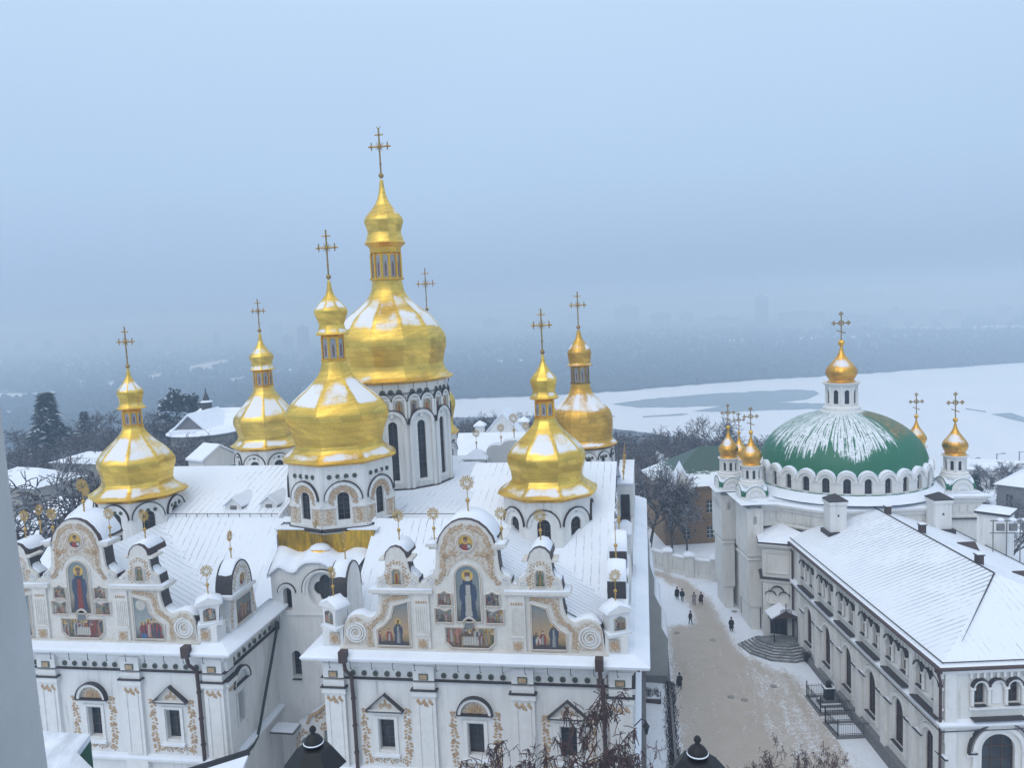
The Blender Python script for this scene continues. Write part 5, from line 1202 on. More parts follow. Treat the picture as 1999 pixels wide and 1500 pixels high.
    b = MB(); b.molding(OC, [(0, -1), (0, 12.4), (.0, 15.2)], 0, True); b.molding(OC, [(0, 12.55), (.18, 12.6), (.22, 12.8), (0, 12.9)], 0, True); b.molding(OC, [(0, 14.4), (.2, 14.5), (.3, 14.8), (.62, 15.1), (.62, 15.3), (0, 15.4)], 0, True); b.molding(OC, [(0, 7.6), (.25, 7.7), (.25, 7.9), (0, 8.0)], 0, True)
    for i in range(len(OC)):
        p, q = Vector((*OC[i], 0)), Vector((*OC[(i+1) % len(OC)], 0)); fr = Fr(p, q-p); Ld = (q-p).length
        for k in range(int(Ld/.9)): a = (k+.5)*Ld/int(Ld/.9); b.box(a-.26, a+.26, 0, .10, 13.2, 14.1, 0, fr); b.box(a-.16, a+.16, .10, .13, 13.3, 14.0, 0, fr)
    b.build('domed_hall_wall', M_CREAM, ref)
    d = MB(); d.molding(OC, [(0, 12.42), (.28, 12.42), (.28, 12.55), (0, 12.6)], 0, True); d.build('flashing', M_DARKMETAL, ref)
    s = MB(); s.molding(OC, [(.66, 15.28), (.66, 15.38), (.5, 15.46), (-.2, 15.6), (-2.5, 16.2)], 0, True); s.lathe([(11.6, 15.9), (10.6, 16.75), (10.2, 16.85)], 40, (ox, oy), 0, 0, False); s.add([(x, y, 15.62) for x, y in OC], [tuple(range(len(OC)))]); s.build('apron_snow', M_SNOW, ref, smooth=False)
    # drum ring of arched windows
    ND, RD_ = 28, 10.35; w = MB(); dg = MB(); sn = MB(); gls = []; tk = MB()
    for fr, wd, az in facet_frames(ox, oy, RD_, ND, 0):
        vis = math.sin(az) < .35
        hp = archpoly(0, wd*.36, 16.95, 18.75, 8)
        w.prism([(-wd/2, 16.6), (wd/2, 16.6), (wd/2, 18.3)]+[(wd*.5*math.cos(t), 18.3+wd*.5*math.sin(t)*1.05) for t in [PI*i/10 for i in range(1, 10)]]+[(-wd/2, 18.3)], fr, -.5, 0, 0, [hp] if vis else [], back=False)
        if not vis: continue
        gl = MB(); gls.append(gl); gl.prism(hp, fr, -.4, -.35); tk.arc(fr, 0, 18.3, wd*.37, wd*.485, 0, .2, 0, PI, 10); tk.box(-wd/2, -wd*.2, 0, .10, 18.1, 18.3, 0, fr); tk.box(wd*.2, wd*.5, 0, .10, 18.1, 18.3, 0, fr)
        for k in range(2): gl.box(-wd*.18, wd*.18, -.35, -.3, 17.4+.55*k, 17.44+.55*k, 1, fr)
        gl.box(-.03, .03, -.35, -.3, 16.95, 18.7, 1, fr)
        dg.box(-wd/2, wd/2, 0, .16, 16.5, 16.85, 0, fr); sn.box(-wd*.14, wd*.14, -.1, .2, 16.86, 16.95, 0, fr)
        P = [(wd*.5*math.cos(t), 18.32+wd*.52*math.sin(t)) for t in [PI-PI*i/10 for i in range(11)]]
        snow_on(sn, fr, P, -1.5, .06, .15, lim=.2)
    do = w.build('window_drum', M_CREAM, ref); [g_.build('arched_window', [M_GLASS, M_FRAMEW], do) for g_ in gls]; tk.build('arch_trim', M_WHITE2, do); dg.build('green_base', mat('green_metal', (.02, .13, .075), .4, col2=(.03, .16, .09), scale=2), do); sn.build('snow', M_SNOW, do, smooth=True)
    # green dome with streaks of snow
    m = MB(); nu, nv = 280, 46; m.att = []; gold_att = []
    for j in range(nv+1):
        v = j/nv; t = v*math.acos(.16); rr = 9.9*math.cos(t)+.02; z = 18.75+6.75*math.sin(t)
        for i in range(nu):
            a = 2*PI*i/nu; rib = .035*abs(math.sin(a*28)); x, y = ox+(rr+rib)*math.cos(a), oy+(rr+rib)*math.sin(a)
            va = math.degrees((a+PI/2+PI) % (2*PI)-PI)      # angle from the side facing the camera, + towards the right
            lo = .34-.04+.16*noise.noise(Vector((a*3.0, 1.7, 0)))+.16*noise.noise(Vector((a*14, 5, 0)))+.16*noise.noise(Vector((a*45, 9, 0)))
            sn_ = smooth(lo-.10, lo+.14, v)*(1-.8*smooth(8, 36, va)*(1-smooth(.86, .99, v)))*(.75+.25*smooth(-85, -50, va))
            m.v.append((x, y, z)); m.att.append(sn_)
            g = smooth(14, 30, va)*(1-smooth(95, 120, va))*smooth(.18+.3*abs(noise.noise(Vector((a*9, 2, 0)))), .55, v)*.5+.4*smooth(-50, -64, va)*(1-smooth(-110, -90, va))*smooth(.1, .3, v)
            gold_att.append(g)
    for j in range(nv):
        for i in range(nu): i2 = (i+1) % nu; m.f.append((j*nu+i, j*nu+i2, (j+1)*nu+i2, (j+1)*nu+i)); m.m.append(0); m.uv[len(m.f)-1] = ((i/nu*28*2, j/nv), ((i+1)/nu*28*2, j/nv), ((i+1)/nu*28*2, (j+1)/nv), (i/nu*28*2, (j+1)/nv))
    gm = bpy.data.materials.new('green_dome_paint'); gm.use_nodes = True; t = gm.node_tree; bs = t.nodes['Principled BSDF']; bs.inputs['Roughness'].default_value = .5
    uv = N(t, 'TexCoord').outputs['UV']; ob = N(t, 'TexCoord').outputs['Object']
    st = noi(t, uv, 1.0, 5, .7, (7.0, 3.5, 1)); st2 = noi(t, uv, 1.0, 4, .75, (3.0, 16, 1))
    a1 = N(t, 'Attribute', attribute_name='snow'); a2 = N(t, 'Attribute', attribute_name='gilt')
    green = mixc(t, noi(t, ob, 1.2, 5), (.006, .115, .055), (.012, .145, .072)); spx = N(t, 'SeparateXYZ'); t.links.new(uv, spx.inputs[0]); fr_ = mth(t, 'FRACT', mth(t, 'MULTIPLY', spx.outputs[0], 1.0)); ribl = mth(t, 'SUBTRACT', 1.0, sstep(t, mth(t, 'MINIMUM', fr_, mth(t, 'SUBTRACT', 1.0, fr_)), .03, .11)); fr2 = mth(t, 'FRACT', mth(t, 'MULTIPLY', spx.outputs[0], 2.37)); ribl = mth(t, 'MAXIMUM', ribl, mth(t, 'MULTIPLY', mth(t, 'SUBTRACT', 1.0, sstep(t, mth(t, 'MINIMUM', fr2, mth(t, 'SUBTRACT', 1.0, fr2)), .04, .2)), .8))
    brown = mixc(t, sstep(t, st2, .42, .62), (.36, .21, .06), (.03, .045, .03))
    fg = sstep(t, mth(t, 'ADD', a2.outputs['Fac'], mth(t, 'MULTIPLY', mth(t, 'SUBTRACT', st, .5), 1.6)), .42, .55)
    c1 = mixc(t, fg, green, brown)
    fs_ = sstep(t, mth(t, 'ADD', mth(t, 'MULTIPLY', a1.outputs['Fac'], .72), mth(t, 'ADD', mth(t, 'MULTIPLY', mth(t, 'SUBTRACT', st, .5), 1.5), mth(t, 'ADD', mth(t, 'MULTIPLY', mth(t, 'SUBTRACT', st2, .5), .9), mth(t, 'MULTIPLY', mth(t, 'MULTIPLY', ribl, sstep(t, noi(t, uv, 1.0, 4, .7, (1.9, 6, 1)), .38, .66)), -.95)))), .40, .52)
    t.links.new(mixc(t, mth(t, 'MULTIPLY', fs_, mth(t, 'ADD', .62, mth(t, 'MULTIPLY', sstep(t, noi(t, ob, 3.2, 6, .8), .38, .58), .38))), c1, (.76, .79, .84)), bs.inputs['Base Color'])
    o = m.build('green_dome', gm, ref, smooth=True); a = o.data.attributes.new('gilt', 'FLOAT', 'POINT'); a.data.foreach_set('value', gold_att)
    # lantern and central onion
    ONION = [(1.0, 0), (1.03, .03), (.93, .14), (.90, .25), (1.02, .50), (1.13, .78), (1.15, 1.0), (1.05, 1.32), (.78, 1.72), (.5, 2.1), (.28, 2.5), (.14, 2.95), (.07, 3.35)]
    M_ON = gold_mat('gilded_onion', (.85, .47, .08), (.55, .28, .05), .4, .32)
    def onion(x, y, z0, rs, hs, par, seed):
        P = [(z0+h*hs, r*rs) for r, h in ONION]
        return gilded('onion', x, y, P, 24, 0, par, M_ON, lambda k, e, z, az: .95*smooth(z0+1.2*hs, z0+1.6*hs, z)*(1-smooth(z0+1.9*hs, z0+2.5*hs, z))*max(0, math.cos(az+2.0))**2, cols=2, per=4, seed=seed)
    def orth_cross(mb, x, y, z0, z1):
        h = z1-z0; th = h*.022; zc = z0+h*.66; w = h*.27
        mb.tube([(x, y, z0), (x, y, z1)], th, 5); mb.tube([(x-w, y, zc), (x+w, y, zc)], th, 5); mb.tube([(x-w*.6, y, z0+h*.40), (x+w*.6, y, z0+h*.28)], th*.9, 5)
        for ex, ez in ((x-w, zc), (x+w, zc), (x, z1)):
            for ddx, ddz in ((-1, 0), (1, 0), (0, 1), (0, -1)): mb.ball((ex+ddx*h*.055, y, ez+ddz*h*.055), h*.036, n=7)
        mb.arc(Fr((x, y, zc), (1, 0, 0)), 0, 0, h*.075, h*.105, -th, th, 0, 2*PI, 14)
    def turret(x, y, zb, sc, par_name, n=8, base=True):
        k = MB()
        if base:
            hw = 1.62*sc
            k.box(x-hw, x+hw, y-hw, y+hw, zb-.4, zb+.35)
            s = MB(); g2 = MB()
            for i in range(4):
                a = i*PI/2; nx, ny = math.sin(a), -math.cos(a); fr = Fr((x+nx*hw, y+ny*hw, zb+.35), (math.cos(a), math.sin(a), 0)); rr = 1.25*sc
                P = [(-rr, 0), (rr, 0)]+arcpts(0, .12, rr, 0, PI, 12); k.prism(P, fr, -1.4*sc, 0); k.arc(fr, 0, .12, rr*.66, rr*.8, 0, .12, 0, PI, 10); k.box(-rr*.55, rr*.55, 0, .08, .1, .3, 0, fr)
                snow_on(s, fr, P[2:][::-1], -1.3*sc, .0, .14, lim=.15); g2.arc(fr, 0, .12, rr, rr+.05, -.4, .05, 0, PI, 10)
            s.lathe([(1.75*sc, zb+.5), (1.6*sc, zb+.9*sc), (1.3*sc, zb+2.1*sc)], 16, (x, y), 0)
            zl = zb+1.9*sc
        else: s = MB(); g2 = MB(); zl = zb
        k.lathe([(1.55*sc, zl-.3), (1.55*sc, zl), (1.4*sc, zl+.1), (1.4*sc, zl+.3*sc), (1.25*sc, zl+.4*sc), (1.2*sc, zl+.45*sc)], 20, (x, y))
        rl = 1.12*sc; zt = zl+2.2*sc; gls = []
        for fr, wd, az in facet_frames(x, y, rl, 8, PI/8):
            h = archpoly(0, wd*.42, zl+.62*sc, zl+1.72*sc, 6); k.prism([(-wd/2, zl+.4*sc), (wd/2, zl+.4*sc), (wd/2, zt), (-wd/2, zt)], fr, -.15, 0, 0, [h], back=False); gl = MB(); gl.prism(h, fr, -.14, -.1); gls.append(gl); k.arc(fr, 0, zl+1.5*sc, wd*.25, wd*.34, 0, .06, 0, PI, 6); k.tube([fr.p(wd/2, zl+.5*sc, 0), fr.p(wd/2, zt-.3, 0)], .09*sc, 6)
        k.lathe([(1.15*sc, zt-.25*sc), (1.3*sc, zt-.1*sc), (1.42*sc, zt), (1.42*sc, zt+.06)], 20, (x, y))
        o = k.build(par_name, M_WHITE2, ref); [g_.build('turret_window', M_GLASS, o) for g_ in gls]
        if s.v: s.build('snow', M_SNOW, o, smooth=True); g2.build('green_edge', MATS['green_metal'], o)
        return o, zt+.06
    for (x, y, zb, sc, ocr) in ((-12.6, -3.6, 15.5, 1.0, 1.12), (-13.9, 1.9, 15.5, .98, 1.10), (12.2, -4.0, 15.4, 1.08, 1.25), (11.5, 4.0, 15.4, 1.0, 1.1), (-10.5, 9.0, 14.2, .9, .95)):
        o, zt = turret(ox+x, oy+y, zb, sc, 'turret'); onion(ox+x, oy+y, zt, ocr, 1.12*sc, o, x)
        c = MB(); z = zt+3.7*sc; c.tube([(ox+x, oy+y, z-.3), (ox+x, oy+y, z+.2)], .07, 6); c.ball((ox+x, oy+y, z+.28), .27*sc, n=12); c.build('ball', M_GOLDP, o); c = MB(); orth_cross(c, ox+x, oy+y, z+.4, z+3.2*sc); c.build('cross', M_GOLDO, o)
    o, zt = turret(ox, oy, 25.35, 1.62, 'lantern', base=False); onion(ox, oy, zt, 1.66, 1.38, o, 3)
    c = MB(); z = zt+4.6; c.ball((ox, oy, z+.35), .42, n=12); c.build('ball', M_GOLDP, o); c = MB(); orth_cross(c, ox, oy, z+.6, z+4.0); c.build('cross', M_GOLDO, o)
    # corner piers on the left
    for (xa, xb, ya, yb_) in ((-14.3, -12.4, -7.3, -2.4), (-15.5, -13.6, -.1, 4.6)):
        P = [(ox+xb, oy+ya), (ox+xb, oy+yb_), (ox+xa, oy+yb_), (ox+xa, oy+ya)]
        k = MB(); k.molding(P[::-1], [(.42, -1), (.42, 2.6), (.22, 3.0), (.22, 9.0), (0, 9.3), (0, 15.0), (.1, 15.1)], 0, True)
        for z0 in (9.0, 12.4, 14.6): k.molding(P[::-1], [(0, z0-.2), (.34, z0-.05), (.34, z0+.1), (0, z0+.25)], 0, True)
        k.molding(P[::-1], [(.1, 14.8), (.6, 15.1), (.6, 15.3), (0, 15.4)], 0, True)
        q = P[::-1]
        for i in range(4):
            p0, p1 = Vector((*q[i], 0)), Vector((*q[(i+1) % 4], 0)); fr = Fr(p0, p1-p0); Ld = (p1-p0).length; m_ = max(1, round(Ld/1.3))
            for kk in range(m_): a = (kk+.5)*Ld/m_; k.strip(fr, [(a-.3, 9.8), (a+.3, 9.8), (a+.3, 10.6), (a-.3, 10.6)], .1, 0, .1, 0, True); k.strip(fr, [(a-.3, 11.0), (a+.3, 11.0), (a+.3, 11.8), (a-.3, 11.8)], .1, 0, .1, 0, True); k.box(a-.22, a+.22, 0, .1, 13.2, 14.1, 0, fr)
        o = k.build('corner_pier', M_CREAM, ref); k = MB(); k.molding(P[::-1], [(.5, -1), (.5, .6), (.42, .7)], 0, True); k.build('plinth', M_STONE, o); k = MB(); k.molding(P[::-1], [(.0, 12.6), (.42, 12.6), (.42, 12.7), (0, 12.75)], 0, True); k.build('flashing', M_DARKMETAL, o); k = MB(); k.molding(P[::-1], [(.64, 15.28), (.64, 15.4), (.3, 15.6), (-.9, 15.75)], 0, True); k.molding(P[::-1], [(.36, 9.08), (.36, 9.18), (.0, 9.3)], 0, True); k.build('snow', M_SNOW, o)
    pp = MB(); x, y = ox-12.9, oy-1.6; pp.tube([(x-.5, y, 12.6), (x-.6, y, 12.0), (x-.6, y, -1)], .12, 7); pp.build('drainpipe', M_BROWNMETAL, ref)
    # vestibule with the canopied side door
    v = MB(); V0 = [(-2.4, 6), (-2.5, 4.3), (-3.1, 1.95), (0, .5), (.5, 6)]
    v.molding(V0, [(0, -1), (0, 11.6)]); v.molding(V0, [(0, 11.0), (.25, 11.15), (.5, 11.5), (.5, 11.7), (0, 11.8)]); v.molding(V0, [(0, 7.0), (.2, 7.1), (.3, 7.4), (0, 7.6)]); fr = Fr((-3.1, 1.95, 0), (3.1, -1.45, 0))
    v.strip(fr, [(.35, 8.2), (2.85, 8.2), (2.85, 10.6), (.35, 10.6)], .18, 0, .12, 0, True)
    for k in range(7): v.box(.4+k*.38, .6+k*.38, 0, .15, 10.7, 11.0, 0, fr)
    for s, rr in ((-.62, .55), (0, .62), (.62, .55)): v.arc(fr, 1.6+s, 5.4+(.45 if s == 0 else 0), rr*.75, rr, 0, .15, 0, PI, 10)
    v.box(.5, 2.7, 0, .2, 4.5, 4.7, 0, fr); v.box(.35, .6, 0, .2, 4.7, 6.8, 0, fr); v.box(2.6, 2.85, 0, .2, 4.7, 6.8, 0, fr)
    vo = v.build('vestibule', M_CREAM, ref)
    d = MB()
    for s, rr in ((-.75, .6), (0, .72), (.75, .6)): d.arc(fr, 1.6+s, 5.4+(.5 if s == 0 else 0), rr, rr+.08, 0, .28, .3, PI-.3, 10)
    d.molding(V0, [(0, 7.5), (.36, 7.45), (.36, 7.55), (0, 7.65)]); d.molding(V0, [(.5, 11.7), (.56, 11.7), (.56, 11.8), (.3, 11.85)]); d.build('flashing', M_DARKMETAL, vo)
    lw = MB(); f2 = Fr((-2.5, 4.3, 0), (-.6, -2.35, 0)); lw.prism(archpoly(.95, .55, 2.6, 6.6), f2, 0, .04); lw.build('narrow_window', M_GLASS, vo)
    rs = MB(); rs.add([(-2.9, 6.5, 11.85), (-3.0, 4.4, 11.85), (-3.65, 1.75, 11.85), (0, -.1, 11.9), (1.4, 2.0, 12.7), (.2, 5.2, 12.9)], [(0, 1, 5), (1, 2, 5), (2, 4, 5), (2, 3, 4)]); rs.build('vestibule_roof_snow', M_SNOW, vo)
    dr = MB(); dr.box(.9, 2.5, -.2, .06, .9, 3.9, 0, fr); dr.box(.75, .9, 0, .15, .9, 4.0, 1, fr); dr.box(2.5, 2.65, 0, .15, .9, 4.0, 1, fr); dr.box(1.67, 1.73, .06, .1, .9, 3.9, 1, fr)
    dr.build('door', [mat('dark_doorway', (.015, .012, .012), .6), M_BROWNMETAL], vo)
    ca = MB(); cx_, cy_ = -1.55, 1.0
    for s in (-1, 1):
        ca.tube([(cx_+s*1.3, cy_-2.1, .9), (cx_+s*1.3, cy_-2.1, 3.7)], .06, 6); ca.tube([(cx_+s*1.3, cy_-.1, 3.7), (cx_+s*1.3, cy_-2.2, 3.75)], .05, 5)
        for k in range(8): q = cy_-.2-k*.27; ca.tube([(cx_+s*1.35, q, 3.0+.1*(k % 2)), (cx_+s*1.35, q, 3.75)], .03, 4); ca.arc(Fr((cx_+s*1.35, q, 3.4), (0, 1, 0)), 0, 0, .09, .13, -.02, .02, 0, 2*PI, 8)
    for k in range(10): q = cx_-1.35+k*.3; ca.tube([(q, cy_-2.2, 3.1+.1*(k % 2)), (q, cy_-2.2, 3.9)], .03, 4); ca.arc(Fr((q, cy_-2.2, 3.5), (1, 0, 0)), 0, 0, .09, .13, -.02, .02, 0, 2*PI, 8)
    scroll(ca, Fr((cx_, cy_-2.25, 0), (1, 0, 0)), -.35, 4.5, .35, 1.5, 0, 1, .06); scroll(ca, Fr((cx_, cy_-2.25, 0), (1, 0, 0)), .35, 4.5, .35, 1.5, PI, -1, .06); ca.tube([(cx_, cy_-2.25, 4.1), (cx_, cy_-2.25, 5.5)], .05, 5)
    cao = ca.build('canopy_ironwork', M_IRON, ref)
    rf = MB(); rf.prism([(-1.6, 3.75), (1.6, 3.75), (0, 4.6)], Fr((cx_, cy_-2.3, 0), (1, 0, 0)), -2.3, 0); rf.build('canopy_roof', M_BROWNMETAL, cao); rf = MB(); rf.prism([(-1.68, 3.78), (-1.6, 3.73), (0, 4.6), (1.6, 3.73), (1.68, 3.78), (1.6, 3.92), (0, 4.8), (-1.6, 3.92)], Fr((cx_, cy_-2.25, 0), (1, 0, 0)), -2.3, 0); rf.build('snow', M_SNOW, cao)
    st = MB()
    for k in range(6):
        rr = 4.9-.40*k; P = [(-1.6+rr*math.cos(a), .9+rr*1.08*math.sin(a)) for a in [PI+PI*i/6 for i in range(7)]]
        st.molding(P, [(-.5, -.2), (0, -.2), (0, .15*(k+1)), (-.62, .15*(k+1))])
    P = [(-1.6+2.95*math.cos(a), .9+3.18*math.sin(a)) for a in [PI+PI*i/6 for i in range(7)]]; st.add([(x, y, .905) for x, y in P], [tuple(range(7))]); so_ = st.build('steps', mat('snowy_stone_steps', (.11, .11, .115), .8, col2=(.24, .245, .255), scale=1.6, amt=.8), ref)
    s2 = MB()
    for k in range(1, 6):
        rr = 4.86-.40*k; P = [(-1.6+(rr+.34)*math.cos(a), .9+(rr+.34)*1.08*math.sin(a)) for a in [PI+PI*i/6 for i in range(7)]]; s2.molding(P, [(-.22, .15*k+.004), (0, .15*k+.004), (0, .15*k+.02), (-.2, .15*k+.025)])
    s2.build('snow', mat('trodden_snow', (.55, .57, .6), .9, col2=(.15, .15, .16), scale=1.2, amt=.6), so_)
refectory()

# ================================================================== PLAZA, ROAD, WALLS AND NEIGHBOURS
def atG(px, py):
    z = 0.0
    for _ in range(6): P = atZ(px, py, z); z = gz(P.x, P.y)
    return Vector((P.x, P.y, z))
def plaza():
    sand = [(1318, 1510), (1312, 1330), (1298, 1240), (1296, 1222), (1350, 1219), (1338, 1180), (1318, 1150), (1290, 1132), (1262, 1124), (1262, 1112), (1300, 1118), (1345, 1135), (1385, 1165), (1408, 1205), (1430, 1240), (1450, 1275), (1500, 1300), (1560, 1318), (1590, 1360), (1625, 1420), (1650, 1510)]
    poly = [(p.x, p.y) for p in (atG(*q) for q in sand)]; poly[0] = (poly[0][0], 38); poly[-1] = (poly[-1][0]+2, 38)
    bright = [(p.x, p.y) for p in (atG(*q) for q in [(1445, 1290), (1560, 1318), (1600, 1380), (1650, 1500), (1520, 1500), (1480, 1400), (1440, 1330)])]
    def dist(p, pl):
        d = 1e9
        for a, b in zip(pl, pl[1:]+pl[:1]):
            ax, ay = a; bx, by = b; L = (bx-ax)**2+(by-ay)**2 or 1e-9; t = max(0, min(1, ((p[0]-ax)*(bx-ax)+(p[1]-ay)*(by-ay))/L)); d = min(d, math.hypot(p[0]-ax-t*(bx-ax), p[1]-ay-t*(by-ay)))
        return d if inside(p, pl) else -d
    mb = MB(); mb.att = []; st = .5; x0, x1, y0, y1 = -2.5, 24, 38, 125; nx = int((x1-x0)/st); ny = int((y1-y0)/st)
    for j in range(ny+1):
        for i in range(nx+1):
            x, y = x0+i*st, y0+j*st; mb.v.append((x, y, gz(x, y)+.015))
            s = smooth(-1.1, 1.6, dist((x, y), poly)); s -= .38*smooth(-1, 3, dist((x, y), bright)); mb.att.append(max(0, s))
    for j in range(ny):
        for i in range(nx): a = j*(nx+1)+i; mb.f.append((a, a+1, a+nx+2, a+nx+1)); mb.m.append(0)
    m = bpy.data.materials.new('sanded_trodden_snow'); m.use_nodes = True; t = m.node_tree; b = t.nodes['Principled BSDF']; b.inputs['Roughness'].default_value = .85
    co = N(t, 'TexCoord').outputs['Object']; at = N(t, 'Attribute', attribute_name='snow').outputs['Fac']
    sandc = mixc(t, noi(t, co, .5, 6, .7), (.37, .315, .255), (.54, .50, .455)); br = N(t, 'TexBrick'); br.inputs['Scale'].default_value = 1.6; br.inputs['Mortar Size'].default_value = .03; br.inputs['Color1'].default_value = (.9, .9, .9, 1); br.inputs['Color2'].default_value = (1, 1, 1, 1); br.inputs['Mortar'].default_value = (.72, .70, .68, 1)
    t.links.new(co, br.inputs['Vector']); mu = N(t, 'Mix', data_type='RGBA', blend_type='MULTIPLY'); mu.inputs[0].default_value = .6; t.links.new(sandc, mu.inputs[6]); t.links.new(br.outputs[0], mu.inputs[7])
    streak = mth(t, 'ADD', mth(t, 'MULTIPLY', noi(t, co, .6, 6, .75, (1.6, .22, 1)), .6), mth(t, 'MULTIPLY', noi(t, co, .5, 6, .75), .4)); fine = noi(t, co, 4.0, 5, .8)
    f = sstep(t, mth(t, 'ADD', at, mth(t, 'ADD', mth(t, 'MULTIPLY', mth(t, 'SUBTRACT', streak, .5), 2.3), mth(t, 'MULTIPLY', mth(t, 'SUBTRACT', fine, .5), 2.0))), .18, .85)
    sn = mixc(t, noi(t, co, 1.2, 6, .7), SNOW, (.62, .66, .73))
    t.links.new(mixc(t, f, sn, mu.outputs[2]), b.inputs['Base Color'])
    bp = N(t, 'Bump'); bp.inputs['Strength'].default_value = .4; bp.inputs['Distance'].default_value = .06; t.links.new(noi(t, co, 3.0, 6, .7), bp.inputs['Height']); t.links.new(bp.outputs[0], b.inputs['Normal'])
    struct(mb.build('plaza', m, smooth=True))
plaza()
for px, py, lab in ((1321, 1237, 'dark manhole cover on the sanded road beside the grey buttress'), (1392, 1251, 'manhole cover in the middle of the road left of the church steps'), (1510, 1341, 'manhole cover on the pale snow in front of the church steps'), (1453, 1368, 'manhole cover on the sanded road, right one of a close pair'), (1427, 1362, 'reddish manhole cover on the sanded road, left one of a close pair'), (1434, 1195, 'dark drain cover on the snow at the foot of the church corner pier')):
    p = atG(px, py); m = MB(); m.lathe([(.36, p.z-.05), (.36, p.z+.035), (.32, p.z+.04), (.30, p.z+.03), (.05, p.z+.03)], 18, (p.x, p.y)); tag(m.build('manhole_cover', mat('frosted_iron', (.16, .155, .15), .8, col2=(.34, .32, .30), scale=2.5)), lab, 'manhole cover', 'manhole covers in the road')

# perimeter wall with snow-capped piers
def yard_wall():
    base = [atG(*q) for q in ((1262, 1104), (1304, 1117), (1346, 1127), (1397, 1134))]
    t = thing('yard_wall', base[0], 'curving white yard wall with panelled sides and snow on top', 'wall'); 
    for a, b in zip(base, base[1:]):
        fr = Fr(a, b-a); L = (b-a).length; m = MB(); m.box(0, L, -.5, 0, -.3, 2.5, 0, fr); m.box(0, L, -.6, .1, 2.5, 2.65, 0, fr); m.box(0, L, -.55, .12, -.3, .5, 0, fr)
        for k in range(2): m.strip(fr, [(.9+k*(L-1.4)/2, .9), (k*(L-1.4)/2+(L-1.4)/2+.4, .9), (k*(L-1.4)/2+(L-1.4)/2+.4, 2.1), (.9+k*(L-1.4)/2, 2.1)], .12, 0, .07, 0, True)
        m.build('wall_panel', M_CREAM, t); s = MB(); s.box(0, L, -.6, .08, 2.65, 2.78, 0, fr); s.build('snow', M_SNOW, t)
    for p in base:
        m = MB(); x, y, z = p; m.box(x-.6, x+.6, y-.5, y+.7, z-.3, z+3.0); m.box(x-.75, x+.75, y-.65, y+.85, z+3.0, z+3.2); m.lathe([(1.0, z+3.2), (.1, z+3.6)], 4, (x, y+.1), 0, PI/4); o = m.build('pier', M_CREAM, t); m = MB(); m.lathe([(1.08, z+3.2), (1.06, z+3.34), (.1, z+3.78)], 4, (x, y+.1), 0, PI/4); m.build('snow_cap', M_SNOW, o)
yard_wall()

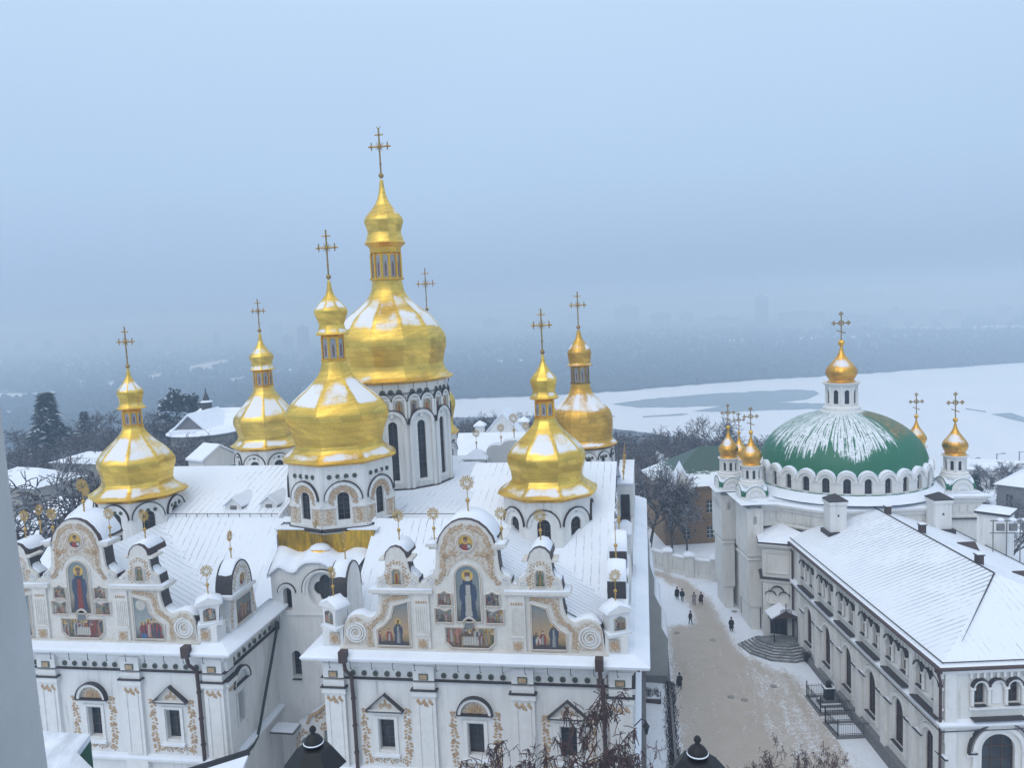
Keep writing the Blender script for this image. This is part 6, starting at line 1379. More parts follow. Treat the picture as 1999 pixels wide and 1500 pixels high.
def brick_house():
    a = atG(1300, 1066); b = atG(1412, 1059); d = (b-a); d.z = 0; d.normalize(); a.z = -.2
    t = thing('brick_house', a, 'yellow-brown brick house with a snowy green hipped roof behind bare trees', 'house'); fr = Fr(a, d); back = Vector((-d.y, d.x, 0))
    bm_ = bpy.data.materials.new('yellow_brick'); bm_.use_nodes = True; n = bm_.node_tree; bs = n.nodes['Principled BSDF']; bs.inputs['Roughness'].default_value = .9; br = N(n, 'TexBrick'); br.inputs['Scale'].default_value = 2.2; br.inputs['Color1'].default_value = (.27, .16, .075, 1); br.inputs['Color2'].default_value = (.20, .115, .055, 1); br.inputs['Mortar'].default_value = (.20, .16, .12, 1)
    co = N(n, 'TexCoord').outputs['Object']; mp = N(n, 'Mapping'); mp.inputs['Rotation'].default_value = (PI/2, 0, 0); n.links.new(co, mp.inputs[0]); n.links.new(mp.outputs[0], br.inputs['Vector']); n.links.new(mixc(n, mth(n, 'MULTIPLY', noi(n, co, .6, 5), .5), br.outputs[0], (.14, .09, .05)), bs.inputs['Base Color'])
    L, H = 26.0, 9.6
    sc = lambda px, py: (lambda P: ((P-a).dot(d), P.z-a.z))(a+(ray(px, py)*((a-Vector((0, 0, CAMZ))).dot(back)/ray(px, py).dot(back))-(a-Vector((0, 0, CAMZ)))))
    ux, uz = sc(1386, 990); lx, lz = sc(1387, 1040)
    H = sc(1400, 947)[1]
    holes = []; 
    for k in range(4):
        x = lx-3.9*k
        if x < 1: break
        holes += [archpoly(x, 1.25, uz-1.1, uz+1.2), [(x-.62, lz-1.0), (x+.62, lz-1.0), (x+.62, lz+1.0), (x-.62, lz+1.0)]]
    for k in range(1, 4): x = lx+3.9*k; holes += [archpoly(x, 1.25, uz-1.1, uz+1.2), [(x-.62, lz-1.0), (x+.62, lz-1.0), (x+.62, lz+1.0), (x-.62, lz+1.0)]]
    holes = [h for h in holes if max(p[0] for p in h) < L-.5]
    m = MB(); m.prism([(0, -.5), (L, -.5), (L, H), (0, H)], fr, -.4, 0, 0, holes, back=False)
    c = [a, a+d*L, a+d*L+back*14, a+back*14]
    for i in (1, 2, 3): p, q = c[i], c[(i+1) % 4]; m.add([p, q, q+Vector((0, 0, H)), p+Vector((0, 0, H))], [(0, 1, 2, 3)])
    m.box(0, L, 0, .15, (uz+lz)/2-.35, (uz+lz)/2-.1, 0, fr); m.box(0, L, 0, .12, (uz+lz)/2+.35, (uz+lz)/2+.5, 0, fr); m.box(0, L, 0, .3, H-.5, H, 0, fr)
    m.build('wall', bm_, t)
    for h in holes: window_pane('window', fr, h, -.35, t, (1, 2), M_WHITE2)
    r = MB(); e = .6; ap0 = a+d*8+back*7+Vector((0, 0, H+5.2)); ap1 = a+d*(L-8)+back*7+Vector((0, 0, H+5.2)); Z = Vector((0, 0, H)); E = [a-d*e-back*e+Z, a+d*(L+e)-back*e+Z, a+d*(L+e)+back*(14+e)+Z, a-d*e+back*(14+e)+Z]
    r.add([*E, ap0, ap1], [(0, 1, 5, 4), (1, 2, 5), (2, 3, 4, 5), (3, 0, 4)])
    gm = bpy.data.materials.new('green_roof_half_snow'); gm.use_nodes = True; n = gm.node_tree; bs = n.nodes['Principled BSDF']; co = N(n, 'TexCoord').outputs['Object']; sp = N(n, 'SeparateXYZ'); n.links.new(co, sp.inputs[0])
    zz = mth(n, 'SUBTRACT', 1.0, sstep(n, sp.outputs[2], H+1.0, H+2.6)); f = sstep(n, mth(n, 'ADD', zz, mth(n, 'MULTIPLY', mth(n, 'SUBTRACT', noi(n, co, 1.0, 6, .75, (.5, .5, 4)), .5), 2.6)), .45, .65)
    n.links.new(mixc(n, f, (.035, .075, .055), (.72, .77, .82)), bs.inputs['Base Color']); r.build('roof', gm, t)
    lu = MB(); f2 = Fr(a+d*3.2+back*2.0+Z, -d+back*.2); lu.prism([(-1.6, 0), (1.6, 0), (0, 3.4)], f2, -5.5, 1.2); lo = lu.build('roof_gable', M_WHITE2, t); s = MB(); s.prism([(-1.8, -.1), (0, 3.45), (1.8, -.1), (1.8, .2), (0, 3.75), (-1.8, .2)], f2, -5.5, 1.4); s.build('snow', M_SNOW, lo)
    ch = MB(); P = a+d*13+back*3+Z; ch.box(P.x-1, P.x+1, P.y-.7, P.y+.7, P.z-.5, P.z+1.6); co_ = ch.build('dormer_box', M_STONE, t); ch = MB(); ch.box(P.x-1.1, P.x+1.1, P.y-.8, P.y+.8, P.z+1.6, P.z+1.85); ch.build('snow', M_SNOW, co_)
brick_house()

def house(name, label, cat, a, b, depth, H, roofh, wallm, nwin=3, hip=True, base=None):
    """plain snowy-roofed building; a,b front-left and front-right ground points"""
    a = Vector(a); b = Vector(b); d = b-a; d.z = 0; L = d.length; d.normalize(); bk = Vector((-d.y, d.x, 0)); fr = Fr(a, d); t = thing(name, a, label, cat)
    hs = [[(L*(k+.5)/nwin-.5, H*.35), (L*(k+.5)/nwin+.5, H*.35), (L*(k+.5)/nwin+.5, H*.75), (L*(k+.5)/nwin-.5, H*.75)] for k in range(nwin)]
    m = MB(); m.prism([(0, -6), (L, -6), (L, H), (0, H)], fr, -.3, 0, 0, hs, back=False); c = [a, a+d*L, a+d*L+bk*depth, a+bk*depth]
    for i in (1, 2, 3): p, q = c[i], c[(i+1) % 4]; m.add([p-Vector((0, 0, 6)), q-Vector((0, 0, 6)), q+Vector((0, 0, H)), p+Vector((0, 0, H))], [(0, 1, 2, 3)])
    m.build('wall', wallm, t)
    for h in hs: window_pane('window', fr, h, -.25, t, (1, 1))
    e = .5; Z = Vector((0, 0, H)); E = [a-d*e-bk*e+Z, a+d*(L+e)-bk*e+Z, a+d*(L+e)+bk*(depth+e)+Z, a-d*e+bk*(depth+e)+Z]; q = depth/2 if hip else -e
    a0 = a+d*q+bk*depth/2+Z+Vector((0, 0, roofh)); a1 = a+d*(L-q)+bk*depth/2+Z+Vector((0, 0, roofh)); r = MB(); r.add([*E, a0, a1], [(0, 1, 5, 4), (1, 2, 5), (2, 3, 4, 5), (3, 0, 4)]); r.build('roof', M_SNOW, t)
    return t, fr, L
M_OLD = mat('old_grey_plaster', (.30, .29, .265), .9, col2=(.18, .17, .155), scale=1.2, amt=1.2, stretch=(1, 1, .4))
G0 = lambda px, py, Y, z=0: Vector((atY(px, py, Y).x, Y, z))
t, fr, L = house('low_house', 'low house with a broad snowy roof and small gable left of the cathedral', 'house', G0(-40, 960, 104), G0(200, 960, 100), 15, 9.5, 4.2, M_OLD, 5)
g = MB(); f = fr.shift(L*.62, 9.2, .6); g.prism([(-2.4, 0), (2.4, 0), (0, 2.9)], f, -6, 0); go = g.build('roof_gable', mat('grey_gable', (.42, .42, .42), .9), t); s = MB(); s.prism([(-2.7, -.15), (0, 2.95), (2.7, -.15), (2.7, .1), (0, 3.2), (-2.7, .1)], f, -6, .25); s.build('snow', M_SNOW, go)
ch = MB(); p = fr.p(L*.93, 11.5, -3.5); ch.box(p.x-.9, p.x+.9, p.y-.7, p.y+.7, p.z-2, p.z+1.4); ch.build('chimney', M_STONE, t)
house('stucco_house', 'grey stucco house seen between tree trunks at the far left', 'house', G0(-60, 930, 138), G0(64, 930, 134), 12, 9.5, 2.6, M_OLD, 3)
t, fr, L = house('white_railed_house', 'long low house with a white-railed roof beside the dark spruce', 'house', G0(100, 900, 150), G0(262, 900, 146), 10, 11.5, 1.6, M_OLD, 4)
rl = MB()
for k in range(10): rl.box(6+k*.8-.05, 6+k*.8+.05, .1, .2, 11.6, 12.7, 0, fr)
rl.box(6, 13.3, .1, .2, 12.6, 12.75, 0, fr); rl.build('railing', M_WHITE2, t)
house('long_snowy_house', 'long house with a wide snowy roof beyond the cathedral', 'house', G0(885, 860, 146), G0(1075, 860, 146), 13, 10.5, 5.4, M_WHITE, 5, False)
t, fr, L = house('gabled_house', 'small house with a steep snowy gable behind the rear gable finials', 'house', G0(955, 850, 160), G0(1010, 850, 160), 10, 14.5, 1.0, M_WHITE, 1, False)
g = MB(); g.prism([(-1, 0), (L+1, 0), (L/2, 4.6)], fr.shift(0, 14.0, .3), -9, 0); o = g.build('gable', M_WHITE, t); g = MB(); g.prism([(-1.3, -.2), (L/2, 4.6), (L+1.3, -.2), (L+1.3, .15), (L/2, 5.0), (-1.3, .15)], fr.shift(0, 14.0, .5), -9, 0); g.build('snow', M_SNOW, o)
for px, py, lab in ((937, 838, 'small snow-capped chimney tower rising left of the steep snowy gable'), (1023, 830, 'small snow-capped chimney tower rising right of the steep snowy gable')):
    p = atY(px, py, 165); m = MB(); m.box(p.x-.9, p.x+.9, p.y-.8, p.y+.8, -2, p.z+.6); m.box(p.x-1.2, p.x+1.2, p.y-1.1, p.y+1.1, p.z+.6, p.z+.8); t = thing('chimney_tower', (p.x, p.y, 0), lab, 'chimney'); o = m.build('shaft', M_WHITE, t); m = MB(); m.lathe([(1.7, p.z+.8), (1.5, p.z+1.1), (.2, p.z+1.8)], 4, (p.x, p.y), 0, PI/4); m.build('snow_cap', M_SNOW, t)
house('white_house', 'low white house with dark windows among trees at the far right', 'house', G0(1880, 945, 215, -12), G0(2120, 945, 205, -12), 14, 6.5, 1.6, M_WHITE, 6)
house('snowy_outbuilding', 'snowy-roofed outbuilding at the right edge behind the white tower', 'house', G0(1945, 1000, 150, -1), G0(2160, 1000, 140, -1), 14, 6.5, 4.0, M_STONE, 4)
house('hut', 'small snow-roofed hut under the trees left of the brick house', 'house', G0(1258, 890, 185, -2), G0(1290, 890, 183, -2), 5, 5.2, 2.2, M_OLD, 1)

def old_church():
    p = G0(395, 860, 165); t = thing('stone_church', p, 'old grey church with snowy roofs, a round apse and a dark cupola', 'church'); ze = atY(395, 851, 160).z; zr = atY(400, 806, 168).z; x, y = p.x, 165
    m = MB(); m.lathe([(7.2, -1), (7.2, ze*.55), (7.5, ze*.56), (7.2, ze*.6), (7.2, ze-.6), (7.8, ze-.1), (7.9, ze)], 16, (x, y+1)); m.box(x-9, x+14, y+3, y+22, -1, ze); m.build('wall', M_OLD, t)
    w = MB()
    for px, py in ((382, 885), (411, 880)):
        q = atY(px, py, 158.5); fr = Fr((q.x, 157.9 if px < 400 else 158.6, 0), (1, 0, 0) if px < 400 else (.92, .4, 0)); w = MB(); w.prism(archpoly(0, 1.0, q.z-2, q.z+2), fr, 0, .15); w.build('window', M_GLASS, t)
    r = MB(); r.lathe([(8.2, ze), (8.2, ze+.15), (6.5, ze+.9), (1, ze+1.2)], 16, (x, y+1)); r.add([(x-9.6, y+2, ze), (x+14.6, y+2, ze), (x+14.6, y+22, ze), (x-9.6, y+22, ze), (x-7, y+12, zr), (x+14.6, y+12, zr)], [(0, 1, 5, 4), (2, 3, 4, 5), (3, 0, 4), (1, 2, 5)])
    F = Fr((x-1.2, y-2, ze+.9), (1, 0, 0)); r.prism([(-4.4, 0), (-3.8, 0), (0, 3.3), (3.8, 0), (4.4, 0), (0, 3.8)], F, -12, 1.2); r.prism([(-3.2, -.6), (3.2, -.6), (2.9, .2), (-2.9, .2)], F, -1, 4.0); r.build('roof', M_SNOW, t); d = MB(); d.prism([(-3.8, .0), (3.8, .0), (0, 3.3)], F, -9, .6); d.build('gable_front', M_STONE, t)
    c = MB(); q = atY(404, 800, 172); zb = atY(404, 812, 172).z; zt = atY(404, 787, 172).z; c.lathe([(1.25, zb-4), (1.2, zt), (1.45, zt+.05), (1.45, zt+.2)], 8, (q.x, 172)); c.lathe([(.7, zt+.5), (.75, zt+1), (.45, zt+1.8), (.2, zt+2.4), (.06, zt+3.6)], 8, (q.x, 172)); co = c.build('cupola', mat('dark_wood', (.05, .045, .045), .8), t); c = MB(); c.lathe([(1.5, zt+.2), (1.4, zt+.35), (.75, zt+.6), (.6, zt+.65)], 8, (q.x, 172)); c.build('snow', M_SNOW, co)
old_church()

def roof_tower():
    p = atY(1943, 1060, 92); zt = atY(1943, 1000, 92).z; x, y = p.x, 92; t = thing('ventilation_tower', (x, y, 0), 'plain white square tower with a snowy cap behind the hall roof', 'tower'); m = MB(); w = 1.45
    fr = Fr((x, y, 0), (.82, -.57, 0)); m.box(-w, w, -w, w, -1, zt, 0, fr); m.build('shaft', M_WHITE, t); d = MB(); d.box(-w-.25, w+.25, -w-.25, w+.25, zt, zt+.25, 0, fr); d.build('eave', M_DARKMETAL, t); s = MB(); s.add([fr.p(a, zt+.26, b) for a, b in ((-w-.25, -w-.25), (w+.25, -w-.25), (w+.25, w+.25), (-w-.25, w+.25))]+[fr.p(0, zt+.75, 0)], [(0, 1, 4), (1, 2, 4), (2, 3, 4), (3, 0, 4)]); s.build('snow_cap', M_SNOW, t)
    q = atY(1965, 1045, 88); t2 = thing('floodlight_frame', (q.x, 88, 0), 'steel frame of floodlights with snow-topped lamps before the white tower', 'floodlights'); m = MB()
    for k in range(3): m.tube([(q.x-1.3+1.3*k, 88, 4), (q.x-1.3+1.3*k, 88, q.z+1.6)], .06, 5)
    for z in (q.z+.2, q.z+1.5): m.tube([(q.x-1.6, 88, z), (q.x+1.8, 88, z)], .06, 5)
    m.build('frame', M_STONE, t2)
    for k in range(3): l = MB(); xx = q.x-.65+1.2*k; l.box(xx-.35, xx+.35, 87.7, 88.0, q.z+.5, q.z+1.2); o = l.build('floodlight', M_STONE, t2); l = MB(); l.ball((xx, 87.9, q.z+1.65), .38, 0, 10, .5); l.build('snow', M_SNOW, o, smooth=True)
    pl = MB(); pl.box(q.x-2.2, q.x+2.4, 86.5, 89, -1, 4.2); pl.build('mount', M_CREAM, t2)
roof_tower()

# ------------------------------------------------------------------ trees
def branch(mb, p, d, L, r, lev, R, tw, droop, minr=.025, snowp=.3, spread=.75):
    n = 3 if lev < 2 else 2; pts = [p]; q = p.copy(); dd = d.copy()
    for i in range(n):
        dd = (dd+Vector((R.gauss(0, .16), R.gauss(0, .16), R.gauss(0, .10)-droop*(lev >= 2)))).normalized(); q = q+dd*L/n; pts.append(q.copy())
    (mb if lev < 2 else tw).tube(pts, max(r, minr), 5 if lev < 1 else 3, 0 if lev < 2 else (1 if R.random() < snowp else 0), cap=False, r1=max(r*.55, minr*.7))
    if lev >= 5: return
    k = {0: R.randint(5, 7), 1: R.randint(4, 6), 2: R.randint(4, 5), 3: R.randint(3, 5), 4: 3}[lev]
    for i in range(k):
        t = 1.0 if i == 0 else R.uniform(.35 if lev else .45, 1.0); f = t*n; j = min(int(f), n-1); s = pts[j].lerp(pts[j+1], f-j)
        ax = dd.orthogonal().normalized(); ax.rotate(Matrix.Rotation(R.uniform(0, 2*PI), 3, dd)); nd = (dd*R.uniform(.55, 1.0)+ax*R.uniform(.5, 1.0)*spread*1.15)
        nd.z += .18 if lev < 3 else 0
        branch(mb, s, nd.normalized(), L*R.uniform(.5, .72), r*.52, lev+1, R, tw, droop, minr, snowp, spread)
TREES = {}
def tree_proto(kind, seed):
    R = random.Random(seed); mb = MB(); tw = MB(); tw2 = None
    if kind == 'bare': branch(mb, Vector((0, 0, -.5)), Vector((0, 0, 1)), 5.2, .26, 0, R, tw, .02, .030, .22)
    elif kind == 'snowy': branch(mb, Vector((0, 0, -.5)), Vector((0, 0, 1)), 5.2, .26, 0, R, tw, .03, .034, .6)
    elif kind == 'seed':
        branch(mb, Vector((0, 0, -.5)), Vector((0, 0, 1)), 5.0, .16, 0, R, tw, .05, .011, .12, 1.0)
        vs = list(tw.v)
        for k in range(6500 if seed == 8 else 2200):
            q = Vector(R.choice(vs))
            for j in range(3): d = Vector((R.gauss(0, .13), R.gauss(0, .13), R.uniform(-.42, .12))); tw.tube([q, q+d*.6+Vector((0, 0, .03)), q+d], .015, 3, 0, cap=False)
    mat2 = {'bare': [M_TWIG, M_TWIGSNOW], 'snowy': [M_TWIG, M_TWIGSNOW], 'seed': [mat('reddish_twig', (.062, .036, .035), .9, col2=(.10, .058, .05), scale=2), M_TWIGSNOW]}[kind]
    zz = max(v[2] for v in tw.v)
    if kind == 'seed': zs_ = sorted(v[2] for v in tw.v); zz = zs_[int(len(zs_)*.992)]
    return mb, tw, mat2, zz
def conifer(seed):
    R = random.Random(seed); mb = MB(); tw = MB(); H = 20.0; mb.tube([(0, 0, -.5), (0, 0, H)], .3, 7, 0, r1=.03)
    z = 2.0
    while z < H:
        rad = (1-(z/H))**.85*5.0*R.uniform(.75, 1.15)+.08; k = 9 if z < H*.7 else 6; a0 = R.random()*6
        for i in range(k):
            a = a0+2*PI*i/k+R.uniform(-.2, .2); rr = rad*R.uniform(.7, 1.1); dz = -.16*rr; d = Vector((math.cos(a), math.sin(a), 0)); s = Vector((-d.y, d.x, 0)); base = Vector((0, 0, z))
            n = max(3, int(rr/.35))
            for j in range(n):
                t = (j+.5)/n; c = base+d*rr*t+Vector((0, 0, dz*t*t*1.6+.25*t)); w = .55*(1.15-t)*R.uniform(.8, 1.3)+.18
                for sg in (-1, 1):
                    tip = c+s*sg*w*1.5+d*.5+Vector((0, 0, -.28+R.uniform(-.15, .1))); tw.add([c-d*.25, c+d*.3, tip, c+Vector((0, 0, .12))], [(0, 2, 3), (1, 3, 2), (0, 1, 2)], 1 if R.random() < .10 else 0)
                tw.add([c-s*.3, c+s*.3, c+d*.7+Vector((0, 0, -.12)), c+Vector((0, 0, .1))], [(0, 2, 3), (1, 3, 2), (0, 1, 2)], 1 if R.random() < .12 else 0)
        z += .42 if z < H*.8 else .34
    return mb, tw, [M_NEEDLE, M_SNOW], H
def pine(seed):
    R = random.Random(seed); mb = MB(); tw = MB(); mb.tube([(0, 0, -.5), (.3, 0, 8), (0, .2, 15)], .32, 7, r1=.1)
    for k in range(26):
        z = R.uniform(6.5, 16.5); a = R.random()*6.28; rr = R.uniform(1, 4.6)*(1-.5*abs(z-11)/6); c = Vector((rr*math.cos(a), rr*math.sin(a), z)); mb.tube([(0, 0, z-1.2), tuple(c)], .09, 4, r1=.04)
        for j in range(70):
            v = Vector((R.gauss(0, 1), R.gauss(0, 1), R.gauss(0, .75))); v.normalize(); q = c+v*R.uniform(.3, 1.5)*Vector((1, 1, .7)).length/1.4; e = Vector((R.gauss(0, 1), R.gauss(0, 1), R.gauss(0, .6))).normalized()*.5; f = v.cross(e).normalized()*.22
            tw.add([q-e, q+f, q+e, q-f], [(0, 1, 2, 3)], 1 if (R.random() < .14 and v.z > .2) else 0)
    return mb, tw, [M_NEEDLE, M_SNOW], 17.0
def plant(kind, px, ytop, Y, label, cat='tree', group=None, seed=0, wid=1.0, rot=0.0):
    key = (kind, seed)
    P = atY(px, ytop, Y); z0 = gz(P.x, P.y); h = P.z-z0
    if key not in TREES:
        mb, tw, m2, zz = conifer(seed) if kind == 'spruce' else pine(seed) if kind == 'pine' else tree_proto(kind, seed)
        nm = {'spruce': 'spruce_tree', 'pine': 'pine_tree', 'bare': 'bare_tree', 'snowy': 'snowy_tree', 'seed': 'bare_tree'}[kind]
        t = thing(nm, (0, 0, 0), label, cat, group, local=True); mb.build('trunk', M_BARK, t, fix=False); tw.build('crown', m2, t, fix=False); TREES[key] = (t, zz); o = t
    else:
        o = copy_tree(TREES[key][0]); o['label'] = label
        if 'group' in o.keys(): del o['group']
        if group: o['group'] = group
    s = h/TREES[key][1]; o.location = (P.x, Y, z0); o.scale = (s*wid, s*wid, s); o.rotation_euler = (0, 0, rot or (px*7.13) % 6.28); return o
plant('spruce', 88, 766, 168, 'tall dark spruce at the far left behind the snowy low house', seed=1, wid=1.7)
plant('pine', 342, 768, 185, 'dark pine with clumped snowy foliage left of the old grey church', seed=2)
plant('pine', 375, 776, 192, 'smaller dark pine touching the old church cupola', seed=2, wid=.8)
plant('spruce', 163, 803, 190, 'small dark conifer between the tall spruce and the left gold dome', seed=1, wid=1.3)
plant('spruce', 1888, 952, 124, 'dark evergreen right of the refectory, beside the far right turret', seed=1, wid=1.5)
plant('spruce', 1905, 925, 150, 'bushy dark evergreen standing behind the right turret', seed=1, wid=1.6)
plant('snowy', 92, 905, 80, 'large bare tree with snowy boughs behind the left gable finials', seed=3, wid=1.25)
plant('snowy', 205, 945, 84, 'snowy green-barked tree squeezed between left gable and left gold dome', seed=4, wid=.8)
plant('snowy', 1262, 890, 128, 'snow-laden tree at the cathedral corner, left of the brick house', seed=3, wid=.8)
plant('snowy', 1308, 905, 126, 'snowy tree with thick dark trunk in front of the brick house wall', seed=4, wid=.6)
plant('bare', 1338, 930, 128, 'leaning bare tree crossing the brick house windows', seed=5, wid=.5)
plant('snowy', 1240, 960, 118, 'small snowy tree close to the cathedral south wall', seed=5, wid=.7)
BT = 'bare trees on the slope behind the monastery'
plant('bare', 1394, 800, 205, 'tall slim bare tree alone against the ice left of the green dome', seed=6, wid=.75)
plant('bare', 1000, 797, 190, 'bare tree between the main drum and the right gold dome', seed=6, group=BT)
SL = 'grey leafless tree in the thicket on the river slope right of the cathedral'
for i, (px, yt, Y) in enumerate(((1225, 838, 205), (1262, 842, 215), (1295, 828, 225), (1320, 838, 210), (1352, 836, 220), (1248, 862, 180), (1285, 858, 190), (1322, 860, 185), (1210, 850, 230), (1372, 850, 235), (1300, 872, 165), (1268, 880, 160), (1235, 885, 170), (1345, 868, 200), (1425, 850, 230), (1460, 848, 240), (1500, 842, 250))):
    plant('bare', px, yt, Y, SL, group=BT, seed=(5, 6)[i % 2], wid=1.15)
SM = 'small leafless tree beyond the long snowy roof, seen past the domes'
for i, (px, yt, Y) in enumerate(((905, 808, 205), (925, 816, 215), (960, 812, 200), (975, 803, 220), (1030, 804, 205), (1052, 812, 215), (945, 805, 240), (1085, 815, 220))):
    plant('bare', px, yt, Y, SM, group=BT, seed=(6, 5)[i % 2], wid=1.1)
SLF = 'leafless tree in the grey thicket behind the snowy roofs at the left'
for i, (px, yt, Y) in enumerate(((20, 835, 175), (48, 845, 165), (135, 838, 170), (175, 832, 160), (215, 795, 190), (232, 810, 175), (270, 800, 200), (295, 805, 180), (255, 840, 160), (318, 838, 170), (352, 850, 150), (385, 845, 152), (10, 870, 150), (140, 870, 150), (430, 840, 205))):
    plant('bare', px, yt, Y, SLF, group=BT, seed=(5, 6)[i % 2], wid=1.2)
SR = 'leafless tree among the far right houses by the river'
for i, (px, yt, Y) in enumerate(((1925, 905, 190), (1968, 898, 195), (1990, 905, 185), (1895, 925, 180), (1945, 925, 160), (1990, 950, 150), (1870, 915, 200), (1985, 1000, 120), (1905, 950, 140), (1975, 975, 130), (1850, 905, 210), (2020, 910, 190))):
    plant('bare' if i % 3 else 'snowy', px, yt, Y, SR, group=BT, seed=(5, 6)[i % 2] if i % 3 else 3, wid=1.25)
# trees in front of the facade
plant('seed', 1030, 1388, 43.5, 'bare tree with hanging reddish seed clusters before the right facade', seed=8, wid=.85, rot=(1072*7.13) % 6.28+PI)
plant('seed', 1235, 1470, 44.5, 'low bare tree with snowy arching twigs at the right facade corner', seed=9, wid=.5)
FT = 'bare treetops at the bottom edge of the plaza'
plant('seed', 1480, 1470, 50, 'leftmost bare treetop at the bottom edge, in front of the railed graves', group=FT, seed=9, wid=.55)
plant('seed', 1560, 1462, 51, 'tallest bare treetop at the bottom edge, below the first grave railing', group=FT, seed=9, wid=.6)
plant('seed', 1640, 1474, 50, 'rightmost bare treetop at the bottom edge, near the hall plinth', group=FT, seed=9, wid=.5)

# street poles beyond the right turret
for px, yt, lab in ((1897, 895, 'thin street lamp pole just right of the far right turret'), (1946, 886, 'tall thin street lamp pole against the ice, middle of three'), (1990, 882, 'thin street lamp pole at the right edge against the ice')):
    P = atY(px, yt, 240); t = thing('street_lamp', (P.x, 240, gz(P.x, 240)), lab, 'street lamp', 'street lamps by the river road'); m = MB(); m.tube([(P.x, 240, gz(P.x, 240)), (P.x, 240, P.z)], .14, 5); m.tube([(P.x, 240, P.z-.3), (P.x+1.6, 240, P.z)], .08, 4); m.build('pole', M_STONE, t); m = MB(); m.box(P.x+1.3, P.x+2.2, 239.8, 240.2, P.z-.1, P.z+.12); m.build('lamp_head', M_STONE, t)
# railed graves by the hall wall
def railing_run(mb, a, b, h=1.25):
    d = b-a; L = d.length; n = max(2, int(L/.16))
    for k in range(n+1): p = a.lerp(b, k/n); mb.tube([p, p+Vector((0, 0, h+(.12 if k % 2 else 0)))], .016, 4)
    for z in (.18, h-.15): mb.tube([a+Vector((0, 0, z)), b+Vector((0, 0, z))], .025, 4)
    for p in (a, b): mb.tube([p, p+Vector((0, 0, h+.25))], .05, 6); mb.ball(p+Vector((0, 0, h+.3)), .075, n=6)
def graves():
    for i, (A, B, lab) in enumerate((((1575, 1362), (1602, 1397), 'iron-railed grave enclosure with a dark stone monument, by the hall wall'), ((1611, 1414), (1636, 1443), 'empty iron-railed grave enclosure, nearer of the two by the hall wall'))):
        a, b = atG(*A), atG(*B); n = Vector((.9868, .1618, 0)); wx = 3.0; c, d = b+n*wx, a+n*wx; z = min(a.z, b.z); 
        for p in (a, b, c, d): p.z = z+.22
        t = thing('grave_railing', (a.x, a.y, z), lab, 'railing', 'railed graves by the hall')
        for p, q in ((a, b), (b, c), (c, d), (d, a)): m = MB(); railing_run(m, p, q); m.build('railing_side', M_IRON, t)
        k = MB(); k.molding([(p.x, p.y) for p in (d, c, b, a)], [(.18, z-.3), (.18, z+.2), (-.18, z+.2), (-.18, z-.3)], 0, True); k.build('kerb', M_STONE, t); s = MB(); s.add([(p.x, p.y, z+.14) for p in (a, b, c, d)], [(0, 1, 2, 3)]); s.build('snow_bed', M_SNOW, t)
        if i == 0:
            q = (a+b+c+d)/4; q.z = z; m = MB(); fr = Fr((q.x, q.y, z), (.9868, .1618, 0)); m.box(-.95, .95, -.7, .7, .1, .45, 0, fr); m.box(-.7, .7, -.5, .5, .45, .75, 0, fr); mt = thing('tombstone', (q.x, q.y, z), 'dark stone monument with an urn on stepped snowy slabs inside the railing', 'tombstone'); m.build('steps', M_STONE, mt); m = MB(); m.box(-.42, .42, -.32, .32, .75, 1.75, 0, fr); m.box(-.52, .52, -.42, .42, 1.75, 1.92, 0, fr); m.box(-.3, .3, -.25, .25, 1.92, 2.1, 0, fr); m.ball(fr.p(0, 2.35, 0), .28); m.build('monument', M_IRON, mt); m = MB(); m.box(-.93, .93, .5, .7, .45, .5, 0, fr); m.box(-.93, .93, -.7, -.5, .45, .5, 0, fr); m.box(-.5, .5, -.4, .4, 1.92, 1.97, 0, fr); m.build('snow', M_SNOW, mt)
graves()
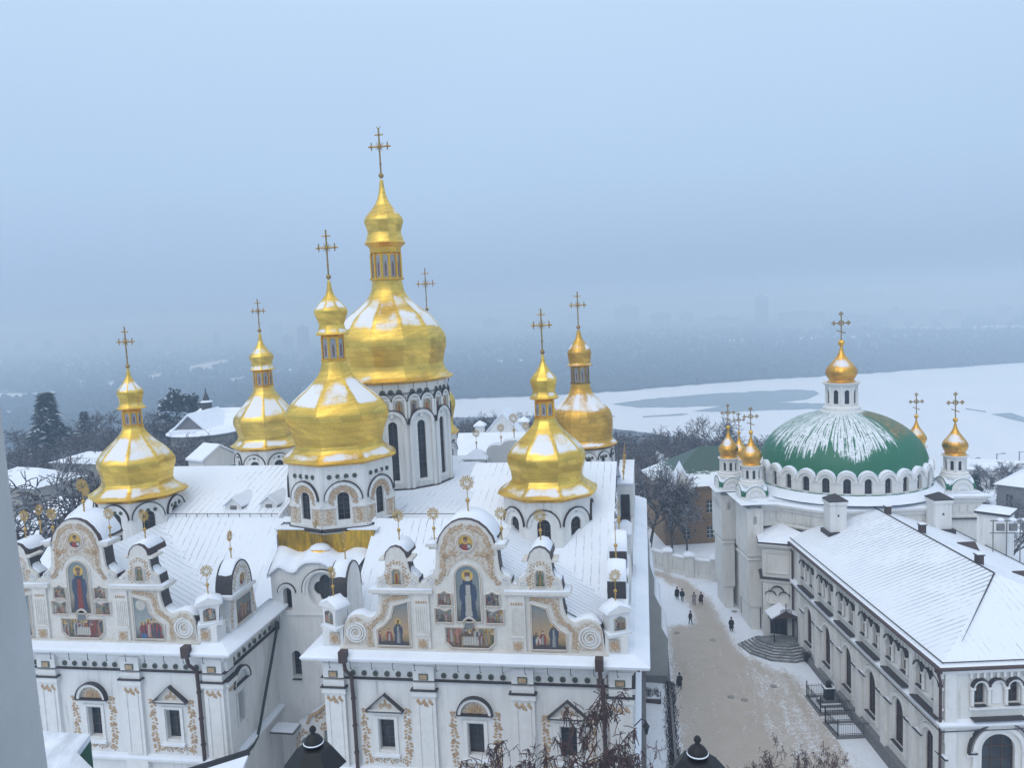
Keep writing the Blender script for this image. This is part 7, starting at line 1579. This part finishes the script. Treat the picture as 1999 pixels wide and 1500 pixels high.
# small things along the cathedral's south side
def south_details():
    for px, py, lab in ((1258, 1285, 'black wall lantern on the cathedral south side, the upper one'), (1256, 1425, 'black wall lantern on the cathedral south side, near the bottom edge')):
        d = ray(px, py); k = -.55/d.x if abs(d.x) > 1e-6 else 0; P = Vector((0, 0, CAMZ))+d*k
        if not (40 < P.y < 95) or P.z < 1: P = Vector((-.55, 56 if py < 1350 else 52.5, atY(px, py, 56 if py < 1350 else 52.5).z))
        t = thing('wall_lantern', (P.x, P.y, P.z), lab, 'lantern', 'wall lanterns on the south side'); x, y, z = P; m = MB(); m.tube([(x-.8, y, z+.2), (x-.3, y, z+.75), (x, y, z+.6)], .04, 5); m.build('bracket', M_IRON, t); m = MB(); m.lathe([(.08, z-.35), (.2, z+.15), (.26, z+.2), (.08, z+.5), (.05, z+.6)], 6, (x, y)); m.build('lamp_head', M_IRON, t)
    p = atG(1273, 1366); t = thing('planter', p, 'dark-edged planter with bare shrubs at the foot of the south wall', 'planter'); m = MB(); m.box(p.x-1.0, p.x+.9, p.y-.9, p.y+.9, p.z-.2, p.z+.45); m.build('box', M_BROWNMETAL, t); m = MB(); m.box(p.x-.93, p.x+.83, p.y-.83, p.y+.83, p.z+.4, p.z+.52); m.build('snow_bed', M_SNOW, t); m = MB(); R = random.Random(4)
    for k in range(140): q = Vector((p.x+R.uniform(-.8, .7), p.y+R.uniform(-.75, .75), p.z+.45)); m.tube([q, q+Vector((R.gauss(0, .12), R.gauss(0, .12), R.uniform(.25, .6)))], .018, 3, cap=False)
    m.build('shrubs', M_TWIG, t, fix=False)
    m = MB(); R = random.Random(6); a, b = atG(1308, 1335), atG(1316, 1520)
    for k in range(2600):
        q = a.lerp(b, R.random()); q.x += R.gauss(0, .28); q.z = gz(q.x, q.y)
        m.tube([q, q+Vector((R.gauss(0, .10), R.gauss(0, .10), R.uniform(.1, .42)))], .018, 3, cap=False)
    o = m.build('low_hedge', M_TWIG, fix=False); o['kind'] = 'stuff'; o['label'] = 'low leafless hedge with snow along the edge of the sanded road'
    k = MB(); a2, b2 = atG(1300, 1250), atG(1322, 1520); k.molding([(a2.x, a2.y), (b2.x, b2.y)], [(-.12, -.8), (-.12, .1), (.12, .1), (.12, -.8)]); struct(k.build('kerb', M_STONE))
    p = atG(1576, 1296); t = thing('shrub', p, 'small dark bare shrub against the hall wall beside the church steps', 'shrub'); m = MB(); R = random.Random(8)
    for k in range(160): v = Vector((R.gauss(0, .3), R.gauss(0, .3), R.uniform(.5, 1.5))); m.tube([p, p+v*.5+Vector((R.gauss(0, .08), 0, 0)), p+v], .02, 3, cap=False)
    m.build('twigs', M_TWIG, t, fix=False)
south_details()

# ------------------------------------------------------------------ people
M_SKIN = mat('skin', (.45, .27, .19), .6); M_BLK = mat('black_cloth', (.012, .012, .014), .9, col2=(.025, .022, .022), scale=4); M_BOOT = mat('boot_leather', (.015, .012, .01), .5); M_MAROON = mat('dark_red_wool', (.06, .014, .018), .9); M_PALE = mat('pale_jacket', (.42, .40, .40), .85, col2=(.12, .11, .12), scale=7, amt=.7); M_NAVY = mat('navy_cloth', (.018, .020, .032), .9)
def person(px, py, label, coat, hat, heading, h=1.72, long=False, stride=.22, bag=None, arms='down', group=None):
    p = atG(px, py); t = thing('person', p, label, 'person', group, rz=heading, local=True); s = h/1.75
    V = [(0, 0, .95), (0, .0, 1.18), (0, 0, 1.42), (0, -.01, 1.53), (0, -.03, 1.64), (0, -.03, 1.74),
         (.10, 0, .90), (.11, -stride*.45, .48), (.11, -stride*.75, .09), (.11, -stride*.75-.16, .04), (-.10, 0, .90), (-.11, stride*.35, .48), (-.11, stride*.85, .10), (-.11, stride*.85-.16, .05),
         (.19, 0, 1.40), (-.19, 0, 1.40)]
    E_ = [(0, 1), (1, 2), (2, 3), (3, 4), (4, 5), (0, 6), (6, 7), (7, 8), (8, 9), (0, 10), (10, 11), (11, 12), (12, 13), (2, 14), (2, 15)]; r = [.14, .14, .15, .055, .095, .085, .10, .072, .05, .045, .10, .072, .05, .045, .075, .075]
    for sx, b in ((1, 14), (-1, 15)):
        i = len(V); el = (sx*.26, .05, 1.13); hd = {'down': (sx*.27, -.06, .88), 'front': (sx*.10, -.24, 1.10), 'up': (sx*.10, -.22, 1.58)}[arms]
        if arms == 'up': el = (sx*.28, -.14, 1.25)
        hv = (Vector(hd)-Vector(el)).normalized(); V += [el, hd, tuple(Vector(hd)+hv*.09)]; E_ += [(b, i), (i, i+1), (i+1, i+2)]; r += [.052, .036, .04]
        for f in range(5): fv = Vector(hd)+hv*(.16 if f < 4 else .08)+Vector(((f-1.5)*.018 if f < 4 else -sx*.045, -.02, 0)); V.append(tuple(fv)); E_.append((i+2, len(V)-1)); r.append(.010)
    me = bpy.data.meshes.new('body_base'); me.from_pydata([(x*s, y*s, z*s) for x, y, z in V], E_, []); o = bpy.data.objects.new('body_base', me); COL.objects.link(o)
    sk = o.modifiers.new('skin', 'SKIN'); sb = o.modifiers.new('sub', 'SUBSURF'); sb.levels = 1; sb.render_levels = 1
    for k, rr in enumerate(r): sv = me.skin_vertices[0].data[k]; sv.radius = (rr*s, rr*s)
    me.skin_vertices[0].data[0].use_root = True
    bpy.context.view_layer.update(); dg = bpy.context.evaluated_depsgraph_get(); bm2 = bpy.data.meshes.new_from_object(o.evaluated_get(dg)); bpy.data.objects.remove(o)
    bm2.materials.clear()
    for m_ in (M_BLK, M_SKIN, M_BOOT): bm2.materials.append(m_)
    for f in bm2.polygons:
        c = f.center/s; f.use_smooth = True; f.material_index = 1 if (c.z > 1.5 or (arms == 'down' and abs(c.x) > .2 and c.z < .93) or (arms != 'down' and c.y < -.2 and 1.0 < c.z)) else 2 if c.z < .14 else 0
    bo = bpy.data.objects.new('body', bm2); COL.objects.link(bo); bo.parent = t
    c = MB(); zl = .42 if long else .78; prof = [(.27 if long else .235, zl), (.25, zl+.15), (.215, 1.0), (.225, 1.2), (.225, 1.36), (.15, 1.46), (.085, 1.52)]
    o0 = len(c.v); c.lathe([(a*s, z*s) for a, z in prof], 12, (0, 0), 0, 0, False); c.v = [(x*1.05, y*.78, z) for x, y, z in c.v]
    for sx in (1, -1):
        el = (sx*.27, .05, 1.13); hd = {'down': (sx*.275, -.05, .92), 'front': (sx*.12, -.21, 1.10), 'up': (sx*.12, -.2, 1.53)}[arms]
        if arms == 'up': el = (sx*.28, -.14, 1.25)
        c.tube([tuple(Vector(q)*s) for q in ((sx*.17, 0, 1.41), el, hd)], .085*s, 8, r1=.062*s)
    c.build('coat', coat, t, smooth=True)
    ht = MB(); ht.lathe([(.105*s, 1.64*s), (.118*s, 1.70*s), (.108*s, 1.78*s), (.06*s, 1.83*s), (.01, 1.84*s)], 12, (0, -.02*s)); ht.build('hat', hat, t, smooth=True)
    fc = MB(); fc.ball((.035*s, -.118*s, 1.675*s), .012*s, 0, 6); fc.ball((-.035*s, -.118*s, 1.675*s), .012*s, 0, 6); fc.build('eyes', M_BLK, t); fc = MB(); fc.tube([(0, -.115*s, 1.675*s), (0, -.15*s, 1.635*s)], .014*s, 5); fc.build('nose', M_SKIN, t); fc = MB(); fc.box(-.03*s, .03*s, -.127*s, -.115*s, 1.592*s, 1.602*s); fc.build('mouth', M_MAROON, t)
    if bag: b = MB(); b.box(.22*s, .34*s, -.16*s, .14*s, .52*s, .82*s); b.tube([(.28*s, -.1*s, .8*s), (.28*s, -.03*s, .93*s), (.28*s, .06*s, .8*s)], .012, 4); b.build('bag', bag, t)
    return t
PG = 'people walking on the monastery road'
person(1322, 1171, 'person in long dark coat, left of the pair near the yard wall', M_BLK, M_MAROON, 3.2, 1.68, True, group=PG, bag=M_BLK)
person(1332, 1176, 'person in black jacket and trousers, right of the pair near the yard wall', M_NAVY, M_BLK, 3.0, 1.76, group=PG)
person(1355, 1182, 'person in a pale patterned jacket with both hands raised to the face', M_PALE, M_BLK, .2, 1.70, arms='up', group=PG)
person(1369, 1181, 'person in a dark red coat with a bag, right of the pale jacket', M_MAROON, M_MAROON, 3.6, 1.66, True, group=PG, bag=M_BLK)
person(1348, 1220, 'person in black walking alone on the road with hands held in front', M_BLK, M_MAROON, .9, 1.70, arms='front', group=PG)
person(1428, 1234, 'person in a long black coat standing on snow by the church pier', M_BLK, M_MAROON, 3.1, 1.74, True, .08, group=PG)
person(1327, 1346, 'person in black long coat with a bag, nearest on the sanded road', M_BLK, M_BLK, 3.4, 1.70, True, group=PG, bag=M_BLK)

# ------------------------------------------------------------------ the bell tower we look from
def bell_tower():
    t = thing('bell_tower', (0, -3, 0), 'grey plastered bell tower column at the left edge with snowy ledge', 'bell tower')
    ed = [(-10, 700), (2, 800), (20, 960), (40, 1100), (62, 1250), (80, 1400), (94, 1505), (110, 1650)]
    D, r0 = 5.0, .80; m = MB(); rs = [ray(x, y) for x, y in ed]; az = [math.atan2(q.x, q.y) for q in rs]; ac = az[2]-math.asin(r0/D); xc, Yc = D*math.sin(ac), D*math.cos(ac); pts = []
    for q, a in zip(rs, az):
        r = D*math.sin(a-ac); hd = math.sqrt(D*D-r*r); pts.append((r, CAMZ+q.z/math.hypot(q.x, q.y)*hd))
    prof = [(pts[-1][0]+.05, 29.0), (pts[-1][0]+.05, pts[-1][1]-.3)]+pts[::-1]; prof += [(prof[-1][0]-.06, 41.5), (prof[-1][0]-.1, 45)]
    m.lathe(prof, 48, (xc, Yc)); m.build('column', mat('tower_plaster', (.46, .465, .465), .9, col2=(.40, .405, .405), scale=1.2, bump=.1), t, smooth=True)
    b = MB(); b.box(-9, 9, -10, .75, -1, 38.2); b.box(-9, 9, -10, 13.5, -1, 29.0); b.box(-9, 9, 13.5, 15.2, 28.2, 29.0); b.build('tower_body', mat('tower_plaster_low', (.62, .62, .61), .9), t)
    s = MB(); s.box(-9, 9, .8, 15.25, 29.0, 29.18); s.build('ledge_snow', M_SNOW, t)
    # snowy green-edged lucarne roof at the lower left
    g = MB(); P = [atY(40, 1425, 15.2), atY(120, 1431, 15.0), atY(176, 1434, 14.6), atY(150, 1470, 14.3), atY(192, 1512, 13.8), atY(210, 1560, 13.4), atY(40, 1560, 13.4)]
    s = MB(); K = len(P); s.add([tuple(p+Vector((0, 0, .0))) for p in P]+[tuple(p-Vector((0, 0, .14))) for p in P], [tuple(range(K)), tuple(range(K, 2*K))[::-1]]+[(i, (i+1) % K, K+(i+1) % K, K+i) for i in range(K)])
    lo = s.build('lucarne_roof', mat('patchy_snow_on_slate', (.78, .82, .88), .8, col2=(.42, .45, .50), scale=1.0, amt=.9), t)
    g.add([tuple(p-Vector((0, 0, .143))) for p in P]+[tuple(p-Vector((0, 0, .8))) for p in P], [tuple(range(K)), tuple(range(K, 2*K))[::-1]]+[(i, (i+1) % K, K+(i+1) % K, K+i) for i in range(K)]); g.build('green_flashing', mat('green_metal_edge', (.03, .085, .06), .5), lo)
    w = MB(); w.box(P[0].x-.2, P[4].x, 13.2, 15.4, 28.2, min(p.z for p in P)-.7); w.build('lucarne_wall', MATS['tower_plaster_low'], t)
bell_tower()
def lantern(px, py, lab, sc):
    P = atY(px, py, 13.8); x, y, z = P; t = thing('lantern', (x, y, 29.0), lab, 'lantern', 'black lanterns on the bell tower ledge')
    m = MB(); m.lathe([(.60*sc, z-.02), (.58*sc, z+.02), (.33*sc, z+.33*sc), (.30*sc, z+.35*sc), (.10*sc, z+.36*sc)], 6, (x, y), 0, .25); ro = m.build('lantern_roof', M_IRON, t)
    m = MB(); zz = z+.35*sc; m.lathe([(.17*sc, zz), (.19*sc, zz+.06*sc), (.185*sc, zz+.12*sc), (.13*sc, zz+.2*sc), (.06*sc, zz+.25*sc), (.04*sc, zz+.29*sc), (.07*sc, zz+.33*sc), (.06*sc, zz+.38*sc), (.02, zz+.42*sc)], 16, (x, y)); m.build('finial', M_IRON, ro, smooth=True); m = MB(); m.lathe([(.188*sc, zz+.07*sc), (.20*sc, zz+.085*sc), (.185*sc, zz+.10*sc)], 16, (x, y), cap=False); m.build('snow_rim', M_SNOW, ro)
    m = MB(); m.lathe([(.22*sc, z-.85*sc), (.42*sc, z-.02)], 6, (x, y), 0, .25); m.build('glass', mat('lantern_glass', (.10, .11, .12), .2), t)
    m = MB(); m.tube([(x, y, 29.0), (x, y, z-.85*sc)], .07, 8); m.lathe([(.25, 29.0), (.2, 29.2), (.08, 29.4)], 8, (x, y)); m.build('post', M_IRON, t)
lantern(615, 1492, 'black lantern with ball finial in front of the recess between the facades', 1.0)
lantern(1363, 1516, 'black lantern with ball finial at the bottom edge below the road', .98)
# low porch roof with dark gutter in front of the left chapel
def side_porch():
    a = atY(352, 1508, 47.2); b = atY(485, 1466, 48.5); z = 0; t = thing('side_porch', (b.x, 48, 0), 'low porch with dark gutter and snowy roof at the left chapel corner', 'porch')
    m = MB(); m.add([tuple(a), tuple(b), (b.x, b.y-.1, b.z-.4), (a.x, a.y-.1, a.z-.4)]+[(p[0], p[1]+.25, p[2]) for p in (tuple(a), tuple(b), (b.x, b.y-.1, b.z-.4), (a.x, a.y-.1, a.z-.4))], [(0, 1, 2, 3), (7, 6, 5, 4), (0, 4, 5, 1), (1, 5, 6, 2), (2, 6, 7, 3), (3, 7, 4, 0)]); m.build('gutter_board', M_IRON, t)
    s = MB(); c, d = Vector((b.x, b.y-4, b.z-2.4)), Vector((a.x, a.y-4, a.z-2.4)); Q = [Vector((a.x, a.y-.1, a.z-.3)), Vector((b.x, b.y-.1, b.z-.3)), c, d]; s.add([tuple(q) for q in Q]+[tuple(q-Vector((0, 0, .2))) for q in Q], [(0, 1, 2, 3), (7, 6, 5, 4), (0, 1, 5, 4), (1, 2, 6, 5), (2, 3, 7, 6), (3, 0, 4, 7)]); s.build('roof_snow', M_SNOW, t)
    w = MB(); w.box(a.x, b.x-.1, 44.5, 47, -1, min(c.z, d.z)-.1); w.box(a.x, b.x-.1, 46.5, 48.4, -1, b.z-1.9); w.build('wall', M_WHITE, t)
side_porch()
